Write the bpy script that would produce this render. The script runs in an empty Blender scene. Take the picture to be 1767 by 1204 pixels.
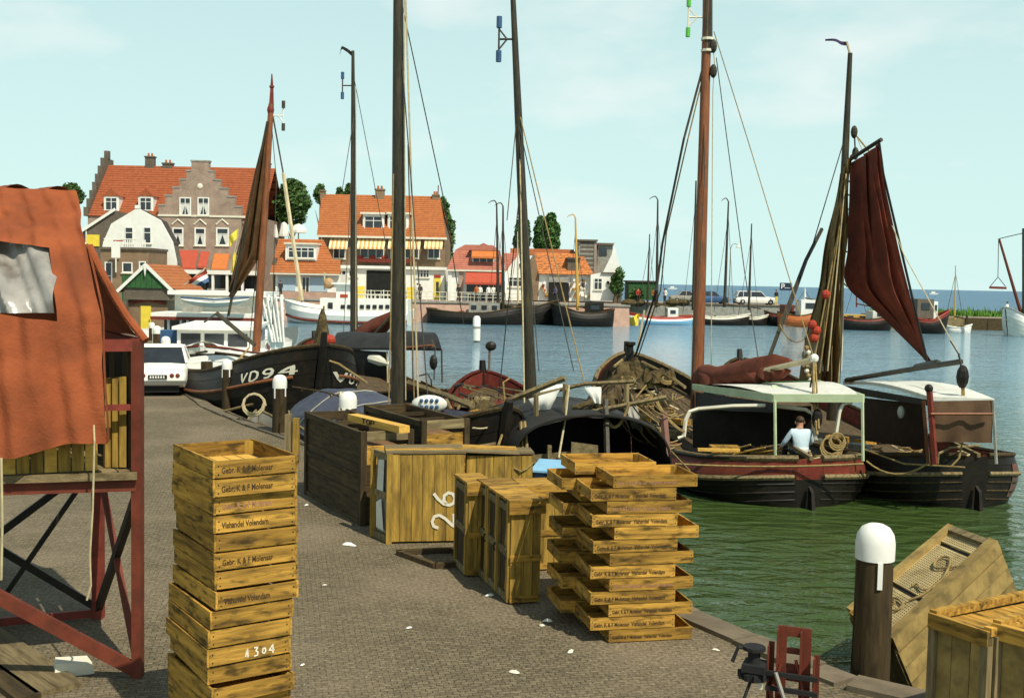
import bpy, bmesh, math, random
from mathutils import Vector, Matrix, Euler, noise as mnoise
random.seed(7)
PI = math.pi
SC = bpy.context.scene
COL = SC.collection

# ------------------------------------------------------------------ camera
FPX, CX, CY, CAMH = 1900.0, 883.5, 602.0, 3.5
pit = math.atan(117.0/1900.0); rol = math.atan(0.02)
Fv = Vector((0, math.cos(pit), -math.sin(pit)))
R0 = Vector((1, 0, 0)); U0 = Vector((0, math.sin(pit), math.cos(pit)))
Rv = R0*math.cos(rol) + U0*math.sin(rol)
Uv = U0*math.cos(rol) - R0*math.sin(rol)
CAM = Vector((0, 0, CAMH))
cam = bpy.data.cameras.new('camera'); camo = bpy.data.objects.new('camera', cam); COL.objects.link(camo)
M = Matrix((Rv, Uv, -Fv)).transposed().to_4x4(); M.translation = CAM
camo.matrix_world = M
cam.sensor_width = 36; cam.lens = 36*FPX/1767.0; cam.clip_end = 40000; cam.clip_start = 0.1
SC.camera = camo

# ------------------------------------------------------------------ sky, sun, exposure
SUN_DIR = Vector((0.50, -0.70, 1.12)).normalized()      # towards the sun: behind the camera, to the right
SUN_EL = math.asin(SUN_DIR.z); SUN_AZ = math.atan2(SUN_DIR.x, SUN_DIR.y)
w = bpy.data.worlds.new('World'); SC.world = w; w.use_nodes = True
nt = w.node_tree; nt.nodes.clear()
out = nt.nodes.new('ShaderNodeOutputWorld'); bg = nt.nodes.new('ShaderNodeBackground')
sky = nt.nodes.new('ShaderNodeTexSky'); sky.sky_type = 'NISHITA'; sky.sun_disc = False
sky.sun_elevation = SUN_EL; sky.sun_rotation = SUN_AZ
sky.altitude = 0; sky.air_density = 1.0; sky.dust_density = 0.7; sky.ozone_density = 1.0
tint = nt.nodes.new('ShaderNodeMix'); tint.data_type = 'RGBA'; tint.blend_type = 'MULTIPLY'; tint.inputs[0].default_value = 1
tint.inputs[7].default_value = (1.05, 1.12, 0.95, 1)
SKYTINT = tint
# thin summer clouds low over the water
tc = nt.nodes.new('ShaderNodeTexCoord'); mp = nt.nodes.new('ShaderNodeMapping'); mp.inputs['Scale'].default_value = (3.0, 3.0, 8.0)
nz = nt.nodes.new('ShaderNodeTexNoise'); nz.inputs['Scale'].default_value = 1.6; nz.inputs['Detail'].default_value = 5; nz.inputs['Roughness'].default_value = 0.5
cr = nt.nodes.new('ShaderNodeValToRGB'); cr.color_ramp.elements[0].position = 0.53; cr.color_ramp.elements[1].position = 0.76
cr.color_ramp.elements[0].color = (0, 0, 0, 1); cr.color_ramp.elements[1].color = (.75, .75, .75, 1)
cmix = nt.nodes.new('ShaderNodeMix'); cmix.data_type = 'RGBA'; cmix.inputs[7].default_value = (9.4, 9.9, 9.6, 1)
nt.links.new(tc.outputs['Generated'], mp.inputs[0]); nt.links.new(mp.outputs[0], nz.inputs['Vector'])
nt.links.new(nz.outputs[0], cr.inputs[0]); nt.links.new(cr.outputs[0], cmix.inputs[0])
# pale summer haze, thickest low over the water, thinned overhead to cut the fill light
sx = nt.nodes.new('ShaderNodeSeparateXYZ'); nt.links.new(tc.outputs['Generated'], sx.inputs[0])
vr = nt.nodes.new('ShaderNodeValToRGB'); vr.color_ramp.elements[0].position = 0.0; vr.color_ramp.elements[0].color = (.95,.95,.95,1)
vr.color_ramp.elements[1].position = 0.95; vr.color_ramp.elements[1].color = (.05,.05,.05,1)
e = vr.color_ramp.elements.new(.26); e.color = (.74,.74,.74,1); e = vr.color_ramp.elements.new(.5); e.color = (.25,.25,.25,1)
nt.links.new(sx.outputs[2], vr.inputs[0])
veil = nt.nodes.new('ShaderNodeMix'); veil.data_type = 'RGBA'; veil.inputs[7].default_value = (6.9, 9.5, 9.2, 1)
nt.links.new(vr.outputs[0], veil.inputs[0]); nt.links.new(tint.outputs[2], veil.inputs[6])
nt.links.new(sky.outputs[0], tint.inputs[6]); nt.links.new(veil.outputs[2], cmix.inputs[6])
nt.links.new(cmix.outputs[2], bg.inputs[0]); nt.links.new(bg.outputs[0], out.inputs[0])
bg.inputs[1].default_value = 0.10
sun = bpy.data.lights.new('sun', 'SUN'); suno = bpy.data.objects.new('sun', sun); COL.objects.link(suno)
sun.energy = 5.0; sun.angle = math.radians(0.55); sun.color = (1.0, 0.93, 0.78)
suno.rotation_euler = SUN_DIR.to_track_quat('Z', 'Y').to_euler()
SC.view_settings.view_transform = 'Standard'; SC.view_settings.look = 'None'
SC.view_settings.gamma = 1; SC.view_settings.use_curve_mapping = False; SC.view_settings.exposure = 0.0
SC.render.engine = 'CYCLES'

# ------------------------------------------------------------------ helpers
def ray(px, py): return Fv + Rv*((px-CX)/FPX) + Uv*(-(py-CY)/FPX)
def P(px, py, Y):
    d = ray(px, py); return CAM + d*(Y/d.y)
def G(px, py, z=0.0):
    d = ray(px, py); return CAM + d*((z-CAMH)/d.z)
def hz(px): return 467.0 + 0.02*px

def mat(name, col, rough=0.8, var=0.25, scale=3.0, col2=None, bump=0.0, bscale=None, grain=None, metal=0.0, spec=0.3,
        spots=None, spot_amt=0.5, spot_scale=8.0, alpha=1.0, coat=0.0, rand=0.0):
    """colour with mottled variation; grain = axis along which the wood grain runs; spots = a second stain colour"""
    m = bpy.data.materials.new(name); m.use_nodes = True; n = m.node_tree; N = n.nodes; L = n.links
    b = N['Principled BSDF']; b.inputs['Roughness'].default_value = rough; b.inputs['Metallic'].default_value = metal
    b.inputs['Specular IOR Level'].default_value = spec
    if coat: b.inputs['Coat Weight'].default_value = coat
    t = N.new('ShaderNodeTexCoord'); mpn = N.new('ShaderNodeMapping'); L.new(t.outputs['Object'], mpn.inputs[0])
    oi = N.new('ShaderNodeObjectInfo'); 
    vm = N.new('ShaderNodeVectorMath'); vm.operation = 'MULTIPLY'; vm.inputs[1].default_value = (37, 53, 71)
    cx = N.new('ShaderNodeCombineXYZ')
    for i in range(3): L.new(oi.outputs['Random'], cx.inputs[i])
    L.new(cx.outputs[0], vm.inputs[0]); L.new(vm.outputs[0], mpn.inputs['Location'])
    sc = [1, 1, 1]
    if grain is not None:
        sc = [9, 9, 9]; sc['xyz'.index(grain)] = 0.8
    mpn.inputs['Scale'].default_value = sc
    n1 = N.new('ShaderNodeTexNoise'); n1.inputs['Scale'].default_value = scale; n1.inputs['Detail'].default_value = 6; n1.inputs['Roughness'].default_value = 0.62
    L.new(mpn.outputs[0], n1.inputs['Vector'])
    c2 = col2 if col2 else [max(0, c*(1-var)) for c in col]
    c1 = col if col2 else [min(1, c*(1+var)) for c in col]
    mr = N.new('ShaderNodeMapRange'); mr.inputs[1].default_value = 0.33; mr.inputs[2].default_value = 0.67
    L.new(n1.outputs[0], mr.inputs[0])
    mx = N.new('ShaderNodeMix'); mx.data_type = 'RGBA'; mx.inputs[6].default_value = (*c2, 1); mx.inputs[7].default_value = (*c1, 1)
    L.new(mr.outputs[0], mx.inputs[0]); last = mx.outputs[2]
    if spots:
        n2 = N.new('ShaderNodeTexNoise'); n2.inputs['Scale'].default_value = spot_scale; n2.inputs['Detail'].default_value = 5
        m3 = N.new('ShaderNodeMapping'); m3.inputs['Scale'].default_value = [1 if grain is None else (.45 if 'xyz'[i_] == grain else 1.5) for i_ in range(3)]
        L.new(t.outputs['Object'], m3.inputs[0]); L.new(vm.outputs[0], m3.inputs['Location']); L.new(m3.outputs[0], n2.inputs['Vector'])
        r2 = N.new('ShaderNodeMapRange'); r2.inputs[1].default_value = 0.52; r2.inputs[2].default_value = 0.68; r2.inputs[4].default_value = spot_amt
        L.new(n2.outputs[0], r2.inputs[0])
        m2 = N.new('ShaderNodeMix'); m2.data_type = 'RGBA'; m2.inputs[7].default_value = (*spots, 1)
        L.new(r2.outputs[0], m2.inputs[0]); L.new(last, m2.inputs[6]); last = m2.outputs[2]
    if rand:
        hs = N.new('ShaderNodeHueSaturation'); r3 = N.new('ShaderNodeMapRange'); r3.inputs[3].default_value = 1-rand; r3.inputs[4].default_value = 1+rand
        L.new(oi.outputs['Random'], r3.inputs[0]); L.new(r3.outputs[0], hs.inputs['Value']); L.new(last, hs.inputs['Color']); last = hs.outputs[0]
    L.new(last, b.inputs['Base Color'])
    if bump:
        n3 = N.new('ShaderNodeTexNoise'); n3.inputs['Scale'].default_value = bscale or scale*4; n3.inputs['Detail'].default_value = 4
        L.new(mpn.outputs[0], n3.inputs['Vector'])
        bp = N.new('ShaderNodeBump'); bp.inputs['Strength'].default_value = 1.0; bp.inputs['Distance'].default_value = bump
        L.new(n3.outputs[0], bp.inputs['Height']); L.new(bp.outputs[0], b.inputs['Normal'])
    if alpha < 1: b.inputs['Alpha'].default_value = alpha
    m.diffuse_color = (*col, 1)
    return m

def wood(name, col, dark, axis, **k):
    return mat(name, col, 0.85, 0.2, 2.2, col2=dark, grain=axis, bump=0.004, spec=0.2, **k)

class MB:
    def __init__(s): s.v = []; s.f = []; s.mi = []; s.cur = 0; s.sm = False
    def add(s, vs, fs):
        o = len(s.v); s.v += [Vector(v) for v in vs]; s.f += [tuple(i+o for i in f) for f in fs]; s.mi += [s.cur]*len(fs)
        return s
    def box(s, c, d, rot=None):
        c = Vector(c); hx, hy, hz_ = d[0]/2, d[1]/2, d[2]/2
        vs = [Vector((x*hx, y*hy, z*hz_)) for x in (-1, 1) for y in (-1, 1) for z in (-1, 1)]
        if rot is not None:
            R = rot.to_matrix() if isinstance(rot, Euler) else rot
            vs = [R @ v for v in vs]
        return s.add([c+v for v in vs], [(0,1,3,2),(4,6,7,5),(0,4,5,1),(2,3,7,6),(0,2,6,4),(1,5,7,3)])
    def b2(s, x0, x1, y0, y1, z0, z1): return s.box(((x0+x1)/2, (y0+y1)/2, (z0+z1)/2), (x1-x0, y1-y0, z1-z0))
    def hexa(s, pts): # 8 corners: bottom 4 ccw, top 4 ccw
        return s.add(pts, [(3,2,1,0),(4,5,6,7),(0,1,5,4),(1,2,6,5),(2,3,7,6),(3,0,4,7)])
    def beam(s, a, b, w_, h, up=Vector((0,0,1))):
        a = Vector(a); b = Vector(b); d = (b-a).normalized()
        if abs(d.dot(up)) > .97: up = Vector((0,1,0))
        x = d.cross(up).normalized(); y = x.cross(d).normalized()
        vs = []
        for p in (a, b):
            for sx, sy in ((-1,-1),(1,-1),(1,1),(-1,1)): vs.append(p + x*sx*w_/2 + y*sy*h/2)
        return s.add(vs, [(0,1,2,3),(7,6,5,4),(0,4,5,1),(1,5,6,2),(2,6,7,3),(3,7,4,0)])
    def tube(s, pts, r, n=8, caps=True):
        pts = [Vector(p) for p in pts]; k = len(pts)
        if not hasattr(r, '__len__'): r = [r]*k
        o = len(s.v); ref = None
        for i, p in enumerate(pts):
            d = (pts[min(i+1, k-1)] - pts[max(i-1, 0)]).normalized()
            u = ref if ref is not None else (Vector((0,0,1)) if abs(d.z) < .9 else Vector((1,0,0)))
            x = d.cross(u); x = x.normalized() if x.length > 1e-6 else Vector((1,0,0)); y = x.cross(d).normalized(); ref = y
            for j in range(n):
                a = 2*PI*j/n; s.v.append(p + x*math.cos(a)*r[i] + y*math.sin(a)*r[i])
        for i in range(k-1):
            for j in range(n):
                s.f.append((o+i*n+j, o+i*n+(j+1)%n, o+(i+1)*n+(j+1)%n, o+(i+1)*n+j)); s.mi.append(s.cur)
        if caps:
            s.f.append(tuple(o+j for j in range(n))[::-1]); s.mi.append(s.cur)
            s.f.append(tuple(o+(k-1)*n+j for j in range(n))); s.mi.append(s.cur)
        return s
    def ball(s, c, r, n=8, m=5):
        c = Vector(c); r = r if hasattr(r, '__len__') else (r, r, r); vs = [c+Vector((0,0,r[2]))]; fs = []
        for i in range(1, m):
            a = PI*i/m
            for j in range(n):
                b = 2*PI*j/n; vs.append(c + Vector((r[0]*math.sin(a)*math.cos(b), r[1]*math.sin(a)*math.sin(b), r[2]*math.cos(a))))
        vs.append(c-Vector((0,0,r[2])))
        for j in range(n): fs.append((0, 1+j, 1+(j+1)%n))
        for i in range(m-2):
            for j in range(n): fs.append((1+i*n+j, 1+(i+1)*n+j, 1+(i+1)*n+(j+1)%n, 1+i*n+(j+1)%n))
        e = len(vs)-1
        for j in range(n): fs.append((e, 1+(m-2)*n+(j+1)%n, 1+(m-2)*n+j))
        return s.add(vs, fs)
    def lathe(s, prof, c=(0,0,0), n=16):
        c = Vector(c); vs = []; fs = []
        for r, z in prof:
            for j in range(n):
                a = 2*PI*j/n; vs.append(c+Vector((r*math.cos(a), r*math.sin(a), z)))
        for i in range(len(prof)-1):
            for j in range(n): fs.append((i*n+j, i*n+(j+1)%n, (i+1)*n+(j+1)%n, (i+1)*n+j))
        fs.append(tuple(range(n))[::-1]); fs.append(tuple((len(prof)-1)*n+j for j in range(n)))
        return s.add(vs, fs)
    def grid(s, fn, nu, nv):
        vs = [fn(i/nu, j/nv) for i in range(nu+1) for j in range(nv+1)]
        fs = [(i*(nv+1)+j, (i+1)*(nv+1)+j, (i+1)*(nv+1)+j+1, i*(nv+1)+j+1) for i in range(nu) for j in range(nv)]
        return s.add(vs, fs)
    def prism(s, poly, y0, y1):       # poly of (x,z), extruded along y
        n = len(poly); vs = [(x, y0, z) for x, z in poly] + [(x, y1, z) for x, z in poly]
        return s.add(vs, [tuple(range(n)), tuple(range(2*n-1, n-1, -1))] + [(i, n+i, n+(i+1)%n, (i+1)%n) for i in range(n)])
    def slab(s, poly, z0, z1):        # poly of (x,y), extruded along z
        n = len(poly); vs = [(x, y, z0) for x, y in poly] + [(x, y, z1) for x, y in poly]
        return s.add(vs, [tuple(range(n-1, -1, -1)), tuple(range(n, 2*n))] + [(i, (i+1)%n, n+(i+1)%n, n+i) for i in range(n)])
    def jit(s, amp, fr, seed=0):
        o = Vector((seed*3.1, seed*1.7, seed))
        s.v = [v + amp*mnoise.noise_vector(v*fr+o) + amp*.45*mnoise.noise_vector(v*fr*2.7+o) for v in s.v]; return s
    def mesh(s, name, ms, inv=None, smooth=False):
        me = bpy.data.meshes.new(name); vv = [inv @ v for v in s.v] if inv else s.v
        me.from_pydata([tuple(v) for v in vv], [], s.f)
        for m in (ms if isinstance(ms, (list, tuple)) else [ms]): me.materials.append(m)
        me.polygons.foreach_set('material_index', s.mi)
        if smooth: me.polygons.foreach_set('use_smooth', [True]*len(s.f))
        bm = bmesh.new(); bm.from_mesh(me); bmesh.ops.recalc_face_normals(bm, faces=bm.faces); bm.to_mesh(me); bm.free()
        if smooth:
            try: me.set_sharp_from_angle(angle=math.radians(40))
            except Exception: pass
        me.update(); return me
    def build(s, name, ms, parent=None, world=False, smooth=False, label=None):
        smooth = smooth or getattr(s, 'sm', False)
        inv = None
        if world and parent is not None:
            top = parent
            inv = wm(parent).inverted()
        me = s.mesh(name, ms, inv, smooth)
        return obj(name, me, parent, label)
def wm(o):
    m = o.matrix_basis.copy(); p = o.parent
    while p: m = p.matrix_basis @ m; p = p.parent
    return m
def obj(name, me, parent=None, label=None):
    o = bpy.data.objects.new(name, me); COL.objects.link(o)
    if parent is not None: o.parent = parent
    if label: o['label'] = label
    return o
def tag(o, label, cat, group=None):
    o['label'] = label; o['category'] = cat
    if group: o['group'] = group
    return o
def thing(name, label, cat, loc=(0,0,0), rz=0.0, group=None):
    o = bpy.data.objects.new(name, None); COL.objects.link(o); o.location = loc; o.rotation_euler = (0, 0, rz)
    o.empty_display_size = .2
    return tag(o, label, cat, group)
def struct(o): o['kind'] = 'structure'; return o
def stuff(o): o['kind'] = 'stuff'; return o
def copy_tree(o, parent=None):
    c = o.copy(); COL.objects.link(c)
    if parent: c.parent = parent
    for ch in KIDS.get(o.name, [x for x in bpy.data.objects if x.parent == o]): copy_tree(ch, c)
    return c
KIDS = {}
def lerp(a, b, t): return a+(b-a)*t
def curve(cp, t):
    for i in range(len(cp)-1):
        if t <= cp[i+1][0]:
            p0 = cp[max(i-1, 0)]; p1 = cp[i]; p2 = cp[i+1]; p3 = cp[min(i+2, len(cp)-1)]
            u = (t-p1[0])/(p2[0]-p1[0]); h = p2[0]-p1[0]
            m1 = (p2[1]-p0[1])/max(1e-6, p2[0]-p0[0])*h; m2 = (p3[1]-p1[1])/max(1e-6, p3[0]-p1[0])*h
            return (2*u**3-3*u**2+1)*p1[1] + (u**3-2*u**2+u)*m1 + (-2*u**3+3*u**2)*p2[1] + (u**3-u**2)*m2
    return cp[-1][1]
def sag(a, b, s, n=8):
    a = Vector(a); b = Vector(b)
    return [a.lerp(b, i/n) - Vector((0, 0, s*4*(i/n)*(1-i/n))) for i in range(n+1)]

# stroke lettering
GLY = {
 'V': [[(0,1),(.3,0),(.6,1)]], 'D': [[(0,0),(0,1),(.3,1),(.55,.8),(.6,.5),(.55,.2),(.3,0),(0,0)]],
 '9': [[(.1,.05),(.35,.05),(.55,.35),(.58,.7),(.45,.95),(.2,.97),(.05,.8),(.05,.6),(.2,.45),(.45,.45),(.56,.6)]],
 '4': [[(.45,0),(.45,1),(0,.35),(.62,.35)]],
 '2': [[(.02,.72),(.1,.93),(.3,1),(.52,.9),(.57,.68),(.42,.42),(.05,.02),(.62,.04)]],
 '6': [[(.55,.95),(.3,.75),(.1,.5),(.04,.25),(.12,.06),(.32,0),(.52,.1),(.57,.3),(.45,.48),(.25,.5),(.08,.36)]],
 'T': [[(0,1),(.6,1)],[(.3,1),(.3,0)]], 'O': [[(.3,0),(.08,.15),(0,.5),(.08,.85),(.3,1),(.52,.85),(.6,.5),(.52,.15),(.3,0)]],
 'P': [[(0,0),(0,1),(.4,1),(.58,.85),(.58,.62),(.4,.47),(0,.47)]],
 '1': [[(-.05,.1),(.2,1),(.25,0)]], '3': [[(.05,.95),(.5,.95),(.25,.6),(.5,.4),(.45,.08),(.05,.02)]],
 '0': [[(.3,.1),(.1,.3),(.2,.7),(.45,.7),(.5,.35),(.3,.1)]], 'L': [[(.35,1),(.05,.15),(.35,.0),(.55,.12)]],
 '7': [[(0,1),(.6,1),(.2,0)]], 'I': [[(.1,0),(.1,1)]],
}
def strokes(text, fn, mb, th=.13, adv=.9, sub=4):
    """fn(u,v)->point, u,v in letter-height units"""
    x = 0
    for ch in text:
        for pl in GLY.get(ch, []):
            pts = []
            for a, b in zip(pl, pl[1:]):
                for i in range(sub): pts.append((lerp(a[0], b[0], i/sub), lerp(a[1], b[1], i/sub)))
            pts.append(pl[-1]); L = []; n = len(pts)
            for i, (px, py) in enumerate(pts):
                a = pts[max(0, i-1)]; b = pts[min(n-1, i+1)]; dx, dy = b[0]-a[0], b[1]-a[1]; l = math.hypot(dx, dy) or 1
                L.append((fn(x+px-dy/l*th/2, py+dx/l*th/2), fn(x+px+dy/l*th/2, py-dx/l*th/2)))
            vs = [q for p in L for q in p]
            mb.add(vs, [(2*i, 2*i+1, 2*i+3, 2*i+2) for i in range(n-1)])
        x += adv
    return mb
_tx = {}
def textmesh(s, size, m, bold=False):
    k = (s, size, m.name)
    if k in _tx: return _tx[k]
    c = bpy.data.curves.new('lettering', 'FONT'); c.body = s; c.size = size; c.extrude = 0.0006; c.align_x = 'LEFT'; c.resolution_u = 2
    if bold: c.offset = size*.02
    o = bpy.data.objects.new('lettering_tmp', c); COL.objects.link(o)
    dg = bpy.context.evaluated_depsgraph_get(); me = bpy.data.meshes.new_from_object(o.evaluated_get(dg))
    bpy.data.objects.remove(o); me.materials.clear(); me.materials.append(m)
    me.transform(Matrix.Rotation(PI/2, 4, 'X')); me.name = 'lettering'
    _tx[k] = me; return me
# ------------------------------------------------------------------ materials
m_white = mat('white_paint', (.78,.77,.70), .55, .06, 2.0, spots=(.55,.52,.42), spot_amt=.25)
m_cream = mat('cream_paint', (.70,.66,.52), .6, .08, 2)
m_black = mat('black_tar', (.011,.009,.006), .55, .4, 3, spots=(.035,.022,.012), spot_amt=.45, spot_scale=4, bump=.004)
m_blackg = mat('black_tarpaulin', (.02,.019,.017), .65, .3, 2, bump=.01, bscale=3)
m_redrust = mat('red_lead_paint', (.135,.029,.014), .65, .25, 5, spots=(.08,.025,.012), spot_amt=.6, bump=.002)
m_dkred = mat('dark_red_paint', (.17,.03,.018), .6, .3, 5, spots=(.05,.015,.01), spot_amt=.5)
m_tarp = mat('rust_canvas', (.26,.066,.022), .95, .22, 2.5, spots=(.12,.036,.015), spot_amt=.6, spot_scale=2.2, bump=.006, bscale=40)
m_sail = mat('tanned_sail', (.13,.035,.018), .9, .3, 2.0, spots=(.05,.02,.012), spot_amt=.6, spot_scale=1.6, bump=.01, bscale=8)
m_sailb = mat('brown_sail', (.11,.055,.02), .9, .3, 2.0, spots=(.05,.03,.012), spot_amt=.6, spot_scale=1.6, bump=.01, bscale=8)
m_net = mat('fishing_net', (.12,.085,.032), .95, .5, 6, col2=(.03,.022,.010), bump=.03, bscale=14)
m_rope = mat('hemp_rope', (.27,.19,.075), .9, .3, 12)
m_ropel = mat('pale_rope', (.45,.38,.22), .9, .2, 12)
m_wire = mat('dark_rigging', (.06,.055,.045), .8, .3, 6)
m_mastd = mat('dark_mast', (.035,.03,.018), .45, .5, 4, grain='z', bump=.004, spots=(.09,.07,.03), spot_amt=.5, spot_scale=3)
m_mastr = mat('varnished_mast', (.22,.078,.03), .5, .3, 3, grain='z', bump=.003, spots=(.10,.04,.02), spot_amt=.6, spot_scale=2.5)
m_masto = mat('ochre_mast', (.55,.33,.07), .5, .2, 3, grain='z')
m_mastp = mat('pale_pole', (.50,.42,.26), .6, .2, 3)
CRY = ((.54,.30,.052), (.17,.095,.020))
WX = wood('crate_wood_x', *CRY, 'x', spots=(.045,.032,.010), spot_amt=.85, spot_scale=13, rand=.28)
WY = wood('crate_wood_y', *CRY, 'y', spots=(.045,.032,.010), spot_amt=.85, spot_scale=13, rand=.28)
WZ = wood('crate_wood_z', (.43,.27,.05), (.17,.105,.024), 'z', spots=(.11,.07,.02), spot_amt=.6, spot_scale=6, rand=.2)
WI = wood('fresh_wood_x', (.72,.44,.09), (.50,.28,.06), 'x', rand=.1)
GXw = wood('grey_wood_x', (.26,.20,.10), (.12,.09,.045), 'x', spots=(.07,.05,.025), spot_amt=.6, rand=.2)
GZw = wood('grey_wood_z', (.26,.20,.10), (.12,.09,.045), 'z', spots=(.07,.05,.025), spot_amt=.6, rand=.2)
DXw = wood('dark_wood_x', (.088,.060,.026), (.034,.025,.012), 'x', spots=(.02,.013,.008), spot_amt=.6, rand=.2)
DYw = wood('dark_wood_y', (.088,.060,.026), (.034,.025,.012), 'y', spots=(.02,.013,.008), spot_amt=.6, rand=.2)
DZw = wood('dark_wood_z', (.082,.055,.024), (.032,.023,.011), 'z', spots=(.02,.013,.008), spot_amt=.6, rand=.2)
DKX = wood('deck_wood', (.12,.085,.045), (.05,.036,.02), 'x')
m_ink = mat('black_stencil_ink', (.06,.035,.015), .9, .4, 30)
m_inkr = mat('faded_red_ink', (.33,.17,.10), .9, .3, 30)
m_chalk = mat('white_chalk', (.75,.70,.55), .95, .12, 20)
m_bluecover = mat('slate_blue_cover', (.048,.052,.078), .5, .25, 1.6, spots=(.10,.095,.12), spot_amt=.5, bump=.008, bscale=4)
m_lblue = mat('light_blue_paint', (.22,.44,.62), .5, .1, 4)
m_blue = mat('blue_paint', (.035,.09,.19), .5, .2, 4)
m_greenw = mat('pale_green_paint', (.50,.58,.36), .5, .12, 3)
m_offw = mat('dusty_white_canopy', (.66,.66,.58), .6, .1, 2, spots=(.42,.40,.34), spot_amt=.5)
m_grey = mat('weathered_grey', (.28,.27,.23), .8, .25, 3)
m_glass = mat('window_glass', (.025,.03,.035), .12, .3, 2, spec=.6)
m_curt = mat('lace_curtain', (.62,.61,.55), .9, .1, 6)
m_rubber = mat('black_rubber', (.015,.015,.015), .8, .2, 5)
m_chrome = mat('chrome', (.55,.55,.55), .2, .05, 3, metal=1)
m_red = mat('bright_red_paint', (.34,.04,.018), .5, .15, 3)
m_orange = mat('orange_paint', (.42,.12,.03), .6, .12, 3)
m_yellow = mat('yellow_cloth', (.75,.58,.06), .8, .1, 3)
m_skin = mat('skin', (.40,.20,.12), .6, .1, 8)
m_hair = mat('dark_hair', (.05,.03,.015), .7, .3, 20)
m_shirt = mat('pale_blue_shirt', (.50,.62,.68), .85, .1, 4, bump=.01, bscale=10)
m_trou = mat('dark_trousers', (.03,.028,.03), .9, .2, 4)
m_plast = mat('clear_plastic_sheet', (.30,.28,.25), .28, .3, 2.5, spots=(.07,.05,.035), spot_amt=.85, spot_scale=2.6, bump=.02, bscale=3, spec=.6)
m_perf = mat('perforated_board', (.46,.36,.17), .85, .2, 3, spots=(.20,.14,.06), spot_amt=.5, spot_scale=5)
m_oldbox = mat('old_box_boards', (.27,.185,.06), .9, .35, 3.5, spots=(.10,.075,.03), spot_amt=.6, spot_scale=6, bump=.004, rand=.15)
m_green = mat('dark_green_boards', (.03,.10,.03), .7, .2, 4)
m_striped = mat('awning_cream', (.80,.70,.42), .8, .06, 3)
m_striped2 = mat('awning_orange', (.72,.33,.10), .8, .06, 3)
m_awred = mat('red_awning', (.42,.075,.04), .8, .1, 3)
m_aworg = mat('orange_awning', (.52,.16,.04), .8, .1, 3)

def brickmat(name, c1, c2, mortar, sx=4.5, sy=4.5, strength=.4):
    m = bpy.data.materials.new(name); m.use_nodes = True; N = m.node_tree.nodes; L = m.node_tree.links
    b = N['Principled BSDF']; b.inputs['Roughness'].default_value = .85; b.inputs['Specular IOR Level'].default_value = .2
    t = N.new('ShaderNodeTexCoord'); g = N.new('ShaderNodeNewGeometry')
    sp = N.new('ShaderNodeSeparateXYZ'); L.new(t.outputs['Object'], sp.inputs[0])
    ad = N.new('ShaderNodeMath'); ad.operation = 'ADD'; L.new(sp.outputs[0], ad.inputs[0]); L.new(sp.outputs[1], ad.inputs[1])
    cb = N.new('ShaderNodeCombineXYZ'); L.new(ad.outputs[0], cb.inputs[0]); L.new(sp.outputs[2], cb.inputs[1])
    br = N.new('ShaderNodeTexBrick'); L.new(cb.outputs[0], br.inputs['Vector']); br.inputs['Scale'].default_value = sx
    br.inputs['Color1'].default_value = (*c1, 1); br.inputs['Color2'].default_value = (*c2, 1); br.inputs['Mortar'].default_value = (*mortar, 1)
    br.inputs['Mortar Size'].default_value = .03
    n1 = N.new('ShaderNodeTexNoise'); n1.inputs['Scale'].default_value = 1.3; n1.inputs['Detail'].default_value = 5; L.new(t.outputs['Object'], n1.inputs['Vector'])
    mx = N.new('ShaderNodeMix'); mx.data_type = 'RGBA'; mx.blend_type = 'OVERLAY'; mx.inputs[0].default_value = strength
    L.new(br.outputs['Color'], mx.inputs[6]); L.new(n1.outputs[0], mx.inputs[7]); L.new(mx.outputs[2], b.inputs['Base Color'])
    return m
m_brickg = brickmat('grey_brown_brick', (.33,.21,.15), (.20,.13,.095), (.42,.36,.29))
m_brickb = brickmat('brown_brick', (.24,.15,.08), (.17,.10,.055), (.28,.22,.15))
m_brickp = brickmat('pink_brick', (.45,.27,.20), (.36,.20,.15), (.45,.36,.28))
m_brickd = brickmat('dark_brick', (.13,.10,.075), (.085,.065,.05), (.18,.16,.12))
m_rooforg = mat('orange_roof_tiles', (.39,.13,.042), .85, .2, 3.0, spots=(.32,.09,.03), spot_amt=.5, spot_scale=1.5, bump=.03, bscale=9)
m_roofred = mat('red_roof_tiles', (.31,.085,.032), .85, .2, 3.0, spots=(.26,.06,.025), spot_amt=.5, spot_scale=1.2, bump=.03, bscale=9)
m_roofpink = mat('pinkish_roof_tiles', (.42,.15,.10), .85, .18, 3.0, spots=(.30,.10,.07), spot_amt=.5, spot_scale=1.2, bump=.03, bscale=9)
m_roofdark = mat('mottled_roof_tiles', (.55,.20,.06), .85, .25, 3.0, spots=(.10,.06,.05), spot_amt=.9, spot_scale=3.4, bump=.03, bscale=9)
m_roofdk = mat('dark_roof', (.06,.05,.04), .85, .25, 3.0, bump=.03, bscale=9)
m_leaf = mat('leaves', (.10,.18,.045), .7, .45, 1.6, col2=(.025,.06,.016), spec=.25)
m_leaf2 = mat('poplar_leaves', (.09,.19,.04), .7, .45, 1.6, col2=(.025,.07,.018), spec=.25)
m_bark = mat('bark', (.10,.08,.055), .9, .3, 6)
m_grass = mat('grass', (.10,.22,.03), .9, .3, 2)

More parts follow.
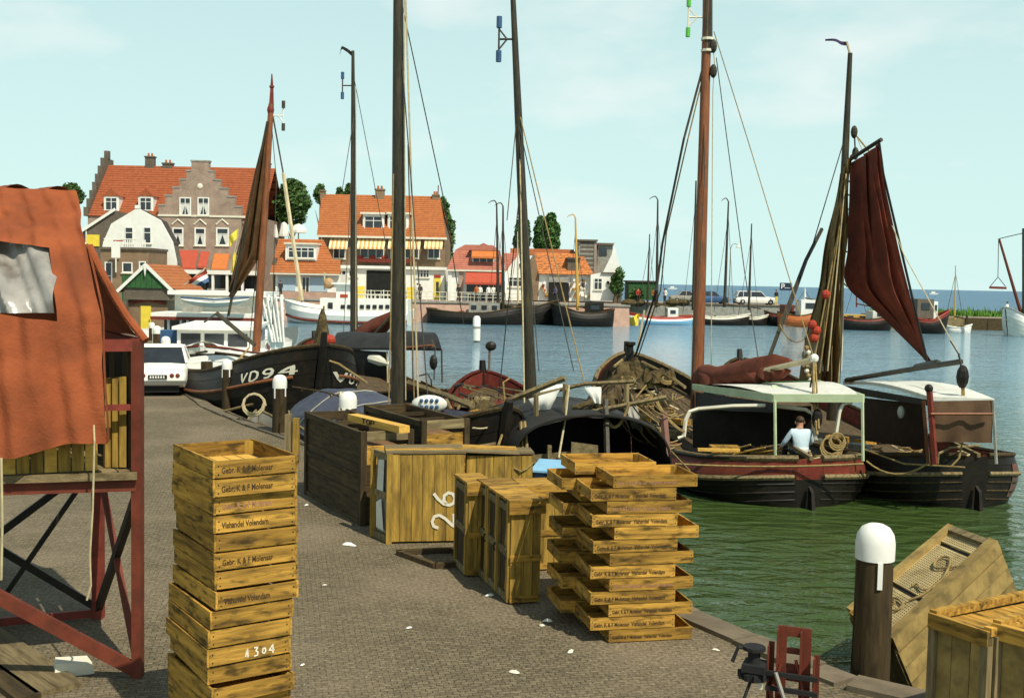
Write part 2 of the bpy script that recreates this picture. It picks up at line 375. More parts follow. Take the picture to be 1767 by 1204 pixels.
# ground of the quay: old road bricks under a skin of tar, dirt and fish scales
def quaymat():
    m = bpy.data.materials.new('quay_paving'); m.use_nodes = True; N = m.node_tree.nodes; L = m.node_tree.links
    b = N['Principled BSDF']; b.inputs['Roughness'].default_value = .9; b.inputs['Specular IOR Level'].default_value = .15
    t = N.new('ShaderNodeTexCoord'); mp = N.new('ShaderNodeMapping'); mp.inputs['Rotation'].default_value = (0, 0, math.radians(-12))
    L.new(t.outputs['Object'], mp.inputs[0])
    br = N.new('ShaderNodeTexBrick'); L.new(mp.outputs[0], br.inputs['Vector']); br.inputs['Scale'].default_value = 4.6
    br.inputs['Color1'].default_value = (.175,.142,.088, 1); br.inputs['Color2'].default_value = (.115,.094,.058, 1); br.inputs['Mortar'].default_value = (.060,.050,.032, 1)
    br.inputs['Mortar Size'].default_value = .022; br.inputs['Mortar Smooth'].default_value = .6; br.inputs['Bias'].default_value = -.1
    n1 = N.new('ShaderNodeTexNoise'); n1.inputs['Scale'].default_value = 22; n1.inputs['Detail'].default_value = 8; n1.inputs['Roughness'].default_value = .75
    n2 = N.new('ShaderNodeTexNoise'); n2.inputs['Scale'].default_value = .55; n2.inputs['Detail'].default_value = 5
    n3 = N.new('ShaderNodeTexNoise'); n3.inputs['Scale'].default_value = 60; n3.inputs['Detail'].default_value = 3
    for n in (n1, n2, n3): L.new(t.outputs['Object'], n.inputs['Vector'])
    a = N.new('ShaderNodeMix'); a.data_type = 'RGBA'; a.inputs[7].default_value = (.215,.170,.112, 1)   # dust and dried mud over the bricks
    r = N.new('ShaderNodeMapRange'); r.inputs[1].default_value = .45; r.inputs[2].default_value = .66; r.inputs[4].default_value = .7
    L.new(n2.outputs[0], r.inputs[0]); L.new(r.outputs[0], a.inputs[0]); L.new(br.outputs['Color'], a.inputs[6])
    c = N.new('ShaderNodeMix'); c.data_type = 'RGBA'; c.blend_type = 'MULTIPLY'; c.inputs[0].default_value = 1
    r1 = N.new('ShaderNodeMapRange'); r1.inputs[1].default_value = .3; r1.inputs[2].default_value = .7; r1.inputs[3].default_value = .35; r1.inputs[4].default_value = 1.75
    L.new(n1.outputs[0], r1.inputs[0]); L.new(a.outputs[2], c.inputs[6]); L.new(r1.outputs[0], c.inputs[7])
    d = N.new('ShaderNodeMix'); d.data_type = 'RGBA'; d.inputs[7].default_value = (.46,.40,.28, 1)          # scattered pale specks
    r3 = N.new('ShaderNodeMapRange'); r3.inputs[1].default_value = .64; r3.inputs[2].default_value = .74; r3.inputs[4].default_value = .45
    L.new(n3.outputs[0], r3.inputs[0]); L.new(r3.outputs[0], d.inputs[0]); L.new(c.outputs[2], d.inputs[6])
    L.new(d.outputs[2], b.inputs['Base Color'])
    ad = N.new('ShaderNodeMath'); ad.operation = 'ADD'; L.new(br.outputs['Fac'], ad.inputs[0]); ad.inputs[1].default_value = 0
    mu = N.new('ShaderNodeMath'); mu.operation = 'MULTIPLY_ADD'; L.new(br.outputs['Fac'], mu.inputs[0]); mu.inputs[1].default_value = -.45; L.new(n1.outputs[0], mu.inputs[2])
    bp = N.new('ShaderNodeBump'); bp.inputs['Distance'].default_value = .011; L.new(mu.outputs[0], bp.inputs['Height']); L.new(bp.outputs[0], b.inputs['Normal'])
    return m
m_quay = quaymat()
m_stone = mat('quay_coping_stone', (.145,.115,.075), .9, .25, 3, spots=(.12,.10,.06), spot_amt=.6, spot_scale=5, bump=.006, rand=.15)
m_fargr = mat('far_ground', (.30,.24,.19), .9, .15, 1)

def watermat():
    m = bpy.data.materials.new('harbour_water'); m.use_nodes = True; N = m.node_tree.nodes; L = m.node_tree.links
    b = N['Principled BSDF']; b.inputs['Roughness'].default_value = .05
    b.inputs['IOR'].default_value = 1.33; b.inputs['Specular IOR Level'].default_value = .5
    t = N.new('ShaderNodeTexCoord')
    # green water by the quay; the sky's blue reflection put into the colour farther out
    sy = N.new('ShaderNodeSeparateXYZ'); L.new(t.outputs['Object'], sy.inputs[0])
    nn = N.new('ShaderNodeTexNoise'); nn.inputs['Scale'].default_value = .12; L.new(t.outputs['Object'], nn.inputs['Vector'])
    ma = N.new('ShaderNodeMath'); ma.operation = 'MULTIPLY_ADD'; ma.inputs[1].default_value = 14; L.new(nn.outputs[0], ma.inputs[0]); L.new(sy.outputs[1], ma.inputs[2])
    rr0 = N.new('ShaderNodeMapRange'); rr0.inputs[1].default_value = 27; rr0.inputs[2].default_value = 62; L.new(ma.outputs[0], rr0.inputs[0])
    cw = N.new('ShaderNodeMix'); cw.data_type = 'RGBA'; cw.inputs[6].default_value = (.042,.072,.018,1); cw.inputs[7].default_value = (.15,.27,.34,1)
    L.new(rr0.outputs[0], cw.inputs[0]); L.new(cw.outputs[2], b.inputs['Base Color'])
    mp = N.new('ShaderNodeMapping'); mp.inputs['Scale'].default_value = (1.0, 1.9, 1); mp.inputs['Rotation'].default_value = (0, 0, math.radians(18)); L.new(t.outputs['Object'], mp.inputs[0])
    n1 = N.new('ShaderNodeTexNoise'); n1.inputs['Scale'].default_value = 1.5; n1.inputs['Detail'].default_value = 4; n1.inputs['Roughness'].default_value = .5; n1.inputs['Distortion'].default_value = .4
    L.new(mp.outputs[0], n1.inputs['Vector'])
    mp2 = N.new('ShaderNodeMapping'); mp2.inputs['Scale'].default_value = (.12, .5, 1); L.new(t.outputs['Object'], mp2.inputs[0])
    n2 = N.new('ShaderNodeTexNoise'); n2.inputs['Scale'].default_value = .5; n2.inputs['Detail'].default_value = 3; L.new(mp2.outputs[0], n2.inputs['Vector'])
    mu = N.new('ShaderNodeMath'); mu.operation = 'MULTIPLY_ADD'; L.new(n2.outputs[0], mu.inputs[0]); mu.inputs[1].default_value = 1.6; L.new(n1.outputs[0], mu.inputs[2])
    bp = N.new('ShaderNodeBump'); bp.inputs['Distance'].default_value = .14; bp.inputs['Strength'].default_value = 1; L.new(mu.outputs[0], bp.inputs['Height'])
    L.new(bp.outputs[0], b.inputs['Normal'])
    return m
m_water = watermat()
def seamat():
    m = bpy.data.materials.new('open_sea_water'); m.use_nodes = True; N = m.node_tree.nodes; L = m.node_tree.links
    b = N['Principled BSDF']; b.inputs['Base Color'].default_value = (.07,.16,.25, 1); b.inputs['Roughness'].default_value = .35
    b.inputs['IOR'].default_value = 1.33
    t = N.new('ShaderNodeTexCoord'); mp = N.new('ShaderNodeMapping'); mp.inputs['Scale'].default_value = (.25, 1.2, 1); L.new(t.outputs['Object'], mp.inputs[0])
    n1 = N.new('ShaderNodeTexNoise'); n1.inputs['Scale'].default_value = .6; n1.inputs['Detail'].default_value = 6; L.new(mp.outputs[0], n1.inputs['Vector'])
    bp = N.new('ShaderNodeBump'); bp.inputs['Distance'].default_value = 2.2; L.new(n1.outputs[0], bp.inputs['Height']); L.new(bp.outputs[0], b.inputs['Normal'])
    return m
m_sea = seamat()

# ------------------------------------------------------------------ water, quay, dike
WL = -0.6
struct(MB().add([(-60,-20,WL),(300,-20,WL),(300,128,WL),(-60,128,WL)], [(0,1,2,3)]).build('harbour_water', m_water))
struct(MB().add([(-9000,128,WL),(-60,128,WL),(300,128,WL),(9000,128,WL),(20000,30000,WL),(-20000,30000,WL)], [(0,1,2,3,4,5)]).build('sea', m_sea))
EDGE = [(14,3.0),(7.5,7.2),(4.4,8.7),(3.12,9.62),(2.91,9.94),(2.0,11.5),(1.15,13.6),(1.05,15.35),(.1,16.9),(-.35,17.6),(-2.2,20.5),(-3.9,22.6),(-6.0,25.7),(-7.9,29.0),(-9.9,33.4),(-12.2,40),(-14.0,45),(-17.2,54),(-20.9,65),(-23,78)]
poly = EDGE + [(-500,78),(-500,-6),(14,-6)]
struct(MB().slab(poly, -1.2, 0).build('quay', m_quay))
struct(MB().add([(-23,78,0),(-24,104,1.4),(-500,104,1.4),(-500,78,0)], [(0,1,2,3)]).add([(-23,78,0),(-23,78,-1.2),(-24,104,-1.2),(-24,104,1.4)], [(0,1,2,3)]).build('ramp_road', m_fargr))
struct(MB().slab([(-24,104),(-24,106.5),(11,106.5),(11.5,121.5),(34,121.5),(34,129),(11,134),(11,150),(-60,170),(-500,420),(-500,104)], -1.4, 1.4).build('harbour_dike', m_fargr))
# sloping brick face of the far quay
fw = thing('harbour_wall', 'pink brick wall of the far quay below the shops', 'wall', (-24,106.4,-.6))
MB().hexa([(-1,-1.2,-.3),(35.2,-1.2,-.3),(35.2,0.05,-.3),(-1,0.05,-.3),(-1,-.35,1.85),(35.2,-.35,1.85),(35.2,0.05,1.85),(-1,0.05,1.85)]).build('wall_face', m_brickp, fw)
MB().b2(-1,35.3,-.5,.1,1.853,2.02).build('coping', m_grey, fw)
pw = thing('pier_wall', 'pale pier wall below the parked white estate car', 'wall', (11.2,121.4,-.6))
MB().b2(0,23,-.35,0.05,-.3,1.9).build('wall_face', m_grey, pw)
MB().b2(-.1,23.1,-.45,.1,1.903,2.05).build('coping', m_stone, pw)
# breakwater with grass to the right
struct(MB().hexa([(38,114.5,-1.2),(140,112,-1.2),(140,124,-1.2),(38,123,-1.2),(38.6,115,.75),(140,112.5,.75),(140,123,.75),(38.6,122,.75)]).build('breakwater', m_fargr))
bwf = thing('breakwater_fence', 'low brown timber face along the grassy breakwater', 'retaining wall', (38.2,114.4,-.6))
for i in range(14):
    MB().b2(i*2.2, i*2.2+2.14, -.12-.055*i, .05-.055*i, -.3, 1.25).build('timber_panel', DXw if i%3 else GXw, bwf)
    if i % 2 == 0: MB().b2(i*2.2-.1, i*2.2+.12, -.2-.055*i, -.12-.055*i, -.3, 1.5).build('timber_post', DZw, bwf)
def gr():
    mb = MB(); rr = random.Random(3)
    for i in range(5200):
        x = rr.uniform(39, 75); y = rr.uniform(115.6, 121.5); h = rr.uniform(.25,.75)*(1.0 if rr.random() < .93 else 1.6)
        a = rr.uniform(0, PI); dx, dy = math.cos(a)*.14, math.sin(a)*.14
        z0 = .74
        mb.add([(x-dx,y-dy,z0),(x+dx,y+dy,z0),(x+rr.uniform(-.2,.2),y,z0+h)], [(0,1,2)])
    return mb
o = stuff(gr().build('grass', m_grass)); tag(o, 'bright green grass on top of the breakwater', 'grass')

# coping stones of the near quay edge
qc = thing('quay_edge', 'weathered stone coping along the edge of the quay', 'kerb', (2.9,9.95,0))
L_ = []
for (x0,y0),(x1,y1) in zip(EDGE[2:-2], EDGE[3:-1]):
    d = math.hypot(x1-x0, y1-y0); n = max(1, round(d/1.05))
    for i in range(n): L_.append((Vector((lerp(x0,x1,i/n), lerp(y0,y1,i/n), 0)), Vector((lerp(x0,x1,(i+1)/n), lerp(y0,y1,(i+1)/n), 0))))
rr = random.Random(5)
for a, b in L_:
    d = (b-a).normalized(); nrm = Vector((-d.y, d.x, 0))   # to the land side (left of travel)
    a2 = a + d*.012; b2 = b - d*.012; z = .045+rr.uniform(-.008,.01); wi = .27+rr.uniform(-.015,.015); o0 = -.06+rr.uniform(-.012,.012)
    q = [a2+nrm*(o0), b2+nrm*o0, b2+nrm*wi, a2+nrm*wi]
    MB().hexa([p+Vector((0,0,-.35 if k < 2 else -.02)) for k, p in enumerate(q)] + [p+Vector((0,0,z)) for p in q]).build('stone', m_stone, qc, world=True)
# timber piles / sheet face under the edge
qf = thing('quay_timber_face', 'dark timber sheeting below the quay edge', 'retaining wall', (2.9,9.95,-.6))
for a, b in L_[:60]:
    d = (b-a).normalized(); nrm = Vector((-d.y, d.x, 0))
    MB().beam(a+d*.02-nrm*.03+Vector((0,0,-.72)), b-d*.02-nrm*.03+Vector((0,0,-.72)), .08, .72).build('timber_panel', DXw, qf, world=True)
# ------------------------------------------------------------------ buildings of the far side
class H:
    """a building whose front stands at distance Y; x/z of its features are measured off the photograph at that distance"""
    def __init__(s, name, label, pxl, pyb, Y, cat='house', rz=0, group=None):
        p = P(pxl, pyb, Y); s.Y = Y; s.o = p; s.r = thing(name, label, cat, p, rz, group)
    def x(s, px, py=450): return P(px, py, s.Y).x - s.o.x
    def z(s, px, py): return P(px, py, s.Y).z - s.o.z
    def part(s, name, mb, m, label=None, parent=None, smooth=False): return mb.build(name, m, parent or s.r, smooth=smooth, label=label)

def window(h, x0, x1, z0, z1, y=0, cols=2, rows=2, fr=.09, m=None, curtain=0, sill=True, name='window', parent=None):
    m = m or m_white; mb = MB(); W = x1-x0; Hh = z1-z0
    mb.b2(x0, x1, y-.07, y+.02, z1-fr, z1); mb.b2(x0, x1, y-.07, y+.02, z0, z0+fr)
    mb.b2(x0, x0+fr, y-.069, y+.02, z0+fr, z1-fr); mb.b2(x1-fr, x1, y-.069, y+.02, z0+fr, z1-fr)
    for i in range(1, cols): xx = lerp(x0, x1, i/cols); mb.b2(xx-.035, xx+.035, y-.065, y+.01, z0+fr, z1-fr)
    if rows > 1: zz = lerp(z0, z1, .66); mb.b2(x0+fr, x1-fr, y-.062, y+.01, zz-.03, zz+.03)
    w_ = mb.build(name, m, parent or h.r)
    MB().b2(x0+.02, x1-.02, y-.025, y+.015, z0+.02, z1-.02).build('pane', m_glass, w_)
    if curtain:
        c = MB(); xm = (x0+x1)/2; zb = z0+fr; zt = lerp(z0, z1, .62)
        for sgn, e in ((1, x0+fr), (-1, x1-fr)):
            c.add([(e, y-.032, zb), (e+sgn*W*.14, y-.032, zb), (xm, y-.032, zt), (e, y-.032, zt)], [(0,1,2,3)])
        c.build('curtain', m_curt, w_)
    if sill: MB().b2(x0-.08, x1+.08, y-.14, y-.0, z0-.09, z0-.003).build('sill', m_cream, w_)
    return w_
def awning(h, x0, x1, zt, zb, out_, ms, name='awning', parent=None, n=1, y=0, val=.18):
    mb = MB(); n = max(n, 1)
    for i in range(n):
        mb.cur = i % 2 if isinstance(ms, (list, tuple)) and len(ms) > 1 else 0
        a, b = lerp(x0, x1, i/n), lerp(x0, x1, (i+1)/n)
        mb.hexa([(a,y-out_,zb-.02),(b,y-out_,zb-.02),(b,y,zt-.02),(a,y,zt-.02),(a,y-out_,zb+.02),(b,y-out_,zb+.02),(b,y,zt+.02),(a,y,zt+.02)])
        mb.hexa([(a,y-out_-.02,zb-val),(b,y-out_-.02,zb-val),(b,y-out_+.01,zb-val),(a,y-out_+.01,zb-val),(a,y-out_-.02,zb-.021),(b,y-out_-.02,zb-.021),(b,y-out_+.01,zb-.021),(a,y-out_+.01,zb-.021)])
    return mb.build(name, ms, parent or h.r)
def slope(h, x0a, x1a, y0, z0, x0b, x1b, y1, z1, m, n=14, name='roof', parent=None, step=.035):
    """tiled slope laid in overlapping courses from the eaves (a) up to the ridge (b)"""
    mb = MB()
    for i in range(n):
        t0, t1 = i/n, (i+1)/n + .25/n; t1 = min(t1, 1)
        A = Vector((lerp(x0a,x0b,t0), lerp(y0,y1,t0), lerp(z0,z1,t0))); B = Vector((lerp(x1a,x1b,t0), lerp(y0,y1,t0), lerp(z0,z1,t0)))
        C = Vector((lerp(x1a,x1b,t1), lerp(y0,y1,t1), lerp(z0,z1,t1))); D = Vector((lerp(x0a,x0b,t1), lerp(y0,y1,t1), lerp(z0,z1,t1)))
        nn = (B-A).cross(D-A).normalized()
        if nn.z < 0: nn = -nn
        u, l = nn*(step*1.6+.05), nn*.05*0
        mb.hexa([A, B, C, D, A+u, B+u, C+nn*.05, D+nn*.05])
    return mb.build(name, m, parent or h.r)
def chimney(h, x, z0, z1, w_=.8, d=.6, y=2, m=None, name='chimney', parent=None, pots=True):
    mb = MB(); mb.b2(x-w_/2, x+w_/2, y-d/2, y+d/2, z0, z1-.15); mb.b2(x-w_/2-.08, x+w_/2+.08, y-d/2-.08, y+d/2+.08, z1-.147, z1)
    c = mb.build(name, m or m_brickb, parent or h.r)
    if pots: MB().lathe([(.13,z1+.003),(.11,z1+.35)], (x-w_*.2, y, 0), 8).lathe([(.13,z1+.003),(.11,z1+.35)], (x+w_*.2, y, 0), 8).build('chimney_pot', m_orange, c)
    return c
def door(h, x0, x1, z0, z1, m, y=0, glass=True):
    mb = MB(); mb.b2(x0, x1, y-.06, y+.02, z0, z1); d = mb.build('door', m, h.r)
    if glass: MB().b2(lerp(x0,x1,.28), lerp(x0,x1,.72), y-.075, y-.05, lerp(z0,z1,.35), lerp(z0,z1,.85)).build('pane', m_glass, d)
    MB().ball((lerp(x0,x1,.88), y-.1, lerp(z0,z1,.45)), .05, 6, 4).build('handle', m_chrome, d)
    return d

# --- stepped-gable hotel
Y = 119; h = H('stepped_gable_hotel', 'grey brick hotel with stepped gable and long orange tiled roof', 152, 516, Y, 'building')
X, Z = h.x, h.z
W = X(450); ze = Z(300, 376); zr = Z(300, 293) ; z1 = Z(300, 376)
h.part('wall', MB().b2(0, W, 0, 12, 0, ze+.2), m_brickg)
slope(h, -.1, W+.2, -.1, ze, -.1, W+.2, 6, zr+.9, m_roofred, 22)
slope(h, -.1, W+.2, 12.1, ze, -.1, W+.2, 6, zr+.9, m_roofred, 8)
gx0, gx1 = X(276), X(418); gm = (X(347)); gzb = Z(347, 372); gzt = Z(347, 280)
st = MB(); nst = 6; base = 1.0
halfw = [(gx1-gx0)/2*f for f in (1.0,.84,.66,.49,.33,.21)]; steps = [Z(347, q) for q in (372,357,340,326,312,297,280)]
pl = []
for i in range(nst): pl += [(gm-halfw[i], steps[i]), (gm-halfw[i], steps[i+1])]
pl2 = pl + [(2*gm-x, z) for x, z in reversed(pl)]
h.part('stepped_gable', MB().prism(pl2, -.5, .25), m_brickg)
for i in range(nst):
    for sx in ((-1, 1) if i < nst-1 else (0,)):
        if sx: a = gm+sx*halfw[i]; b = gm+sx*halfw[i+1]; a, b = min(a, b)-.06, max(a, b)+.02
        else: a, b = gm-halfw[i]-.1, gm+halfw[i]+.1
        h.part('gable_cap', MB().b2(a, b, -.56, .3, steps[i+1]+.003, steps[i+1]+.16), m_grey)
h.part('front_bay', MB().b2(gx0, gx1, -.5, -.003, Z(347,470), gzb), m_brickg)
h.part('string_course', MB().b2(gx0-.05, W, -.6, -.503, gzb-.18, gzb+.02), m_cream)
for a, b in ((312,332),(343,363)): window(h, X(a), X(b), Z(a,373)+.05, Z(a,341), -.5, 2, 2, .12, curtain=1)
h.part('round_window', MB().ball((gm, -.52, Z(347,322)), (.3,.1,.3), 10, 6), m_cream)
for a, b in ((300,319),(338,357),(375,397)): window(h, X(a), X(b), Z(a,424), Z(a,393), -.5, 1, 2, .14, curtain=1)
for a, b in ((303,316),(341,354),(379,392)):
    h.part('window_arch', MB().tube([(X(a)-.25,-.52,Z(a,388)),(X((a+b)/2),-.54,Z(a,379)),(X(b)+.25,-.52,Z(a,388))], .09, 5), m_cream)
for a, b in ((177,203),(236,262)):   # dormers
    x0, x1 = X(a), X(b); za, zb = Z(a,362), Z(a,338); yy = 6*(za-ze)/(zr+.9-ze)-.3
    d = h.part('dormer', MB().b2(x0, x1, yy, yy+3, za-.2, zb), m_white)
    MB().prism([(x0-.15, zb+.003),(x1+.15, zb+.003),((x0+x1)/2, zb+.85)], yy-.1, yy+3.6).build('dormer_roof', m_roofred, d)
    window(h, x0+.15, x1-.15, za-.05, zb-.1, yy, 2, 2, .1, sill=False, parent=d)
chimney(h, X(228), zr-.2, zr+2.0, 1.0, .7, 6, m_brickd); chimney(h, X(260), zr, zr+1.3, 1.1, .7, 6, m_brickd); chimney(h, X(437), zr-.6, zr+1.5, .9, .7, 6, m_brickd)
# left end gable seen edge-on, stepped
pl = []; 
for i in range(7):
    t = i/7; yy0 = lerp(-.3, 5.4, t); pl.append((yy0, lerp(ze, zr+1.6, t))); pl.append((yy0, lerp(ze, zr+1.6, t+1/7)))
mb = MB(); poly_ = pl + [(12-a, b) for a, b in reversed(pl)] 
n = len(poly_); mb.add([(-.35, a, b) for a, b in poly_]+[(.1, a, b) for a, b in poly_], [tuple(range(n)), tuple(range(2*n-1,n-1,-1))]+[(i,n+i,n+(i+1)%n,(i+1)%n) for i in range(n)])
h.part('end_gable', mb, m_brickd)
h.part('gable_finial', MB().b2(-.35,.15,5.7,6.3,zr+1.6,zr+2.5), m_brickd)
# ground floor: awnings, dark glass, canopy
awning(h, X(306), X(345), Z(320,432), Z(320,462), 1.3, m_awred, y=-.5); awning(h, X(349), X(364), Z(350,434), Z(350,460), 1.3, m_awred, y=-.5)
awning(h, X(372), X(398), Z(380,438), Z(380,463), 1.2, m_aworg, y=-.5)
h.part('canopy', MB().b2(X(306), X(450), -2.6, -.52, Z(350,473), Z(350,466)), m_white)
h.part('shop_front', MB().b2(X(306), X(450), -.45, -.02, .0, Z(350,474)), m_glass)
for a in (320, 352, 378, 402, 428): h.part('canopy_post', MB().b2(X(a)-.12, X(a)+.12, -2.5, -2.2, 0, Z(350,473)-.003), m_white)
h.part('counter', MB().b2(X(362), X(400), -1.0, -.6, 0, Z(350,497)), m_white)

# --- white gambrel house in front of it
Y = 98; h = H('gambrel_house', 'white gabled house with curved gambrel roof in front of the hotel', 176, 520, Y); X, Z = h.x, h.z
pts = [(176,520),(176,430),(178,418),(192,386),(237,359),(276,380),(297,418),(304,452),(305,520)]
pl = [(X(a), Z(a, b)) for a, b in pts]; pl[0] = (pl[0][0], -.6); pl[-1] = (pl[-1][0], -.6)
h.part('front_gable', MB().prism(pl, 0, .35), m_white)
h.part('wall', MB().prism([(a*.985+.07, b-.25 if b > 1 else b) for a, b in pl], .353, 1.9), m_brickd)
rp = pl[2:7]; rp2 = rp
for (a, b), (c, d) in zip(rp2, rp2[1:]):
    h.part('roof', MB().hexa([(a,.36,b-.24),(c,.36,d-.24),(c,2.0,d-.24),(a,2.0,b-.24),(a,.36,b-.05),(c,.36,d-.05),(c,2.0,d-.05),(a,2.0,b-.05)]), m_roofdk)
for a, b in ((216,230),(248,261)): window(h, X(a), X(b), Z(a,420), Z(a,392), 0, 1, 2, .06, curtain=0, m=m_white)
window(h, X(254), X(275), Z(260,456), Z(260,439), 0, 3, 2, .08)
h.part('gable_finial', MB().b2(X(233), X(241), -.05, .3, Z(237,360), Z(237,357)+.15), m_white)
# --- brown brick shop with balcony before it
Y = 92; h = H('balcony_shop', 'brown brick shop with white balcony railing beside the white gable', 174, 526, Y); X, Z = h.x, h.z
zt = Z(215, 431); W = X(256)
h.part('wall', MB().b2(0, W, 0, 5, -.8, zt), m_brickb); h.part('parapet', MB().b2(-.1, W+.1, -.15, 5, zt+.003, zt+.2), m_brickd)
for a in range(12): h.part('baluster', MB().b2(X(209)+a*.18, X(209)+a*.18+.09, -.12, -.03, zt+.2, zt+.85), m_white)
h.part('balcony_rail', MB().b2(X(180), X(236), -.14, -.0, zt+.853, zt+.93), m_white)
h.part('balcony_rail', MB().b2(X(180), X(208), -.14, -.0, zt+.2, zt+.3), m_white)
window(h, X(181), X(194), .2, Z(190,452), 0, 1, 2); window(h, X(211), X(229), Z(200,470), Z(200,452), 0, 1, 1)
door(h, X(211), X(229), -.2, Z(200,474), m_green)
window(h, X(240), X(252), Z(200,474), Z(200,450), 0, 1, 2)
fl = H('hanging_sign_figure', 'white and red statue-like sign hanging at the shop balcony', 200, 470, 91, 'sign')
fl.part('sign_pole', MB().tube([(0,0,0),(0,0,2.6)], .05, 6), m_white); fl.part('sign_board', MB().b2(-.35,.35,-.05,.05,1.2,2.5), m_white); fl.part('sign_bracket', MB().b2(-.2,.6,-.03,.03,2.55,2.65), m_red)
# dark houses peeping out at the extreme left
Y = 104; h = H('dark_gable_house', 'dark gabled house with white eaves behind the orange tarpaulin', 128, 520, Y); X, Z = h.x, h.z
W = X(200)
h.part('wall', MB().b2(0, W, 0, 7, -.5, Z(160,420)), m_brickd)
h.part('gable', MB().prism([(0, Z(140,420)+.003), (X(142), Z(142,398)), (X(198), Z(198,364)), (X(203), Z(203,420))], 0, 7), m_brickd)
h.part('eaves_board', MB().beam((X(140), -.15, Z(140,400)), (X(200), -.15, Z(200,361)), .1, .25), m_white)
window(h, X(142), X(150), Z(146,420), Z(146,395), 0, 1, 1); window(h, X(158), X(174), Z(146,500), Z(146,470), 0, 2, 2)
h.part('shop_sign', MB().b2(X(150), X(172), -.1, -.01, Z(160,425), Z(160,405)), m_yellow)
h.part('shutter', MB().b2(X(150), X(160), -.08, -.01, Z(160,470), Z(160,432)), m_white)
# --- green gabled kiosk by the quay
Y = 70; h = H('green_gabled_kiosk', 'small brick kiosk with green boarded gable and white bargeboards', 217, 572, Y, 'kiosk'); X, Z = h.x, h.z
W = X(285); ze = Z(250, 497); zr = Z(252, 457)
h.part('wall', MB().b2(0, W, .5, 5.5, 0, ze), m_brickb)
h.part('fascia', MB().b2(-.2, W+.5, .2, .497, ze-.75, ze), m_brickd)
for i in range(8):
    a = lerp(-.1, W+.15, i/8); b = lerp(-.1, W+.15, (i+1)/8)-.015; mid = W/2
    tt = lambda x: ze + (zr-.12-ze)*(1-abs(x-mid)/(W/2+.2))
    h.part('gable_board', MB().hexa([(a,.1,ze+.003),(b,.1,ze+.003),(b,.3,ze+.003),(a,.3,ze+.003),(a,.1,max(ze+.01,tt(a))),(b,.1,max(ze+.01,tt(b))),(b,.3,max(ze+.01,tt(b))),(a,.3,max(ze+.01,tt(a)))]), m_green)
for s_ in (-1, 1): h.part('bargeboard', MB().beam((W/2+s_*(W/2+.55), 0, ze-.25), (W/2, 0, zr), .08, .2), m_white)
h.part('bargeboard_point', MB().prism([(W/2-.12,zr-.02),(W/2+.12,zr-.02),(W/2,zr-.75)], -.1, -.05), m_white)
for s_ in (-1, 1):
    a = W/2; b = W/2+s_*(W/2+.6)
    mb = MB(); n=9
    for i in range(n):
        t0, t1 = i/n, (i+1.15)/n
        p0 = lerp(b,a,t0); p1 = lerp(b,a,min(1,t1)); q0 = lerp(ze-.3,zr,t0); q1 = lerp(ze-.3,zr,min(1,t1))
        mb.hexa([(p0,.05,q0),(p1,.05,q1),(p1,7,q1),(p0,7,q0),(p0,.05,q0+.11),(p1,.05,q1+.06),(p1,7,q1+.06),(p0,7,q0+.11)])
    h.part('roof', mb, m_rooforg)
h.part('lintel_arch', MB().tube([(0.1,.42,ze-.95),(W*.5,.38,ze-.72),(W-.1,.42,ze-.95)], .1, 6), m_dkred)
door(h, W*.32, W*.58, .0, ze-1.15, m_yellow, y=.5, glass=False)
h.part('wall_flap', MB().b2(-.25,.05,-.0,.4,0,ze-.8), m_brickd)

# --- low orange-roofed house
Y = 110; h = H('orange_roof_cottage', 'low cottage with orange tiled roof and wide white dormer', 466, 518, Y); X, Z = h.x, h.z
W = X(588); ze = Z(520, 472); zr = Z(520, 411)
h.part('wall', MB().b2(.4, W-.1, .6, 7, 0, ze), m_white)
slope(h, 0, W, 0, ze, X(465), X(545), 4.2, zr, m_rooforg, 14)
slope(h, X(548), W, 0.15, ze+.1, X(550), X(583), 1.6, Z(565,448), m_rooforg, 6)
h.part('gutter', MB().b2(0, W, -.15, .0, ze-.12, ze+.02), m_cream)
yy = 1.2; d = h.part('dormer', MB().b2(X(488), X(542), yy, yy+2.6, Z(515,449), Z(515,421)), m_white)
MB().b2(X(486), X(544), yy-.25, yy+2.8, Z(515,421)+.003, Z(515,421)+.15).build('dormer_roof', m_cream, d)
window(h, X(493), X(539), Z(515,445), Z(515,426), yy, 4, 2, .08, parent=d)
for a, b in ((478,508),(534,564)):
    sh = h.part('shutter_panel', MB().b2(X(a), X(b), .5, .62, Z(500,502), Z(500,477)), mat('pale_blue_shutter_%d' % a, (.38,.50,.58), .5, .06, 3))
window(h, X(519), X(533), .3, Z(520,477), .6, 2, 1)
h.part('low_wall', MB().b2(X(480), X(590), -1.4, -1.1, -.2, Z(520,503)), m_brickp)
h.part('side_wall', MB().b2(.1,.4,.8,6,0,ze+1.5), m_brickd)

# --- white tarpaulins / parasols behind it
for nm, (a, b, c, d_), lab in (('market_parasol', (462,480,385,410), 'white market parasol left of the cottage roof'), ('market_parasol', (481,498,383,408), 'round white market parasol in the middle behind the cottage'), ('market_parasol', (500,529,386,402), 'wide white market parasol nearest the big orange-roofed house')):
    hh = H(nm, lab, (a+b)/2, 470, 126, 'parasol', group='white parasols behind the cottage roof'); w_ = (b-a)/2*126/1900; zt = P((a+b)/2, c, 126).z-hh.o.z; zb = P((a+b)/2, d_, 126).z-hh.o.z
    hh.part('parasol_canopy', MB().lathe([(w_,zb),(w_*.98,zb+.3),(w_*.6,zt-.2),(.05,zt)], (0,0,0), 8), m_white); hh.part('parasol_pole', MB().tube([(0,0,0),(0,0,zb)], .07, 6), m_mastp)

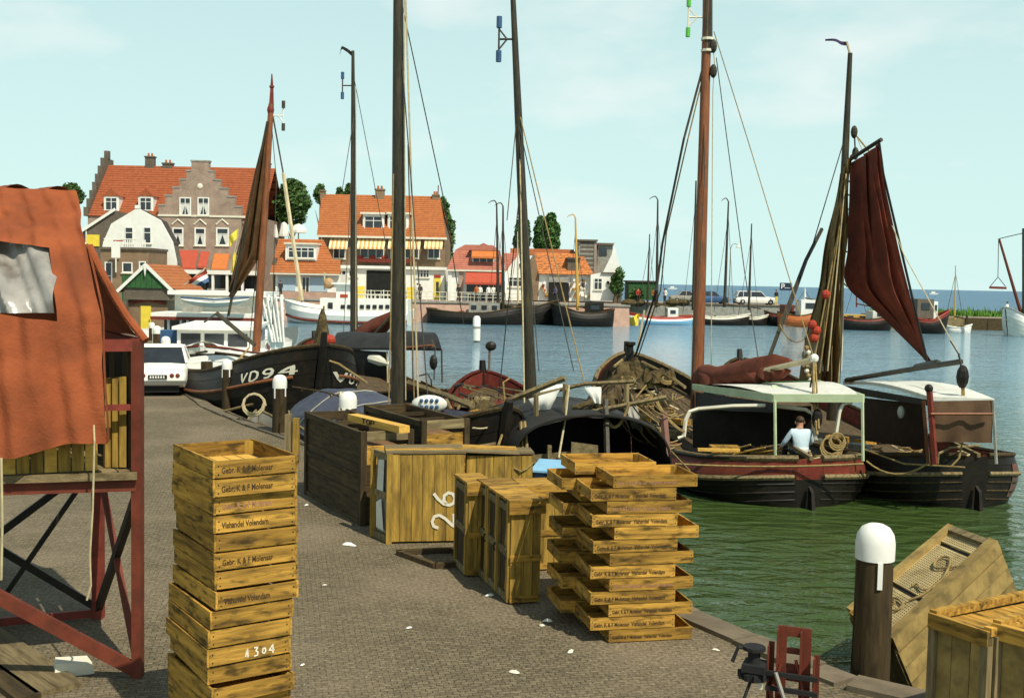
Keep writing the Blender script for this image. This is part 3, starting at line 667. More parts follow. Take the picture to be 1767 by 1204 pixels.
# --- large house with striped awnings
Y = 116; h = H('awning_house', 'large brown brick house with orange tiled roof and striped awnings', 552, 517, Y); X, Z = h.x, h.z
W = X(768); ze = Z(660, 408); zr = Z(660, 335)
h.part('wall', MB().b2(0, W, 0, 9.5, Z(660,462), ze), m_brickb); h.part('ground_floor', MB().b2(.05, W-.02, .02, 9.4, 0, Z(660,462)-.003), m_white)
slope(h, -.3, W+.15, -.45, ze-.1, X(541), X(752), 4.8, zr+.2, m_rooforg, 20)
slope(h, -.3, W+.15, 10, ze-.1, X(541), X(752), 4.8, zr+.2, m_rooforg, 6)
mb = MB(); mb.add([(0,0,ze),(0,9.5,ze),(X(541)+.3,4.8,zr)], [(0,1,2)]); mb.add([(W,0,ze),(W,9.5,ze),(X(752)-.2,4.8,zr)], [(0,1,2)]); h.part('gable_end', mb, m_brickd)
h.part('gutter', MB().b2(-.3, W+.2, -.62, -.45, ze-.22, ze-.02), m_cream)
h.part('belt_course', MB().b2(-.05, W+.25, -.35, -.003, Z(660,464), Z(660,459)), m_white)
for a, b in ((570,601),(618,666),(670,726),(733,764)):
    if b-a > 40: window(h, X(a)+.2, X(b)-.2, Z(a,445), Z(a,418), 0, 4 if b-a > 50 else 3, 2, .08)
    else: window(h, X(a)+.3, X(b)-.3, Z(a,446), Z(a,418), 0, 2, 2, .08)
for a, b, n in ((570,602,9),(618,665,13),(671,726,15),(733,764,9)): awning(h, X(a), X(b), Z(a,410), Z(a,427), 1.1, [m_striped, m_striped2], n=n)
h.part('flower_box', MB().b2(X(618), X(714), -.5, -.1, Z(660,453), Z(660,446)), m_dkred)
for a in (622, 643, 664, 690, 712): h.part('red_plants', MB().ball((X(a), -.3, Z(660,445)), (.35,.2,.25), 6, 4), m_red)
for a, b in ((624,661),(667,703)):
    x0, x1 = X(a), X(b); za, zb = Z(a,398), Z(a,369); yy = .6
    d = h.part('dormer', MB().b2(x0, x1, yy, yy+3, za-.3, zb), m_white)
    MB().b2(x0-.25, x1+.25, yy-.3, yy+3.6, zb+.003, zb+.2).build('dormer_roof', m_cream, d)
    window(h, x0+.15, x1-.15, za+.1, zb-.15, yy, 2, 2, .1, parent=d, curtain=0)
chimney(h, X(645), zr-1.2, Z(645,320), .95, .8, 4.6, m_brickb); chimney(h, X(745), zr-1.5, Z(745,330), .7, .7, 4.6, m_brickb)
chimney(h, X(543), zr-1.5, Z(543,322), .5, .6, 4.6, m_brickb, pots=False)
h.part('lightning_rod', MB().tube([(X(749),4.6,Z(745,330)),(X(749),4.6,Z(749,313))], .06, 5), m_redrust)
h.part('downpipe', MB().tube([(.15,-.12,0),(.15,-.12,ze-.2)], .07, 6), m_cream)
h.part('garage_opening', MB().b2(X(633), X(680), -.06, .05, .05, Z(660,467)), mat('dark_interior', (.012,.014,.012), .9, .3, 2))
for a in (590, 610): window(h, X(a)-.5, X(a)+.5, Z(a,478), Z(a,466), .02, 2, 1)
window(h, X(720), X(741), Z(730,479), Z(730,466), .02, 4, 2, .06)
door(h, X(750), X(761), 0, Z(755,480), m_yellow); h.part('door_transom', MB().b2(X(750), X(761), -.08, .0, Z(755,479), Z(755,474)), m_red)
for a, c in ((622, m_yellow), (711, m_yellow)): h.part('wall_panel', MB().b2(X(a)-.5, X(a)+.5, -.3, -.25, .1, 1.5), c)

# --- red-roofed house with dormer
Y = 114; h = H('red_roof_house', 'small house with pinkish red roof, orange dormer awning and red shop awning', 772, 518, Y); X, Z = h.x, h.z
W = X(872); ze = Z(820, 466); zr = Z(820, 421)
h.part('wall', MB().b2(.1, W-.1, 0, 7, 0, ze), m_white)
mb = MB(); zm = Z(790,432)
slope(h, -.1, W, -.3, ze, X(784), X(862), 1.4, zm, m_roofpink, 9)
slope(h, X(784), X(862), 1.4, zm, X(800), X(848), 4.2, zr, m_roofpink, 6)
d = h.part('dormer', MB().b2(X(812), X(856), .4, 3.6, Z(835,464), Z(835,432)), m_brickp)
MB().prism([(X(808),Z(835,432)+.003),(X(860),Z(835,432)+.003),(X(834),Z(834,419))], .2, 4).build('dormer_gable', m_roofpink, d)
window(h, X(815), X(852), Z(835,457), Z(835,440), .4, 3, 1, .08, parent=d)
awning(h, X(814), X(856), Z(835,431), Z(835,443), .9, m_aworg, parent=d, y=.4)
awning(h, X(804), X(868), Z(835,467), Z(835,488), 1.8, m_awred)
h.part('shop_opening', MB().b2(X(806), X(866), -.06, .02, .05, Z(835,474)), m_glass)
for a in (777, 796): h.part('corner_post', MB().b2(X(a)-.2, X(a)+.2, -.15, .0, 0, ze), m_brickp if a > 780 else m_white)
h.part('eaves_board', MB().b2(-.1, W, -.42, -.3, ze-.15, ze+.02), m_cream)
# little white gable
Y = 115; h = H('white_gable_cottage', 'narrow white gabled cottage between the two shop awnings', 871, 518, Y); X, Z = h.x, h.z
h.part('wall', MB().prism([(0,0),(X(906),0),(X(906),Z(906,458)),(X(901),Z(901,432)),(X(885),Z(885,452)),(0,Z(872,470))], 0, .3), m_white)
h.part('rear_wall', MB().b2(.2, X(905), .303, 6, 0, Z(880,462)), m_brickb)
slope(h, 0, X(901), .35, Z(880,470), X(868), X(898), 3.5, Z(880,436), m_roofpink, 8)
window(h, X(878), X(901), Z(890,495), Z(890,478), 0, 3, 2, .08); window(h, X(895), X(901), Z(890,462), Z(890,454), 0, 1, 1, .05, sill=False)
# --- mottled-roof shop
Y = 116; h = H('mottled_roof_shop', 'souvenir shop with mottled orange roof and open dark front', 905, 518, Y, 'shop'); X, Z = h.x, h.z
W = X(1022); ze = Z(965, 474)
h.part('wall', MB().b2(.3, W, .3, 7, 0, ze), m_white)
slope(h, X(930), W+.2, -.2, ze, X(922), X(1008), 3.6, Z(960,436), m_roofdark, 13)
slope(h, X(880), X(1000), 3.4, Z(930,440), X(880), X(994), 6.5, Z(930,427), m_rooforg, 7)
h.part('side_gable', MB().prism([(X(905),0),(X(930),0),(X(931),Z(931,476)),(X(922),Z(922,436)),(X(906),Z(906,462))], .25, 1.0), m_brickb)
d = h.part('dormer', MB().b2(X(980), X(1000), .4, 3.0, Z(990,470), Z(990,448)), m_brickd); MB().b2(X(978), X(1002), .2, 3.2, Z(990,448)+.003, Z(990,446)+.1).build('dormer_roof', m_roofdk, d)
h.part('shop_opening', MB().b2(X(948), X(983), -.02, .28, .05, Z(965,488)), mat('shop_interior', (.015,.015,.013), .9, .3, 2))
h.part('shop_sign', MB().b2(X(948), X(982), -.12, .29, Z(965,487), Z(965,478)), m_grey)
rr = random.Random(11)
for x0, x1 in ((929,947),(984,1000),(1002,1018)):
    for k in range(8):
        xx = X(rr.uniform(x0, x1)); zz = rr.uniform(.3, Z(965,482)); sz = rr.uniform(.15,.34)
        h.part('souvenir', MB().b2(xx-sz/2, xx+sz/2, -.15-rr.uniform(0,.2), .29, zz-sz/2, zz+sz/2), rr.choice([m_orange, m_white, m_cream, m_dkred, WX]))
window(h, X(1003), X(1012), Z(1005,498), Z(1005,480), .3, 1, 2)
# --- grey tower block and white gable
Y = 117; h = H('grey_twin_tower', 'grey weathered boarded tower pair behind the white sloping gable', 998, 518, Y, 'tower'); X, Z = h.x, h.z
h.part('tower', MB().prism([(0,0),(X(1032),0),(X(1029),Z(1030,415)),(X(1000),Z(1000,416))], 2.0, 5.5), m_grey)
h.part('tower_side', MB().prism([(X(1027),Z(1030,480)),(X(1034),Z(1030,480)),(X(1031),Z(1030,416)),(X(1027),Z(1030,416))], 1.9, 5.6), m_fargr)
h.part('tower_cap', MB().b2(X(996), X(1033), 1.7, 5.8, Z(1010,415)+.003, Z(1010,412)), m_brickd)
h.part('tower', MB().prism([(X(1034),0),(X(1062),0),(X(1060),Z(1050,423)),(X(1034),Z(1040,422))], 2.4, 5.5), m_grey)
h.part('tower_cap', MB().b2(X(1031), X(1063), 2.1, 5.8, Z(1045,422)+.003, Z(1045,418)), m_brickd)
h.part('tower_window', MB().b2(X(1036), X(1050), 2.3, 2.39, Z(1045,440), Z(1045,427)), m_glass)
for i in range(16): h.part('board', MB().b2(X(1003), X(1026), 1.95, 1.998, Z(1010,478)+i*.24, Z(1010,478)+i*.24+.2), m_brickd if i % 2 else m_grey)
h2 = H('white_gable_building', 'white building with long sloping gable next to the grey tower', 1015, 518, 115.5); X, Z = h2.x, h2.z
h2.part('wall', MB().prism([(X(1020),0),(X(1074),0),(X(1074),Z(1074,470)),(X(1064),Z(1064,440)),(X(1059),Z(1059,419)),(X(1055),Z(1055,440)),(X(1041),Z(1041,470)),(X(1020),Z(1020,474))], 0, .4), m_white)
h2.part('rear_wall', MB().b2(X(1022), X(1073), .403, 7, 0, Z(1040,472)), m_brickb)
h2.part('eaves_board', MB().b2(X(1038), X(1078), -.2, -.003, Z(1060,472), Z(1060,470)), m_brickd)
window(h2, X(1026), X(1040), Z(1030,500), Z(1030,480), 0, 2, 2, .06)
for k, px in enumerate((1050,1058)): h2.part('wall_lantern', MB().b2(X(px)-.12, X(px)+.12, -.2, -.01, Z(px,490), Z(px,485)), m_black)
# green hut
h = H('green_hut', 'dark green boarded hut at the end of the shop row', 1084, 517, 118, 'hut'); X, Z = h.x, h.z; W = X(1134)
h.part('wall', MB().b2(0, W, 0, 4, 0, Z(1100,487)), m_green)
for i in range(14): h.part('board', MB().b2(i*W/14+.01, (i+1)*W/14-.01, -.05, -.003, 0.02, Z(1100,487)-.02), m_green)
h.part('roof', MB().b2(-.15, W+.15, -.2, 4.2, Z(1100,487)+.003, Z(1100,485)+.06), m_roofdk)

# ------------------------------------------------------------------ trees
def tree(label, pxc, pyt, pyb, wpx, Y, kind=0, n=2600, cat='tree', name='broadleaf_tree', zb=1.4, group=None):
    n = int(n*1.8); top = P(pxc, pyt, Y); base = Vector((top.x, Y, zb)); t = thing(name, label, cat, base, group=group)
    Ht = top.z - zb; rw = wpx/2*Y/1900; zc0 = P(pxc, pyb, Y).z - zb; rr = random.Random(int(pxc*7+Y))
    MB().tube([(0,0,0),(.1,0,Ht*.3),(0,.1,Ht*.6),(.05,0,Ht*.9)], [.28,.22,.14,.04], 7).build('trunk', m_bark, t)
    lim = MB()
    for i in range(7):
        a = rr.uniform(0, 2*PI); z = rr.uniform(.3,.7)*Ht
        lim.tube([(0,0,z),(math.cos(a)*rw*.35, math.sin(a)*rw*.35, z+Ht*.1),(math.cos(a)*rw*.7, math.sin(a)*rw*.7, z+Ht*.18)], [.1,.06,.02], 5)
    lim.build('limb', m_bark, t)
    mb = MB(); blobs = []
    nb = 34 if kind == 0 else 26
    for i in range(nb):
        u = rr.random(); z = lerp(zc0, Ht, u)
        if kind == 0: rad = rw*math.sin(PI*min(.97, max(.08, .12+u*.86)))**.6
        else: rad = rw*(math.sin(PI*min(.97, .30+u*.66))**.75)
        a = rr.uniform(0, 2*PI); d = rad*rr.uniform(.15,.72); r = max(.45, rad*rr.uniform(.28,.46))
        z = min(z, Ht-r*.8)
        blobs.append((Vector((math.cos(a)*d, math.sin(a)*d, z)), r))
    for k in range(n):
        if rr.random() < .42:
            u = rr.random(); z_ = lerp(zc0, Ht*.99, u); a = rr.uniform(0, 2*PI)
            pr = rw*(math.sin(PI*min(.97, max(.08, .12+u*.86)))**.6 if kind == 0 else math.sin(PI*min(.985, .28+u*.7))**.9)*(1+.14*math.sin(a*3+z_*1.7)+.1*math.sin(z_*3.1))
            c, r = Vector((math.cos(a)*pr*.8, math.sin(a)*pr*.8, z_)), pr*.18
        else: c, r = blobs[rr.randrange(nb)]
        d = Vector((rr.gauss(0,1), rr.gauss(0,1), rr.gauss(0,1))).normalized()*r*rr.uniform(.55,1.12)
        d.z *= 1.15; p = c+d; s_ = rr.uniform(.09,.30); q = Vector((rr.gauss(0,1), rr.gauss(0,1), rr.gauss(0,1))).normalized(); u_ = q.orthogonal().normalized(); v_ = q.cross(u_)
        mb.add([p-u_*s_, p+v_*s_*.6, p+u_*s_, p-v_*s_*.6], [(0,1,2,3)])
    mb.build('crown', m_leaf2 if kind else m_leaf, t)
    return t
tree('broad dark green tree between the hotel and the cottage', 505, 310, 385, 62, 128, 0, 4200)
tree('smaller green tree left of the broad tree, behind the mast', 478, 328, 385, 36, 131, 0, 2200)
tree('tall green tree right behind the large awning house', 764, 341, 445, 46, 127, 1, 3200)
tree('low treetop showing above the ridge beside the thin mast', 603, 318, 345, 16, 150, 0, 700)
tree('treetop behind the left corner of the large roof', 552, 320, 345, 22, 150, 0, 700)
tree('small treetop over the ridge further left', 586, 326, 345, 12, 150, 0, 400)
tree('dark tree top behind the orange tarpaulin peak', 122, 318, 350, 44, 135, 0, 1600)
for i, (a, b, w_, s_) in enumerate(((902,371,30,'leftmost poplar, half hidden by the leaning mast'),(932,376,20,'slim poplar in the middle of the poplar row'),(952,370,32,'rightmost and fullest poplar of the row'))):
    tree(s_, a, b, 428, w_, 130, 1, 2400, name='poplar_tree', group='poplars behind the shops')
for i, (a, b) in enumerate(((1062,475),(1069,464))):
    tree(('low shrub against the white gable' , 'taller shrub at the corner of the white gable')[i], a, b, 505, 12, 114.4, 0, 260, cat='shrub', name='shrub')
tree('rounded brown bush by the green hut', 1097, 500, 516, 26, 113.5, 0, 420, cat='shrub', name='shrub')
# ------------------------------------------------------------------ boats
class Boat:
    def __init__(s, name, label, stern, bow, beam, bp=None, sp=None, rake=.5, cat='boat', group=None, fl=.9, wl=WL):
        s.S = Vector((*stern, wl)); s.B = Vector((*bow, wl)); s.L = (s.B-s.S).length; s.W = beam
        d = s.B-s.S; s.rz = math.atan2(d.y, d.x)
        s.r = thing(name, label, cat, (s.S+s.B)/2, s.rz, group); s.rake = rake; s.fl = fl
        s.bp = bp or [(0,.12),(.012,.34),(.04,.55),(.08,.70),(.2,.88),(.45,.99),(.62,1.0),(.8,.9),(.92,.62),(.98,.28),(1,.05)]
        s.sp = sp or [(0,.95),(.25,.62),(.5,.62),(.75,.95),(.9,1.4),(1,1.8)]
        s.m = Matrix.Translation(s.r.location) @ Matrix.Rotation(s.rz, 4, 'Z'); s.inv = s.m.inverted()
    def sheer(s, t): return curve(s.sp, t)
    def half(s, t): return max(.02, s.W/2*curve(s.bp, t))
    def pt(s, t, v, sd, off=0):
        """t 0 stern .. 1 bow, v 0 rail .. 1 keel"""
        zt = s.sheer(t); zb = -.5 + .25*(max(0, t-.8)/.2)**2 + .25*(max(0, .12-t)/.12)**2
        z = lerp(zt, zb, v)
        b = s.half(t)
        # girth shape: slight tumblehome to the rail, full at v=.28, tucks under below the water
        g = curve([(0,s.fl),(.28,1.0),(.6,.90),(.85,.66),(1,.2)], v)
        x = (t-.5)*s.L + s.rake*((max(0,t-.7)/.3)**2)*(zt*(1-v))*.35 - s.rake*((max(0,.3-t)/.3)**2)*(1-v)*.2
        y = max(.004, b*g + off)
        return Vector((x, sd*y, z))
    def hull(s, m_of, ns=6, nt=26, plank=True, name='strake'):
        """planked hull: every strake a part, laid with a small lap"""
        if not plank:
            mb = MB()
            for sd in (-1, 1): mb.grid(lambda u, v: s.pt(.5-.5*math.cos(PI*u), v, sd), nt, 5)
            o = mb.build('hull', m_of(0), s.r, smooth=True); 
        else:
            for sd in (-1, 1):
                for k in range(ns):
                    v0, v1 = k/ns, (k+1)/ns; mb = MB(); rows = []
                    for i in range(nt+1):
                        t = .5-.5*math.cos(PI*i/nt); rows.append((s.pt(t, v0, sd, .0), s.pt(t, v0, sd, .028), s.pt(t, v1-.004, sd, .036), s.pt(t, v1-.004, sd, .0)))
                    vs = [p for r_ in rows for p in r_]; fs = []
                    for i in range(nt):
                        for j in range(4): a = i*4+j; b = i*4+(j+1)%4; fs.append((a, b, b+4, a+4))
                    fs.append((0,1,2,3)); fs.append((nt*4+3, nt*4+2, nt*4+1, nt*4))
                    mb.add(vs, fs).build(name, m_of(k), s.r, smooth=True)
        # transom / stern closing
        mb = MB()
        for k in range(6):
            mb.cur = k; a, b = k/6, (k+1)/6; mb.add([s.pt(0,a,-1), s.pt(0,a,1), s.pt(0,b,1), s.pt(0,b,-1)], [(0,1,2,3)])
        mb.build('stern_panel', [m_of(int(k*ns/6)) for k in range(6)], s.r)
    def inner(s, m, deckm, dz=.42, nt=22, t0=.0, t1=1.0, planks=0):
        mb = MB()
        def f(sd):
            def g(u, v):
                t = lerp(t0, t1, .5-.5*math.cos(PI*u)); p = s.pt(t, 0, sd, -.05); p.z -= v*dz; p.y *= .985; p.x *= .985
                return p
            return g
        for sd in (-1, 1): mb.grid(f(sd), nt, 1)
        mb.build('bulwark_lining', m, s.r, smooth=True)
        def dk(u, v):
            t = lerp(t0, t1, .5-.5*math.cos(PI*u)); p = s.pt(t, 0, 1, -.04); p.z -= dz; p.x *= .985; p.y *= (v*2-1); return p
        if planks:
            for k in range(planks):
                a, b = k/planks, (k+1)/planks
                mb = MB(); mb.grid(lambda u, v: dk(u, lerp(a+.004, b-.004, v)), nt, 1); mb.build('deck_plank', deckm, s.r)
            mb = MB(); mb.grid(lambda u, v: dk(u, v)-Vector((0,0,.03)), nt, 2); mb.build('deck', m_black, s.r)
        else:
            mb = MB(); mb.grid(dk, nt, 4); mb.build('deck', deckm, s.r)
    def rail(s, m, r=.05, v=0, nt=28, off=.02, name='cap_rail', t0=0.0, t1=1.0):
        for sd in (-1, 1):
            MB().tube([s.pt(lerp(t0,t1,.5-.5*math.cos(PI*i/nt)), v, sd, off)+Vector((0,0,.02 if v == 0 else 0)) for i in range(nt+1)], r, 6).build(name, m, s.r, smooth=True)
    def stem(s, m, up=.25):
        p = [s.pt(1, v, 1)*1 for v in (1,.7,.4,.15,0)]; p = [Vector((q.x+.04, 0, q.z)) for q in p]; p.append(p[-1]+Vector((.06,0,up)))
        MB().tube(p, [.07,.09,.1,.1,.1,.08], 6).build('stem_post', m, s.r)
    def rudder(s, m, h=1.3):
        x = s.pt(0,0,1).x; z = s.sheer(0)
        MB().hexa([(x-.30,-.03,-.5),(x,-.03,-.5),(x,.03,-.5),(x-.30,.03,-.5),(x-.16,-.03,z*.35),(x-.02,-.03,z*.45),(x-.02,.03,z*.45),(x-.16,.03,z*.35)]).build('rudder', m, s.r)
        MB().beam((x-.05,0,z+.02),(x+1.2,0,z+.16),.07,.07).build('tiller', GXw, s.r)
    def leeboard(s, m, sd, t=.5):
        p = s.pt(t, 0, sd, .1); mb = MB()
        pl = [(-.25,.1),(.25,.1),(.5,-1.0),(.35,-1.5),(-.5,-1.5),(-.7,-1.0)]
        mb.prism([(p.x+a, p.z+b) for a, b in pl], p.y-.03, p.y+.03); mb.build('leeboard', m, s.r)
    def T(s, p): return s.inv @ Vector(p)
    def W_(s, p): return s.m @ Vector(p)
    def mast(s, top, foot, Y, rb, rt, m, name='mast', n=10, band=True, fz=None):
        a = P(*foot, Y); b = P(*top, Y)
        if fz is not None: a = a + (a-b)*((a.z-fz)/(b.z-a.z))
        L = [a.lerp(b, k/8) for k in range(9)]; R = [lerp(rb, rt, (k/8)**1.3) for k in range(9)]
        o = MB().tube(L, R, n).build(name, m, s.r, world=True, smooth=True)
        return a, b, o
    def line(s, pts, r=.012, m=None, name='rope'): return MB().tube(pts, r, 5).build(name, m or m_wire, s.r, world=True)
    def poly(s, name, mb, m, smooth=False, label=None, parent=None): return mb.build(name, m, parent or s.r, world=True, smooth=smooth, label=label)
    def loc(s, name, mb, m, smooth=False, label=None, parent=None): return mb.build(name, m, parent or s.r, smooth=smooth, label=label)

def cloth(fn, nu, nv): return MB().grid(fn, nu, nv)
def quadcloth(c, nu=16, nv=20, amp=.1, fr=3.0, bulge=.3, axis=Vector((0,-1,0))):
    """c: corners (00,10,11,01) world; folds run along v"""
    c = [Vector(q) for q in c]
    def f(u, v):
        p = c[0].lerp(c[1], u).lerp(c[3].lerp(c[2], u), v)
        w_ = math.sin(u*fr*2*PI+v*1.2)*amp*(.3+v*.7) + bulge*math.sin(PI*u)*math.sin(PI*min(1,v*1.0))
        w_ += min(.03, amp*.3)*math.sin(u*11+v*7)
        return p + axis*w_
    q_ = MB().grid(f, nu, nv); q_.sm = True; return q_
def block(b, p, r=.09, name='pulley_block', m=None):
    return MB().ball(p, (r*.7, r*.7, r*1.3), 8, 6).build(name, m or m_sail, b.r, world=True)
def coil(b, c, R, r=.018, n=4, name='rope_coil', m=None, tilt=0):
    pts = []
    for i in range(n*12+1):
        a = i/12*2*PI; rr_ = R*(1-.08*(i/12)); v = Vector((math.cos(a)*rr_, math.sin(a)*rr_*math.cos(tilt), math.sin(a)*rr_*math.sin(tilt)+i*.0025)); pts.append(Vector(c)+v)
    return MB().tube(pts, r, 5).build(name, m or m_rope, b.r, world=True)
def antenna(b, px, py, Y, mpx, m, endm, h=.62, tri=True, sgn=1):
    """radar-reflector like H aerial on the mast: vertical rod with capped ends and a bracket"""
    c = P(px, py, Y); q = P(mpx, py, Y)
    o = MB().tube([c+Vector((0,0,-h)), c+Vector((0,0,h))], .022, 6).tube([c, q], .022, 6).build('masthead_aerial', m, b.r, world=True)
    if tri:
        k = c.lerp(q, .45)
        MB().tube([k, c+Vector((0,0,h*.6))], .018, 5).tube([k, c-Vector((0,0,h*.6))], .018, 5).build('aerial_strut', m, o, world=True)
    for s_ in (-1, 1): MB().lathe([(.055,-.11),(.055,.11)], c+Vector((0,0,h*s_)), 8).build('aerial_cap', endm, o, world=True)
def clutter(b, t0, t1, n, seed, dz=.38, mats=None, sc=1.0):
    """fish boxes, tins, coils and timber lying about on a working deck, as parts of the boat's gear"""
    rr = random.Random(seed); mats = mats or [WX, GXw, DXw, m_rope, m_dkred, m_grey]
    for k in range(n):
        t = rr.uniform(t0, t1); hb = b.half(t)*.72; p = Vector(((t-.5)*b.L, rr.uniform(-hb, hb), b.sheer(t)-dz))
        m = rr.choice(mats); c = rr.random(); a = rr.uniform(0, PI)
        if c < .3:
            mb = MB(); x, y, z = rr.uniform(.3,.6)*sc, rr.uniform(.2,.4)*sc, rr.uniform(.12,.3)*sc
            mb.box(p+Vector((0,0,z/2)), (x,y,z), Euler((rr.uniform(-.15,.15),0,a))); mb.build('deck_box', m if m is not m_rope else WX, b.r)
        elif c < .6:
            pts = [p+Vector((math.cos(i*.7)*(.22-.004*i), math.sin(i*.7)*(.22-.004*i), .03+.01*i)) for i in range(34)]
            MB().tube(pts, .022, 5).build('rope_coil', m_rope if rr.random() < .7 else m_ropel, b.r)
        elif c < .8:
            d = Vector((math.cos(a), math.sin(a)*.5, rr.uniform(-.05,.25)))*rr.uniform(.5,1.2)
            MB().tube([p+Vector((0,0,.1))-d*.5, p+Vector((0,0,.15))+d*.5], rr.uniform(.02,.045), 6).build('spar', rr.choice([GXw, m_mastp, DXw]), b.r)
        else:
            mb = MB(); 
            def f(u, v, p=p, s_=rr.uniform(.25,.5), ph=rr.uniform(0,6)):
                x = (u-.5)*2; y = (v-.5)*2; return p+Vector((x*s_, y*s_*.8, max(0, (1-x*x)*(1-y*y))*s_*.6*(1+.3*math.sin(7*x+ph)*math.cos(5*y))))
            mb.grid(f, 14, 14).jit(.07,5,k); mb.build('net_heap', m_net if rr.random() < .6 else m_sail, b.r, smooth=True)

blk = lambda k: m_black
# ===== VD94 : black botter moored along the quay, bow towards us
A = Boat('fishing_boat', 'black fishing boat VD94 with white letters on its bow, tied along the quay', (-10.9,38.2), (-5.25,28.9), 4.0,
         sp=[(0,1.35),(.3,1.2),(.55,1.28),(.75,1.5),(.9,1.9),(1,2.35)], bp=[(0,.35),(.1,.7),(.3,.95),(.6,1.0),(.8,.97),(.91,.8),(.97,.48),(1,.06)], rake=.9)
A.hull(blk, 7, 30); A.inner(m_black, DKX, .35); A.rail(DXw, .055); A.rail(m_mastr, .045, .30, off=.05, name='rubbing_strake', t0=.02, t1=.985); A.stem(m_black, .35); A.rudder(DXw)
def onhull(b, t0, sd, v0, h, dirn=-1, off=.05):
    def f(u, w_):
        t = t0 + dirn*u*h/b.L; z0 = b.sheer(t); zb = -.5
        v = v0 - w_*h/(z0-zb); p = b.pt(t, v, sd, off); return p
    return f
A.poly  # quay side is -y: letters read from stern to bow; the far bow carries them again, bow to stern
mb = strokes('VD94', onhull(A, .905, -1, .27, .26, 1), MB(), .17, .95); A.loc('registration_letters', mb, m_cream)
mb = strokes('VD94', onhull(A, .990, 1, .36, .28, -1), MB(), .17, .95); A.loc('registration_letters', mb, m_cream)
YA = 34.0
A.mast((468,180),(442,606), YA, .13, .085, m_mastr, n=12)
A.line([P(468,182,YA), P(469,150,YA), P(469,128,YA)], [.08,.05,.02], m_dkred, 'topmast')
A.poly('masthead_fitting', MB().ball(P(467,190,YA), (.11,.11,.17), 8, 6), m_dkred); A.poly('topmast_cap', MB().ball(P(469,150,YA), (.08,.08,.06), 8, 5), m_dkred)
antenna(A, 489, 200, YA, 470, m_white, m_wire, .34)
A.line([P(470,195,YA), P(489,300,YA)], .025, m_wire, 'forestay'); A.line([P(467,195,YA), P(477,310,YA), P(470,560,YA)], .012)
A.line([P(489,300,YA), P(521,520,YA-2)], .06, m_mastp, 'pale_boom')
for a, b, c, d_ in ((464,200,398,490),(465,200,390,560),(466,195,430,600),(465,240,408,440)): A.line([P(a,b,YA), P(c,d_,YA+.5)], .014)
def sailA(u, v):
    L_ = [P(458,225,YA), P(440,300,YA), P(425,370,YA), P(410,440,YA), P(393,500,YA)]; R_ = [P(462,230,YA), P(459,300,YA), P(455,370,YA), P(450,440,YA), P(397,520,YA)]
    k = min(3.999, v*4); i = int(k); f_ = k-i; a = L_[i].lerp(L_[i+1], f_); b = R_[i].lerp(R_[i+1], f_)
    p = a.lerp(b, u); p.y += .18*math.sin(u*14+v*3)*math.sin(PI*u) - .1*math.sin(5*v); return p
A.poly('brown_gaff_sail', MB().grid(sailA, 22, 26), m_sailb, True)
A.line([P(462,210,YA-.1), P(394,545,YA-.1)], .045, m_mastd, 'sprit')
A.line([P(374,540,YA), P(440,595,YA-.5)], .07, m_mastd, 'boom')
A.line([P(374,540,YA), P(352,556,YA)], .03, m_wire, 'boom_tackle')
clutter(A, .1, .75, 9, 3)
for k in range(5): A.line(sag(P(551+2*k,560-8*k,29.2), P(556+6*math.cos(k*2),606,29.0), .05), .03, m_rope, 'mooring_rope')
A.loc('white_deck_cover', MB().grid(lambda u, v: Vector(((lerp(.16,.74,u)-.5)*A.L, (2*v-1)*A.half(lerp(.16,.74,u))*.80, A.sheer(lerp(.16,.74,u))+.02+.16*math.sin(PI*v)+.02*math.sin(u*22))), 20, 10), m_offw, True)
A.poly('rope_bundle', MB().lathe([(.28,-.1),(.2,.35),(.1,.9),(.03,1.1)], P(556,604,29.1), 9), m_net)
A.poly('red_buoy', MB().ball(P(569,587,29), (.16,.16,.16), 10, 7), m_red)
# the anchor hanging off the bow and mooring line
A.line([P(560,620,28.6), P(585,628,28.5), P(633,660,27.0)], .035, m_rope, 'mooring_rope')

# ===== C : botter behind it, stern towards us, dark flat canopy over the stern
Cb = Boat('fishing_boat', 'black fishing boat with dark grey awning behind the VD94, thin dark mast', (-2.1,31.2), (-7.2,40.6), 3.8)
Cb.hull(blk, 6, 24); Cb.inner(m_dkred, DKX, .45); Cb.rail(DXw, .05); Cb.stem(m_black, .3); Cb.rudder(DXw); Cb.rail(m_mastr, .04, .28, off=.04, name='rubbing_strake')
YC = 36.0
Cb.mast((609,88),(611,590), YC, .13, .05, m_mastd)
def can(b, pts, Y, hh=.06, m=m_blackg, name='awning_roof', camber=.25):
    """pts: near-left, near-right, far-right, far-left (px,py,Y) -> cambered roof"""
    c = [P(*q) for q in pts]
    def f(u, v):
        p = c[0].lerp(c[1], u).lerp(c[3].lerp(c[2], u), v); p.z += camber*math.sin(PI*v) + .03*math.sin(u*11)*math.sin(PI*v); return p
    mb = MB().grid(f, 16, 10); mb.grid(lambda u, v: f(u, v)-Vector((0,0,hh)), 16, 10)
    n = 16
    for v_ in (0, 1):
        mb.grid(lambda u, v, v_=v_: f(u, v_)-Vector((0,0,hh*v)), 16, 1)
    for u_ in (0, 1): mb.grid(lambda u, v, u_=u_: f(u_, u)-Vector((0,0,hh*v)), 10, 1)
    return b.poly(name, mb, m, True)
can(Cb, ((573,600,32.2),(762,601,29.8),(740,586,33.0),(590,587,35.5)), 32, camber=.35)
Cb.poly('awning_side', quadcloth([P(573,601,32.25), P(668,607,31.1), P(668,655,31.1), P(580,640,32.25)], 10, 6, .05, 2, .0), m_blackg)
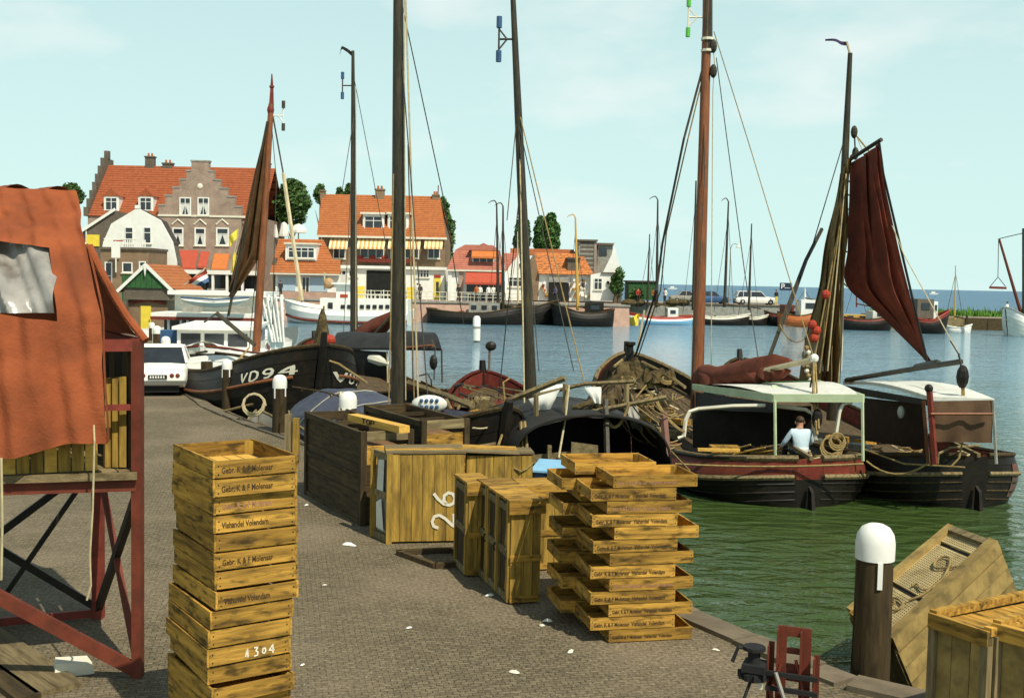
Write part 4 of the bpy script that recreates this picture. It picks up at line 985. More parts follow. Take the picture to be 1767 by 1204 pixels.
for px, py, y_ in ((575,601,32.2),(668,606,31.0),(712,603,30.4),(762,603,29.9)): Cb.line([P(px,py,y_), P(px+1,660,y_)], .025, m_mastp if px == 668 else m_wire, 'awning_post')
Cb.poly('furled_sail', MB().tube([P(610,592,YC-1), P(628,580,35), P(650,568,34.5), P(668,552,34.2), P(684,535,34)], [.15,.3,.3,.22,.08], 14).jit(.12,2.5), m_sail, True)
Cb.line([P(640,583,34), P(690,528,33.8)], .05, m_mastd, 'gaff')
Cb.poly('stove_box', MB().hexa([P(659,590,33),P(688,590,33),P(688,590,33.8),P(659,590,33.8),P(659,577,33),P(688,577,33),P(688,577,33.8),P(659,577,33.8)]), m_black)
Cb.line([P(591,145,YC), P(591,100,YC)], .0001, m_wire) if False else None
antenna(Cb, 591, 148, YC, 612, m_wire, m_blue, .32, False)
def vane(b, pts, Y, m, wpx=8, name='mast_pennant'):
    def f(u, v):
        k = u*(len(pts)-1); i = min(len(pts)-2, int(k)); p = P(*pts[i], Y).lerp(P(*pts[i+1], Y), k-i); w_ = wpx*Y/1900*(1-.55*u)
        return p + Vector((0, .08*math.sin(u*7), -w_*v))
    b.poly(name, MB().grid(f, 8, 2), m)
vane(Cb, [(610,92),(600,84),(590,80),(586,92)], YC, m_black, 8)
for a, b, c, d_ in ((611,200,591,325),(612,140,700,600),(610,230,592,590)): Cb.line([P(a,b,YC), P(c,d_,YC-2)], .012)
Cb.line([P(614,583,YC-.1), P(614,150,YC-.1)], .014, m_ropel)
Cb.line([P(690,601,30.8), P(747,596,29.6)], .04, m_mastr, 'boom'); 
Cb.line([P(745,586,30), P(751,600,29.7), P(749,655,29.7)], .02, m_wire, 'mainsheet'); block(Cb, P(748,625,29.7), .16, m=m_black)
clutter(Cb, .03, .5, 14, 8); 
Cb.poly('rolled_oilskin', MB().tube([P(640,618,31.5),P(655,622,31.2),P(672,628,31)], [.13,.16,.05], 8), m_cream, True)
Cb.poly('rolled_oilskin', MB().tube([P(592,605,32.4),P(606,603,32.3),P(622,607,32.2)], [.1,.14,.05], 8), m_rope, True)
Cb.line([P(724,648,30.5), P(738,645,30.3), P(744,655,30.3), P(745,668,30.3)], .022, m_wire, 'stern_rail')

# ===== D : boat under the slate-blue cover, big black mast
D = Boat('fishing_boat', 'fishing boat under a slate blue cover with thick black mast', (-4.65,26.7), (-.30,18.4), 2.9, sp=[(0,.9),(.3,.65),(.6,.75),(.8,1.15),(.92,1.6),(1,2.0)],rake=.7)
D.hull(blk, 6, 26); D.inner(m_dkred, DKX, .45); D.rail(DXw, .05); D.stem(m_black, .15); D.rail(GXw, .04, .26, off=.04, name='rubbing_strake'); D.rudder(DXw)
def cov(u, v):
    t = lerp(.10, .80, u); b = D.half(t)*1.02; a = (v*2-1); z = D.sheer(t)+.10+ (.82*(1-abs(a)**2.4))*(.55+.45*math.sin(PI*min(1,.1+u*1.25)))
    z += .03*math.sin(u*26)*(1-a*a) + .02*math.sin(v*21+u*4)
    return Vector(((t-.5)*D.L, a*b, z))
D.loc('boat_cover', MB().grid(cov, 40, 22), m_bluecover, True)
D.loc('cover_end', MB().grid(lambda u, v: Vector((cov(1, u).x+.0, cov(1,u).y, lerp(D.sheer(.8)-.1, cov(1,u).z, v))), 14, 3), m_bluecover, True)
for u in (.25, .5, .75): D.loc('cover_batten', MB().tube([cov(u, v/14)+Vector((0,0,.02)) for v in range(15)], .022, 5), m_grey)
for sd in (.02, .98): D.loc('cover_lashing', MB().tube([cov(u/14, sd)+Vector((0,0,.03)) for u in range(15)], .02, 5), m_rope)
YD = 20.6
D.mast((687,-60),(688,712), YD, .15, .085, m_mastd, n=14, fz=0.3)
D.line([P(700,690,YD-.1), P(697,-40,YD-.1)], .012, m_ropel, 'halyard'); D.line([P(722,706,YD-.3), P(700,0,YD-.1)], .018, m_ropel, 'halyard')
D.line([P(715,700,YD-.3), P(704,250,YD-.1)], .012, m_rope, 'halyard'); D.line([P(671,700,YD-.2), P(679,300,YD-.1)], .014, m_rope, 'halyard')
D.line([P(692,0,YD), P(766,345,YD+1.5), P(800,560,YD+2.5)], .011, m_wire, 'stay')
pt = D.T(P(741,696,18.9))
pan = D.poly('spotted_fender', MB().ball(P(741,697,19.0), (.31,.12,.16), 16, 10), m_offw, True)
for i in range(4):
    for j in range(2): MB().ball(P(727+i*9, 691+j*11, 18.88), (.035,.03,.035), 6, 4).build('blue_spot', m_blue, pan, world=True)
D.line([P(705,660,21), P(765,680,20), P(815,700,19)], .06, GXw, 'quay_spar'); D.line([P(770,688,19.3),P(779,706,19.2)], .025, GXw, 'stanchion')
D.line([P(588,676,20.5), P(586,712,20.3)], .025, m_mastp, 'stanchion'); D.line([P(505,667,23.6), P(560,676,22), P(597,686,21)], .02, DXw, 'grab_rail')
for a,b_,c in ((520,669,23.2),(540,673,22.6),(570,679,21.6)): D.line([P(a,b_,c), P(a+1,b_+6,c)], .02, DXw, 'stanchion')
clutter(D, .82, .97, 9, 21)
# small tender tied between D and the quay: grey dinghy bow with white ring
Dg = Boat('dinghy', 'small grey dinghy with looped white rope tied below the bollards', (-5.45,26.0), (-6.35,27.6), 1.0, sp=[(0,.45),(.5,.36),(.8,.5),(1,.7)], bp=[(0,.6),(.3,.95),(.6,1),(.85,.7),(1,.06)], rake=.3)
Dg.hull(lambda k: m_grey if k < 2 else m_black, 4, 14); Dg.inner(m_grey, DKX, .25, 12); Dg.rail(GXw, .03); coil(Dg, P(438,700,26.2), .28, .03, 2, m=m_ropel, tilt=1.4)
Dg.line([P(383,710,28.0), P(436,697,26)], .03, m_rope, 'mooring_rope')

# ===== E : botter with red lining, leaning mast, black stern tent with pale clothes drying
E = Boat('fishing_boat', 'black fishing boat with red inner planking and black stern tent, slender leaning mast', (1.35,17.6), (-.70,28.6), 3.3,
         sp=[(0,1.15),(.3,.75),(.6,.8),(.8,1.0),(.92,1.35),(1,1.7)])
E.hull(blk, 6, 26); E.inner(m_dkred, DKX, .42, planks=9)
for k in range(15):
    for sd in (-1, 1):
        p_ = E.pt(.5+k*.033, 0, sd, -.09); E.loc('rib', MB().box(p_-Vector((0,0,.2)), (.06,.07,.42)), m_black if k%2 else DZw); E.rail(m_dkred, .05); E.stem(m_black, .3); E.rail(DXw, .04, .28, off=.04, name='rubbing_strake'); E.rudder(DXw)
YE = 22.0
E.mast((884,-30),(918,716), YE, .125, .05, m_mastd, n=12, fz=.3)
antenna(E, 861, 68, YE, 892, m_wire, m_blue, .33)
for a, b, c, d_ in ((891,210,875,380),(892,200,990,640),(893,200,930,640)): E.line([P(a,b,YE), P(c,d_,YE-1.5)], .01)
# black tent over the stern: hoop frame and tarpaulin with open dark front
def tent(u, v):
    # u along the boat, v around the hoop
    x = lerp(-.49*E.L, -.22*E.L, u); b = lerp(1.35,1.6,u); a = PI*v
    return Vector((x, -math.cos(a)*b*(1 if abs(math.cos(a))<.999 else 1), .55 + 1.40*math.sin(a)**.42))
E.loc('stern_tent', MB().grid(tent, 20, 36).jit(.07,1.8), m_blackg, True)
E.loc('tent_hoop', MB().tube([tent(0, v/20)+Vector((-.03,0,.01)) for v in range(21)], .022, 6), m_black, True)
E.loc('tent_back', MB().grid(lambda u, v: Vector((tent(1,u).x, tent(1,u).y, lerp(.7, tent(1,u).z, v))), 12, 3), m_black)
# drying frame above the tent
a1, a2 = P(905,676,18.6), P(1105,655,18.0)
E.line([P(880,690,19), P(975,652,18.6)], .055, GXw, 'boom'); E.line([P(925,682,18.6), P(1010,662,18.3), P(1095,668-10,18.0)], .035, GXw, 'drying_rail')
E.line([P(920,735,18.5), P(1010,712,18.3), P(1150,685,18.0)], .04, GZw, 'drying_rail'); 
for px, p0, p1 in ((975,662,716),(1081,658,706),(925,680,732)): E.line([P(px,p0,18.3), P(px,p1,18.3)], .045, GZw, 'drying_rail_post')
E.poly('white_cloth', quadcloth([P(912,688,18.5), P(966,672,18.4), P(950,706,18.45), P(925,708,18.5)], 8, 8, .03, 1.5, .06), m_white)
E.poly('white_cloth', quadcloth([P(935,665,19), P(975,662,19), P(960,682,18.9), P(930,684,18.9)], 8, 8, .03, 1.5, .06), m_white)
E.poly('white_cloth', quadcloth([P(1008,668,18.2), P(1038,667,18.2), P(1037,697,18.2), P(1026,695,18.2)], 8, 8, .02, 1.5, .03), m_white)
E.poly('bundled_net', quadcloth([P(985,700,18.7), P(1070,672,18.6), P(1076,706,18.5), P(990,716,18.5)], 16, 8, .08, 4, .2), m_net)
E.line([P(982,664,18.2), P(976,720,18.0), P(964,790,17.2)], .016, m_ropel); E.line([P(876,735,18.8), P(868,660,18.9), P(880,652,19)], .016, m_rope)
E.line([P(860,768,17.5), P(870,740,18.2), P(880,700,18.6)], .02, m_rope); E.line(sag(P(816,738,17.6), P(862,728,18.4), .05), .016, m_ropel)
E.line([P(905,728,18.0), P(908,760,17.7), P(910,780,17.6)], .03, m_rope, 'rope_bundle'); E.line([P(899,728,18.0), P(902,780,17.6)], .025, m_rope, 'rope_bundle')
E.line(sag(P(1040,706,18.1), P(1086,695,18.0), .35), .03, m_rope, 'chain_rope'); E.line([P(1043,700,18), P(1049,740,18), P(1046,762,18)], .02, m_rope)
E.line([P(1045,690,18.1), P(1048,790,17.6)], .05, m_mastd, 'stern_post')
clutter(E, .42, .93, 28, 5, .34, [WX, GXw, m_rope, m_dkred, m_grey, m_rope], 1.0)
E.line([P(844,640,27), P(845,592,27)], .03, GXw, 'davit'); E.poly('lantern', MB().ball(P(847,597,27), (.14,.1,.12), 8, 5), m_black)
for k in range(3): E.line([P(800+30*k,668,25), P(905,700-12*k,21)], .02, m_rope)
E.poly('brown_plank_box', MB().hexa([P(985,795,17.2),P(1032,795,17.2),P(1032,795,17.5),P(985,795,17.5),P(986,762,17.2),P(1032,768,17.2),P(1032,768,17.5),P(986,762,17.5)]), GXw)
E.line([P(948,795,17.2),P(948,768,17.2)], .04, GXw, 'post'); E.poly('deck_box', MB().hexa([P(905,800,17.3),P(985,800,17.3),P(985,800,17.8),P(905,800,17.8),P(905,786,17.3),P(985,778,17.3),P(985,778,17.8),P(905,786,17.8)]), GXw)

for (a, b, c, d_, y2, r_, m_) in ((895,190,1010,668,20,.012,m_rope),(897,260,905,700,20,.014,m_ropel),(900,300,860,690,24,.012,m_wire)): E.line([P(a,b,YE), P(c,d_,y2)], r_, m_)
for (a, b, c, d_, y2) in ((690,60,740,710,19.8),): D.line([P(a,b,YD), P(c,d_,y2)], .012, m_wire)
for k in range(12):
    rr = random.Random(k+90); px = rr.uniform(775,900); py = rr.uniform(660,700); E.line([P(px,py,23.5), P(px+rr.uniform(-34,34),py+rr.uniform(-8,16),22.5)], rr.uniform(.014,.035), rr.choice([m_rope, m_black, GXw, m_black]), 'gear_line')
for k in range(9):
    rr = random.Random(k+190); px = rr.uniform(1130,1190); py = rr.uniform(690,760); E.line(sag(P(px-60,py-10,18.4), P(px,py+20,19.5), .15), .014, rr.choice([m_rope, m_wire]), 'slack_rope')

# ===== F : red-striped botter with green-white canopy, man at work
F = Boat('fishing_boat', 'large black fishing boat with red stripe, pale green stern canopy and tall varnished mast', (5.55,20.35), (3.45,31.9), 4.1,
         sp=[(0,.92),(.12,.74),(.3,.62),(.55,.75),(.78,1.1),(.92,1.6),(1,2.05)], bp=[(0,.12),(.008,.34),(.025,.54),(.06,.74),(.12,.88),(.3,.98),(.6,1.0),(.8,.9),(.92,.62),(.98,.28),(1,.05)])
F.hull(lambda k: (m_dkred if k in (0,1) else m_black), 7, 32); F.inner(m_black, DKX, .40, planks=11); F.rail(GXw, .06); F.stem(m_black, .35)
F.rail(GXw, .055, .29, off=.05, name='rubbing_strake'); F.rail(m_black, .03, .0, off=.06, name='toe_rail'); F.rudder(m_black)
for k in range(3): F.rail(m_black, .018, .40+.13*k, off=.036, name='plank_seam')
# bright red panel on the quarter
def qp(u, v): return F.pt(lerp(.0, .028, u), lerp(.045, .235, v), 1, .052)
def qpanel(sd, t0, t1, nm): F.loc(nm, MB().grid(lambda u, v: F.pt(lerp(t0,t1,u), lerp(.05,.24,v), sd, .05), 12, 2), m_redrust, True)
qpanel(-1, .0, .2, 'red_band'); qpanel(1, .0, .2, 'red_band')
YF = 27.0
F.mast((1222,-40),(1203,668), YF, .155, .10, m_mastr, n=14, fz=.3)
F.line([P(1221,90,YF), P(1222,-60,YF)], [.135,.12], m_mastd, 'topmast')
for py in (68, 88): F.poly('mast_band', MB().lathe([(.16,-.03),(.16,.03)], P(1221,py,YF), 10), m_cream)
antenna(F, 1188, 30, YF, 1221, m_cream, mat('green_cap',(.10,.45,.06),.5,.1,3), .36)
for px, py in ((1231,80),(1231,123)): block(F, P(px,py,YF-.1), .13, m=m_mastd)
F.line([P(1231,85,YF-.1), P(1233,110,YF-.1), P(1230,160,YF-.1), P(1227,640,YF-.3)], .012, m_ropel, 'halyard')
F.line([P(1216,105,YF), P(1180,240,YF), P(1143,420,YF+1), P(1133,500,YF+1), P(1097,612,31.5)], .03, m_wire, 'forestay')
F.line([P(1218,112,YF), P(1187,240,YF), P(1150,400,YF+1), P(1140,500,YF+1), P(1102,612,31.5)], .018, m_rope, 'forestay')
F.line([P(1236,100,YF), P(1257,260,YF), P(1285,470,YF-1), P(1318,680,YF-2)], .012, m_wire, 'shroud'); F.line([P(1232,55,YF), P(1296,260,YF), P(1362,480,YF-2), P(1405,620,22)], .012, m_rope, 'backstay')
F.line([P(1212,120,YF), P(1216,300,YF-.2), P(1196,660,YF-1)], .012, m_wire, 'shroud')
# furled brown sail on boom
F.poly('furled_sail', MB().tube([P(1205,655,26.2), P(1222,652,25.6), P(1245,655,25), P(1275,650,24.4), P(1310,640,23.8), P(1345,628,23.2), P(1362,620,23)], [.2,.33,.26,.33,.28,.2,.06], 18).jit(.08,3), m_sail, True)
for k in range(7):
    px = 1215+k*20; F.poly('sail_fold', MB().tube([P(px-8,646-k*2,25.5-.35*k), P(px+2,655-k*3,25.2-.35*k), P(px+12,664-k*3,25.0-.35*k), P(px+30,661-k*4,24.8-.35*k)], [.05,.13,.15,.04], 12).jit(.10,3.0,k), m_sail, True)
F.line([P(1210,664,26), P(1405,620,21.6)], .06, m_mastp, 'boom'); F.line([P(1340,637,23.4), P(1404,619,21.6)], .055, m_lblue, 'boom_end')
F.poly('boom_cap', MB().ball(P(1405,618,21.6), .09, 8, 6), m_white)
F.line([P(1404,622,21.6), P(1404,680,21.2), P(1410,750,20.8)], .03, m_rope, 'mainsheet'); F.line([P(1407,622,21.6), P(1413,740,20.8)], .02, m_rope, 'mainsheet'); block(F, P(1410,722,21), .15, m=m_black)
F.line([P(1403,640,21.5), P(1398,668,21.4)], .02, m_wire, 'mainsheet')
# canopy: pale green top, white frame hoops, posts
cpts = [(1335,689,21.2),(1489,690,20.6),(1412,664,24.2),(1196,670,25.5)]
def canF(u, v):
    c = [P(*q) for q in cpts]; p = c[0].lerp(c[1], u).lerp(c[3].lerp(c[2], u), v); p.z += .10*math.sin(PI*v); return p
F.poly('canopy_top', MB().grid(lambda u, v: canF(u, v)+Vector((0,0,.07)), 10, 8).grid(canF, 10, 8), m_offw)
for u0, u1, v0, v1, m in ((0,1,0,0,m_greenw),(0,0,0,1,m_greenw),(1,1,0,1,m_greenw),(0,1,1,1,m_green)):
    F.poly('canopy_edge', MB().beam(canF(u0,v0)+Vector((0,0,.03)), canF(u1,v1)+Vector((0,0,.03)), .06, .15), m)
F.poly('canopy_flap', MB().hexa([P(1335,686,21.6),P(1400,684,21.4),P(1400,684,22),P(1335,686,22.2),P(1332,664,22.6),P(1345,664,22.6),P(1380,676,22.5),P(1332,676,22.7)]), m_greenw)
F.poly('canopy_side', quadcloth([P(1200,676,25.3), P(1335,695,21.25), P(1335,712,21.25), P(1200,706,25.0)], 10, 4, .03, 2, 0), m_blackg)
for px, p0, p1, yy in ((1337,692,795,21.15),(1488,692,795,20.6),(1196,672,740,25.2)): F.line([P(px,p0,yy), P(px+1,p1,yy)], .03, m_greenw if px != 1196 else m_wire, 'canopy_post')
# windscreen hoop of white pipe
F.line([P(1170,756,22.2), P(1180,752,22.2), P(1183,725,22.2), P(1190,710,22.2), P(1205,705,22.2), P(1265,700,21.9), P(1330,699,21.6), P(1390,706,21.3), P(1403,714,21.2), P(1406,740,21.2), P(1408,758,21.2), P(1418,759,21.2)], .042, m_cream, 'hoop_pipe')
F.line([P(1470,693,20.8), P(1455,697,20.8), P(1449,710,20.8), P(1443,748,20.8), P(1436,754,20.8)], .038, m_cream, 'hoop_pipe')
F.poly('wheelhouse_back', quadcloth([P(1195,705,24.6), P(1400,700,23.6), P(1400,765,23.6), P(1195,772,24.6)], 8, 4, .03, 2, 0), m_black)
clutter(F, .05, .44, 34, 4, .36, [WX, GXw, m_rope, m_grey, m_rope, m_rope], .9)
clutter(F, .5, .92, 26, 14, .36, [WX, GXw, m_net, m_rope], 1.1)
for (px, py, yy, R) in ((1435,775,20.5,.22),(1445,765,20.5,.16)): coil(F, P(px,py,yy), R, .02, 3, tilt=1.35)
for k in range(6): F.line([P(1225+20*k,778+(k%3)*3,21.8), P(1270+25*k,772-(k%2)*5,21.2)], .018, m_rope if k%2 else WX, 'line')
F.line(sag(P(1130,688,22.5), P(1180,745,21.8), .1), .035, m_rope, 'mooring_rope'); F.line([P(1090,695,19.5), P(1135,730,19.8), P(1150,770,19.5), P(1190,812,20.2)], .016, m_rope)
F.poly('tan_box', MB().box(P(1250,774,21.2), (.55,.3,.12)), WX); F.poly('tan_board', MB().box(P(1240,776,20.9), (.8,.1,.05)), WI)
# working clutter around the bow: nets, ropes, wooden bits
for k, (px, py, yy, r) in enumerate(((1075,655,28,.35),(1100,650,28.5,.4),(1125,660,27.5,.35),(1090,640,29.5,.3),(1145,655,27,.3))):
    F.poly('net_heap', MB().grid(lambda u, v: P(px,py+6,yy)+Vector(((u-.5)*r*2.4,(v-.5)*r*2,max(0,(1-(2*u-1)**2)*(1-(2*v-1)**2))*r*(1.1+.5*math.sin(9*u+k)*math.cos(8*v)))), 20, 20).jit(.09,5,k), m_net, True)
    coil(F, P(px+8,py+4,yy-.3), r*.6, .022, 3, m=m_rope, tilt=.4)
F.line([P(1085,612,31.6), P(1060,632,30)], .04, m_rope); F.line([P(1108,624,30.5), P(1150,645,27.5), P(1182,668,25.4)], .04, m_rope, 'rope'); F.poly('windlass', MB().lathe([(.12,0),(.1,.5),(.16,.55),(.16,.62)], P(1086,628,30.8), 10), m_black)
F.line([P(1076,616,31.5), P(1100,618,31.3)], .05, m_black, 'windlass_bar'); F.poly('pin_board', MB().ball(P(1087,608,31.4), (.12,.1,.12), 8, 6), m_black)
for k in range(14):
    rr = random.Random(k); px = rr.uniform(1050,1190); py = 665+rr.uniform(-12,20); F.line([P(px,py,26), P(px+rr.uniform(-25,25),py+rr.uniform(5,24),25)], .02, rr.choice([m_rope, m_wire, GXw]))
F.line([P(1145,712,19.2), P(1152,790,18.6)], .07, mat('pink_brown_post', (.15,.075,.055), .8, .2, 4), 'mooring_pole')
F.poly('hanging_cloth', quadcloth([P(1080,700,18.9), P(1100,702,18.9), P(1110,745,18.7), P(1090,738,18.7)], 6, 6, .04, 2, .05), m_grey)
F.line(sag(P(1165,800,20.4), P(1490,800,20.0), .05), .02, m_rope); 
F.line([P(1418,395,27.5), P(1390,450,27), P(1355,540,26), P(1322,630,25)], .05, m_mastd, 'long_spar'); F.line([P(1460,230,27.5), P(1400,430,27), P(1350,570,26)], .014, m_wire, 'stay')

# ===== Gb : rightmost botter with raised brown sail and hanging nets
Gb = Boat('fishing_boat', 'rightmost black fishing boat with dark red sail set, hanging nets and dusty white awning', (8.75,20.6), (6.9,32.6), 3.8,
          sp=[(0,1.0),(.12,.8),(.3,.68),(.6,.8),(.8,1.1),(.92,1.5),(1,1.9)], bp=[(0,.12),(.01,.34),(.03,.56),(.06,.70),(.12,.86),(.3,.98),(.6,1.0),(.8,.9),(.92,.62),(.98,.28),(1,.05)])
Gb.hull(blk, 7, 30); Gb.inner(m_dkred, DKX, .4); Gb.rail(DXw, .05); Gb.stem(m_black, .3); Gb.rudder(m_black); Gb.rail(GXw, .045, .27, off=.05, name='rubbing_strake')
for k in range(3): Gb.rail(DXw, .016, .40+.13*k, off=.036, name='plank_seam')
YG = 26.5
Gb.mast((1467,92),(1438,690), YG, .15, .055, m_mastd, n=12, fz=.3)
Gb.line([P(1467,94,YG), P(1461,72,YG)], .03, m_mastp, 'topmast'); vane(Gb, [(1462,72),(1445,69),(1425,67)], YG, mat('purple_pennant', (.05,.035,.09), .8, .1, 3), 7)
def sailG(u, v):
    K = [((1466,283),(1517,247)),((1466,330),(1523,300)),((1464,380),(1538,372)),((1463,430),(1553,440)),((1461,492),(1568,500)),((1520,545),(1583,560)),((1598,622),(1600,624))]
    cv = lambda j, c: curve([(q_/6, K[q_][j][c]) for q_ in range(7)], v)
    a = P(cv(0,0), cv(0,1), YG-.25); b = P(cv(1,0), cv(1,1), YG-1.4-.4*v)
    p = a.lerp(b, u); tw = .16*math.sin(u*15+v*2.0)*math.sin(PI*min(1,u+.05)) + .10*math.sin(u*31-v*6)*math.sin(PI*u)
    p.y += tw - .25*math.sin(PI*u)*(1-v*.5); return p
m_sailr = mat('dark_red_sail', (.15,.032,.016), .9, .3, 2.0, spots=(.06,.02,.012), spot_amt=.5, spot_scale=1.3, bump=.012, bscale=7)
Gb.poly('gaff_sail', MB().grid(sailG, 44, 40), m_sailr, True)
Gb.line([sailG(0,0)+Vector((-.1,0,.03)), sailG(1,0)+Vector((.05,0,.08))], .05, m_mastd, 'gaff')
Gb.line([P(1517,247,YG-1.4), P(1524,300,YG-1.4), P(1600,624,YG-1.8)], .03, m_black, 'leech_rope')
Gb.line([P(1474,230,YG), P(1500,262,YG-.7)], .02, m_rope); Gb.line([P(1474,225,YG), P(1476,270,YG)], .02, m_wire)
for px, py in ((1474,228),(1476,265)): block(Gb, P(px,py,YG-.1), .12, m=m_mastd)
Gb.line([P(1480,240,YG), P(1560,440,YG-2), P(1655,612,YG-4)], .012, m_ropel, 'topping_lift')
for k in range(9):
    a = sailG(0, .03+k*.085*0.95); Gb.poly('mast_hoop', MB().tube([a, P(1463-k*2.2, 285+k*24, YG-.17)], .02, 5), m_ropel)
# nets hung up to dry on the mast: two long pleated panels and loose loops
def net(pa, pb, pc, pd, amp, fr, yo):
    def f(u, v):
        a = P(*pa, YG+yo).lerp(P(*pd, YG+yo), v); b = P(*pb, YG+yo).lerp(P(*pc, YG+yo), v); p = a.lerp(b, u)
        p.y += amp*(.3+v)*math.sin(u*fr+v*1.5) + .05*math.sin(u*fr*2.3+v*9); p.x += .03*math.sin(v*14+u*9); return p
    return MB().grid(f, 30, 34)
m_net2 = mat('brown_hung_net', (.30,.20,.07), .95, .5, 5, col2=(.09,.06,.025), grain='z', bump=.02, bscale=10)
Gb.poly('drying_net', net((1450,300),(1470,262),(1434,668),(1380,668), .20, 17, -.45), m_net2, True)
Gb.poly('drying_net', net((1448,330),(1462,300),(1440,668),(1400,672), .22, 23, -.7), m_net2, True)
m_mesh = mat('thin_grey_mesh', (.35,.33,.27), .9, .2, 4, alpha=.38)
Gb.poly('thin_net', net((1350,560),(1398,568),(1420,640),(1350,625), .1, 9, -1.1), m_mesh, True)
for (px, py) in ((1409,570),(1405,583),(1425,508),(1402,560)): Gb.poly('red_float', MB().ball(P(px,py,YG-1.2), .11, 8, 6), m_red)
for k in range(10): Gb.poly('net_cork', MB().ball(P(1392+k*.6+3*math.sin(k), 600+k*8, YG-1.3), .06, 6, 4), m_cream if k%2 else m_rope)
Gb.line(sag(P(1345,560,YG-1), P(1402,568,YG-1.1), .35), .02, m_rope, 'head_rope')
for k in range(3): Gb.line([P(1460-k*3,300+k*30,YG-.7), P(1428-k*14,640+k*4,YG-1.1)], .016, m_ropel if k%3 == 0 else m_rope, 'net_rope')
Gb.line([P(1456,450,YG-.4), P(1446,680,YG-.5)], .02, m_ropel); Gb.line([P(1452,640,YG-.6), P(1456,520,YG-.5)], .014, m_cream)
# awning, posts, side panel, boom
can(Gb, ((1603,684,19.9),(1716,688,19.7),(1600,658,24.5),(1455,658,25.5)), 22, m=m_offw, camber=.1, hh=.07)
Gb.poly('awning_skirt', quadcloth([P(1455,664,25.4), P(1603,690,19.95), P(1603,700,19.95), P(1455,678,25.3)], 14, 4, .04, 4, 0), m_blackg)
Gb.poly('wheelhouse_wall', MB().hexa([P(1490,760,24.2),P(1595,775,21.0),P(1595,775,21.1),P(1490,760,24.3),P(1490,686,24.2),P(1595,697,21.0),P(1595,697,21.1),P(1490,686,24.3)]), m_black)
for px, py in ((1555,711),(1586,720)): Gb.poly('cabin_window', MB().ball(P(px,py,21.8), (.07,.10,.13), 10, 7), m_offw)
m_canv = mat('brown_canvas', (.115,.065,.035), .9, .2, 3, spots=(.07,.04,.025), spot_amt=.5, spot_scale=2, bump=.006, bscale=40)
sp_ = Gb.poly('canvas_side', quadcloth([P(1606,692,19.85), P(1713,690,19.7), P(1713,764,19.7), P(1606,762,19.85)], 14, 8, .03, 2.5, .04), m_canv)
Gb.line([P(1606,714,19.7), P(1713,714,19.55)], .025, m_mastr, 'canvas_batten')
for a, b, yy, r, m in (((1593,692),(1602,800),19.9,.035,m_mastr),((1603,672),(1613,800),19.75,.06,m_dkred),((1713,690),(1719,800),19.7,.028,m_grey)): Gb.line([P(*a,yy), P(*b,yy)], r, m, 'awning_post')
Gb.poly('post_cap', MB().ball(P(1603,670,19.75), .08, 7, 5), m_black)
Gb.line([P(1460,656,25), P(1580,636,22), P(1658,624,20.2)], .055, m_mastd, 'boom'); Gb.line([P(1580,634,22.4), P(1618,626,21.2)], .07, m_mastd, 'boom_fish')
Gb.line([P(1654,610,20.2), P(1660,640,20.2)], .02, m_wire, 'boom_tackle'); block(Gb, P(1661,650,20.1), .17, m=m_black); block(Gb, P(1663,742,20), .15, m=GXw)
for dx in (-2, 0, 2): Gb.line([P(1661+dx,655,20.1), P(1664+dx,740,20)], .014, m_rope, 'boom_tackle')
Gb.line([P(1663,748,20), P(1655,790,19.9), P(1640,806,19.9)], .018, m_rope); Gb.line(sag(P(1495,795,20.6), P(1600,800,19.9), .22), .02, m_rope); Gb.line([P(1492,775,21.2), P(1560,800,20.4), P(1665,806,19.7)], .018, m_rope)
Gb.line([P(1618,800,19.8), P(1620,782,19.8), P(1640,772,20.2), P(1690,768,20.6)], .022, GXw, 'stern_rail')
Gb.line([P(1655,612,20.2), P(1640,588,21)], .014, m_wire)
m_gpan = mat('grey_red_panel', (.10,.075,.06), .8, .4, 5, spots=(.22,.04,.02), spot_amt=.5, spot_scale=3)
Gb.loc('stern_patch', MB().grid(lambda u, v: Gb.pt(lerp(.02,.1,u), lerp(.12,.62,v), -1, .045), 6, 4), m_gpan)
clutter(Gb, .04, .5, 22, 31, .36, [WX, GXw, m_rope, m_grey], .9)
for (px, py) in ((1533,735),): pass

# ===== white boat 66 alongside the quay (far)
Wb = Boat('motor_launch', 'white motor launch with number 66 and long cabin windows beside the quay', (-12.6,50.0), (-11.3,40.2), 3.9, sp=[(0,1.0),(.4,.9),(.8,1.15),(1,1.5)], bp=[(0,.8),(.2,.95),(.5,1),(.8,.85),(.93,.5),(1,.06)], cat='motor boat')
Wb.hull(lambda k: m_white if k < 3 else m_black, 5, 18); Wb.inner(m_white, m_white, .12); Wb.rail(m_dkred, .045); Wb.stem(m_white, .1)
mb = MB(); L_ = Wb.L
Wb.loc('foredeck', MB().grid(lambda u, v: Vector(((lerp(.3,.97,u)-.5)*L_, (v*2-1)*Wb.half(lerp(.3,.97,u))*.93, Wb.sheer(lerp(.3,.97,u))+.05+.18*math.sin(PI*v))), 10, 8), m_white, True)
Wb.loc('cabin', MB().b2(-L_*.38, L_*.18, -1.45, 1.45, .95, 1.95), m_white)
Wb.loc('cabin_roof', MB().b2(-L_*.40, L_*.21, -1.6, 1.6, 1.953, 2.08), m_white)
for k in range(3): 
    for sd in (-1, 1): Wb.loc('cabin_window', MB().b2(-L_*.34+k*1.75, -L_*.34+k*1.75+1.4, sd*1.45-.02, sd*1.45+.02, 1.35, 1.8), m_glass)
for k in range(3): Wb.loc('windscreen_pane', MB().b2(L_*.18, L_*.18+.03, -1.3+k*.9, -.55+k*.9, 1.3, 1.8), m_glass)
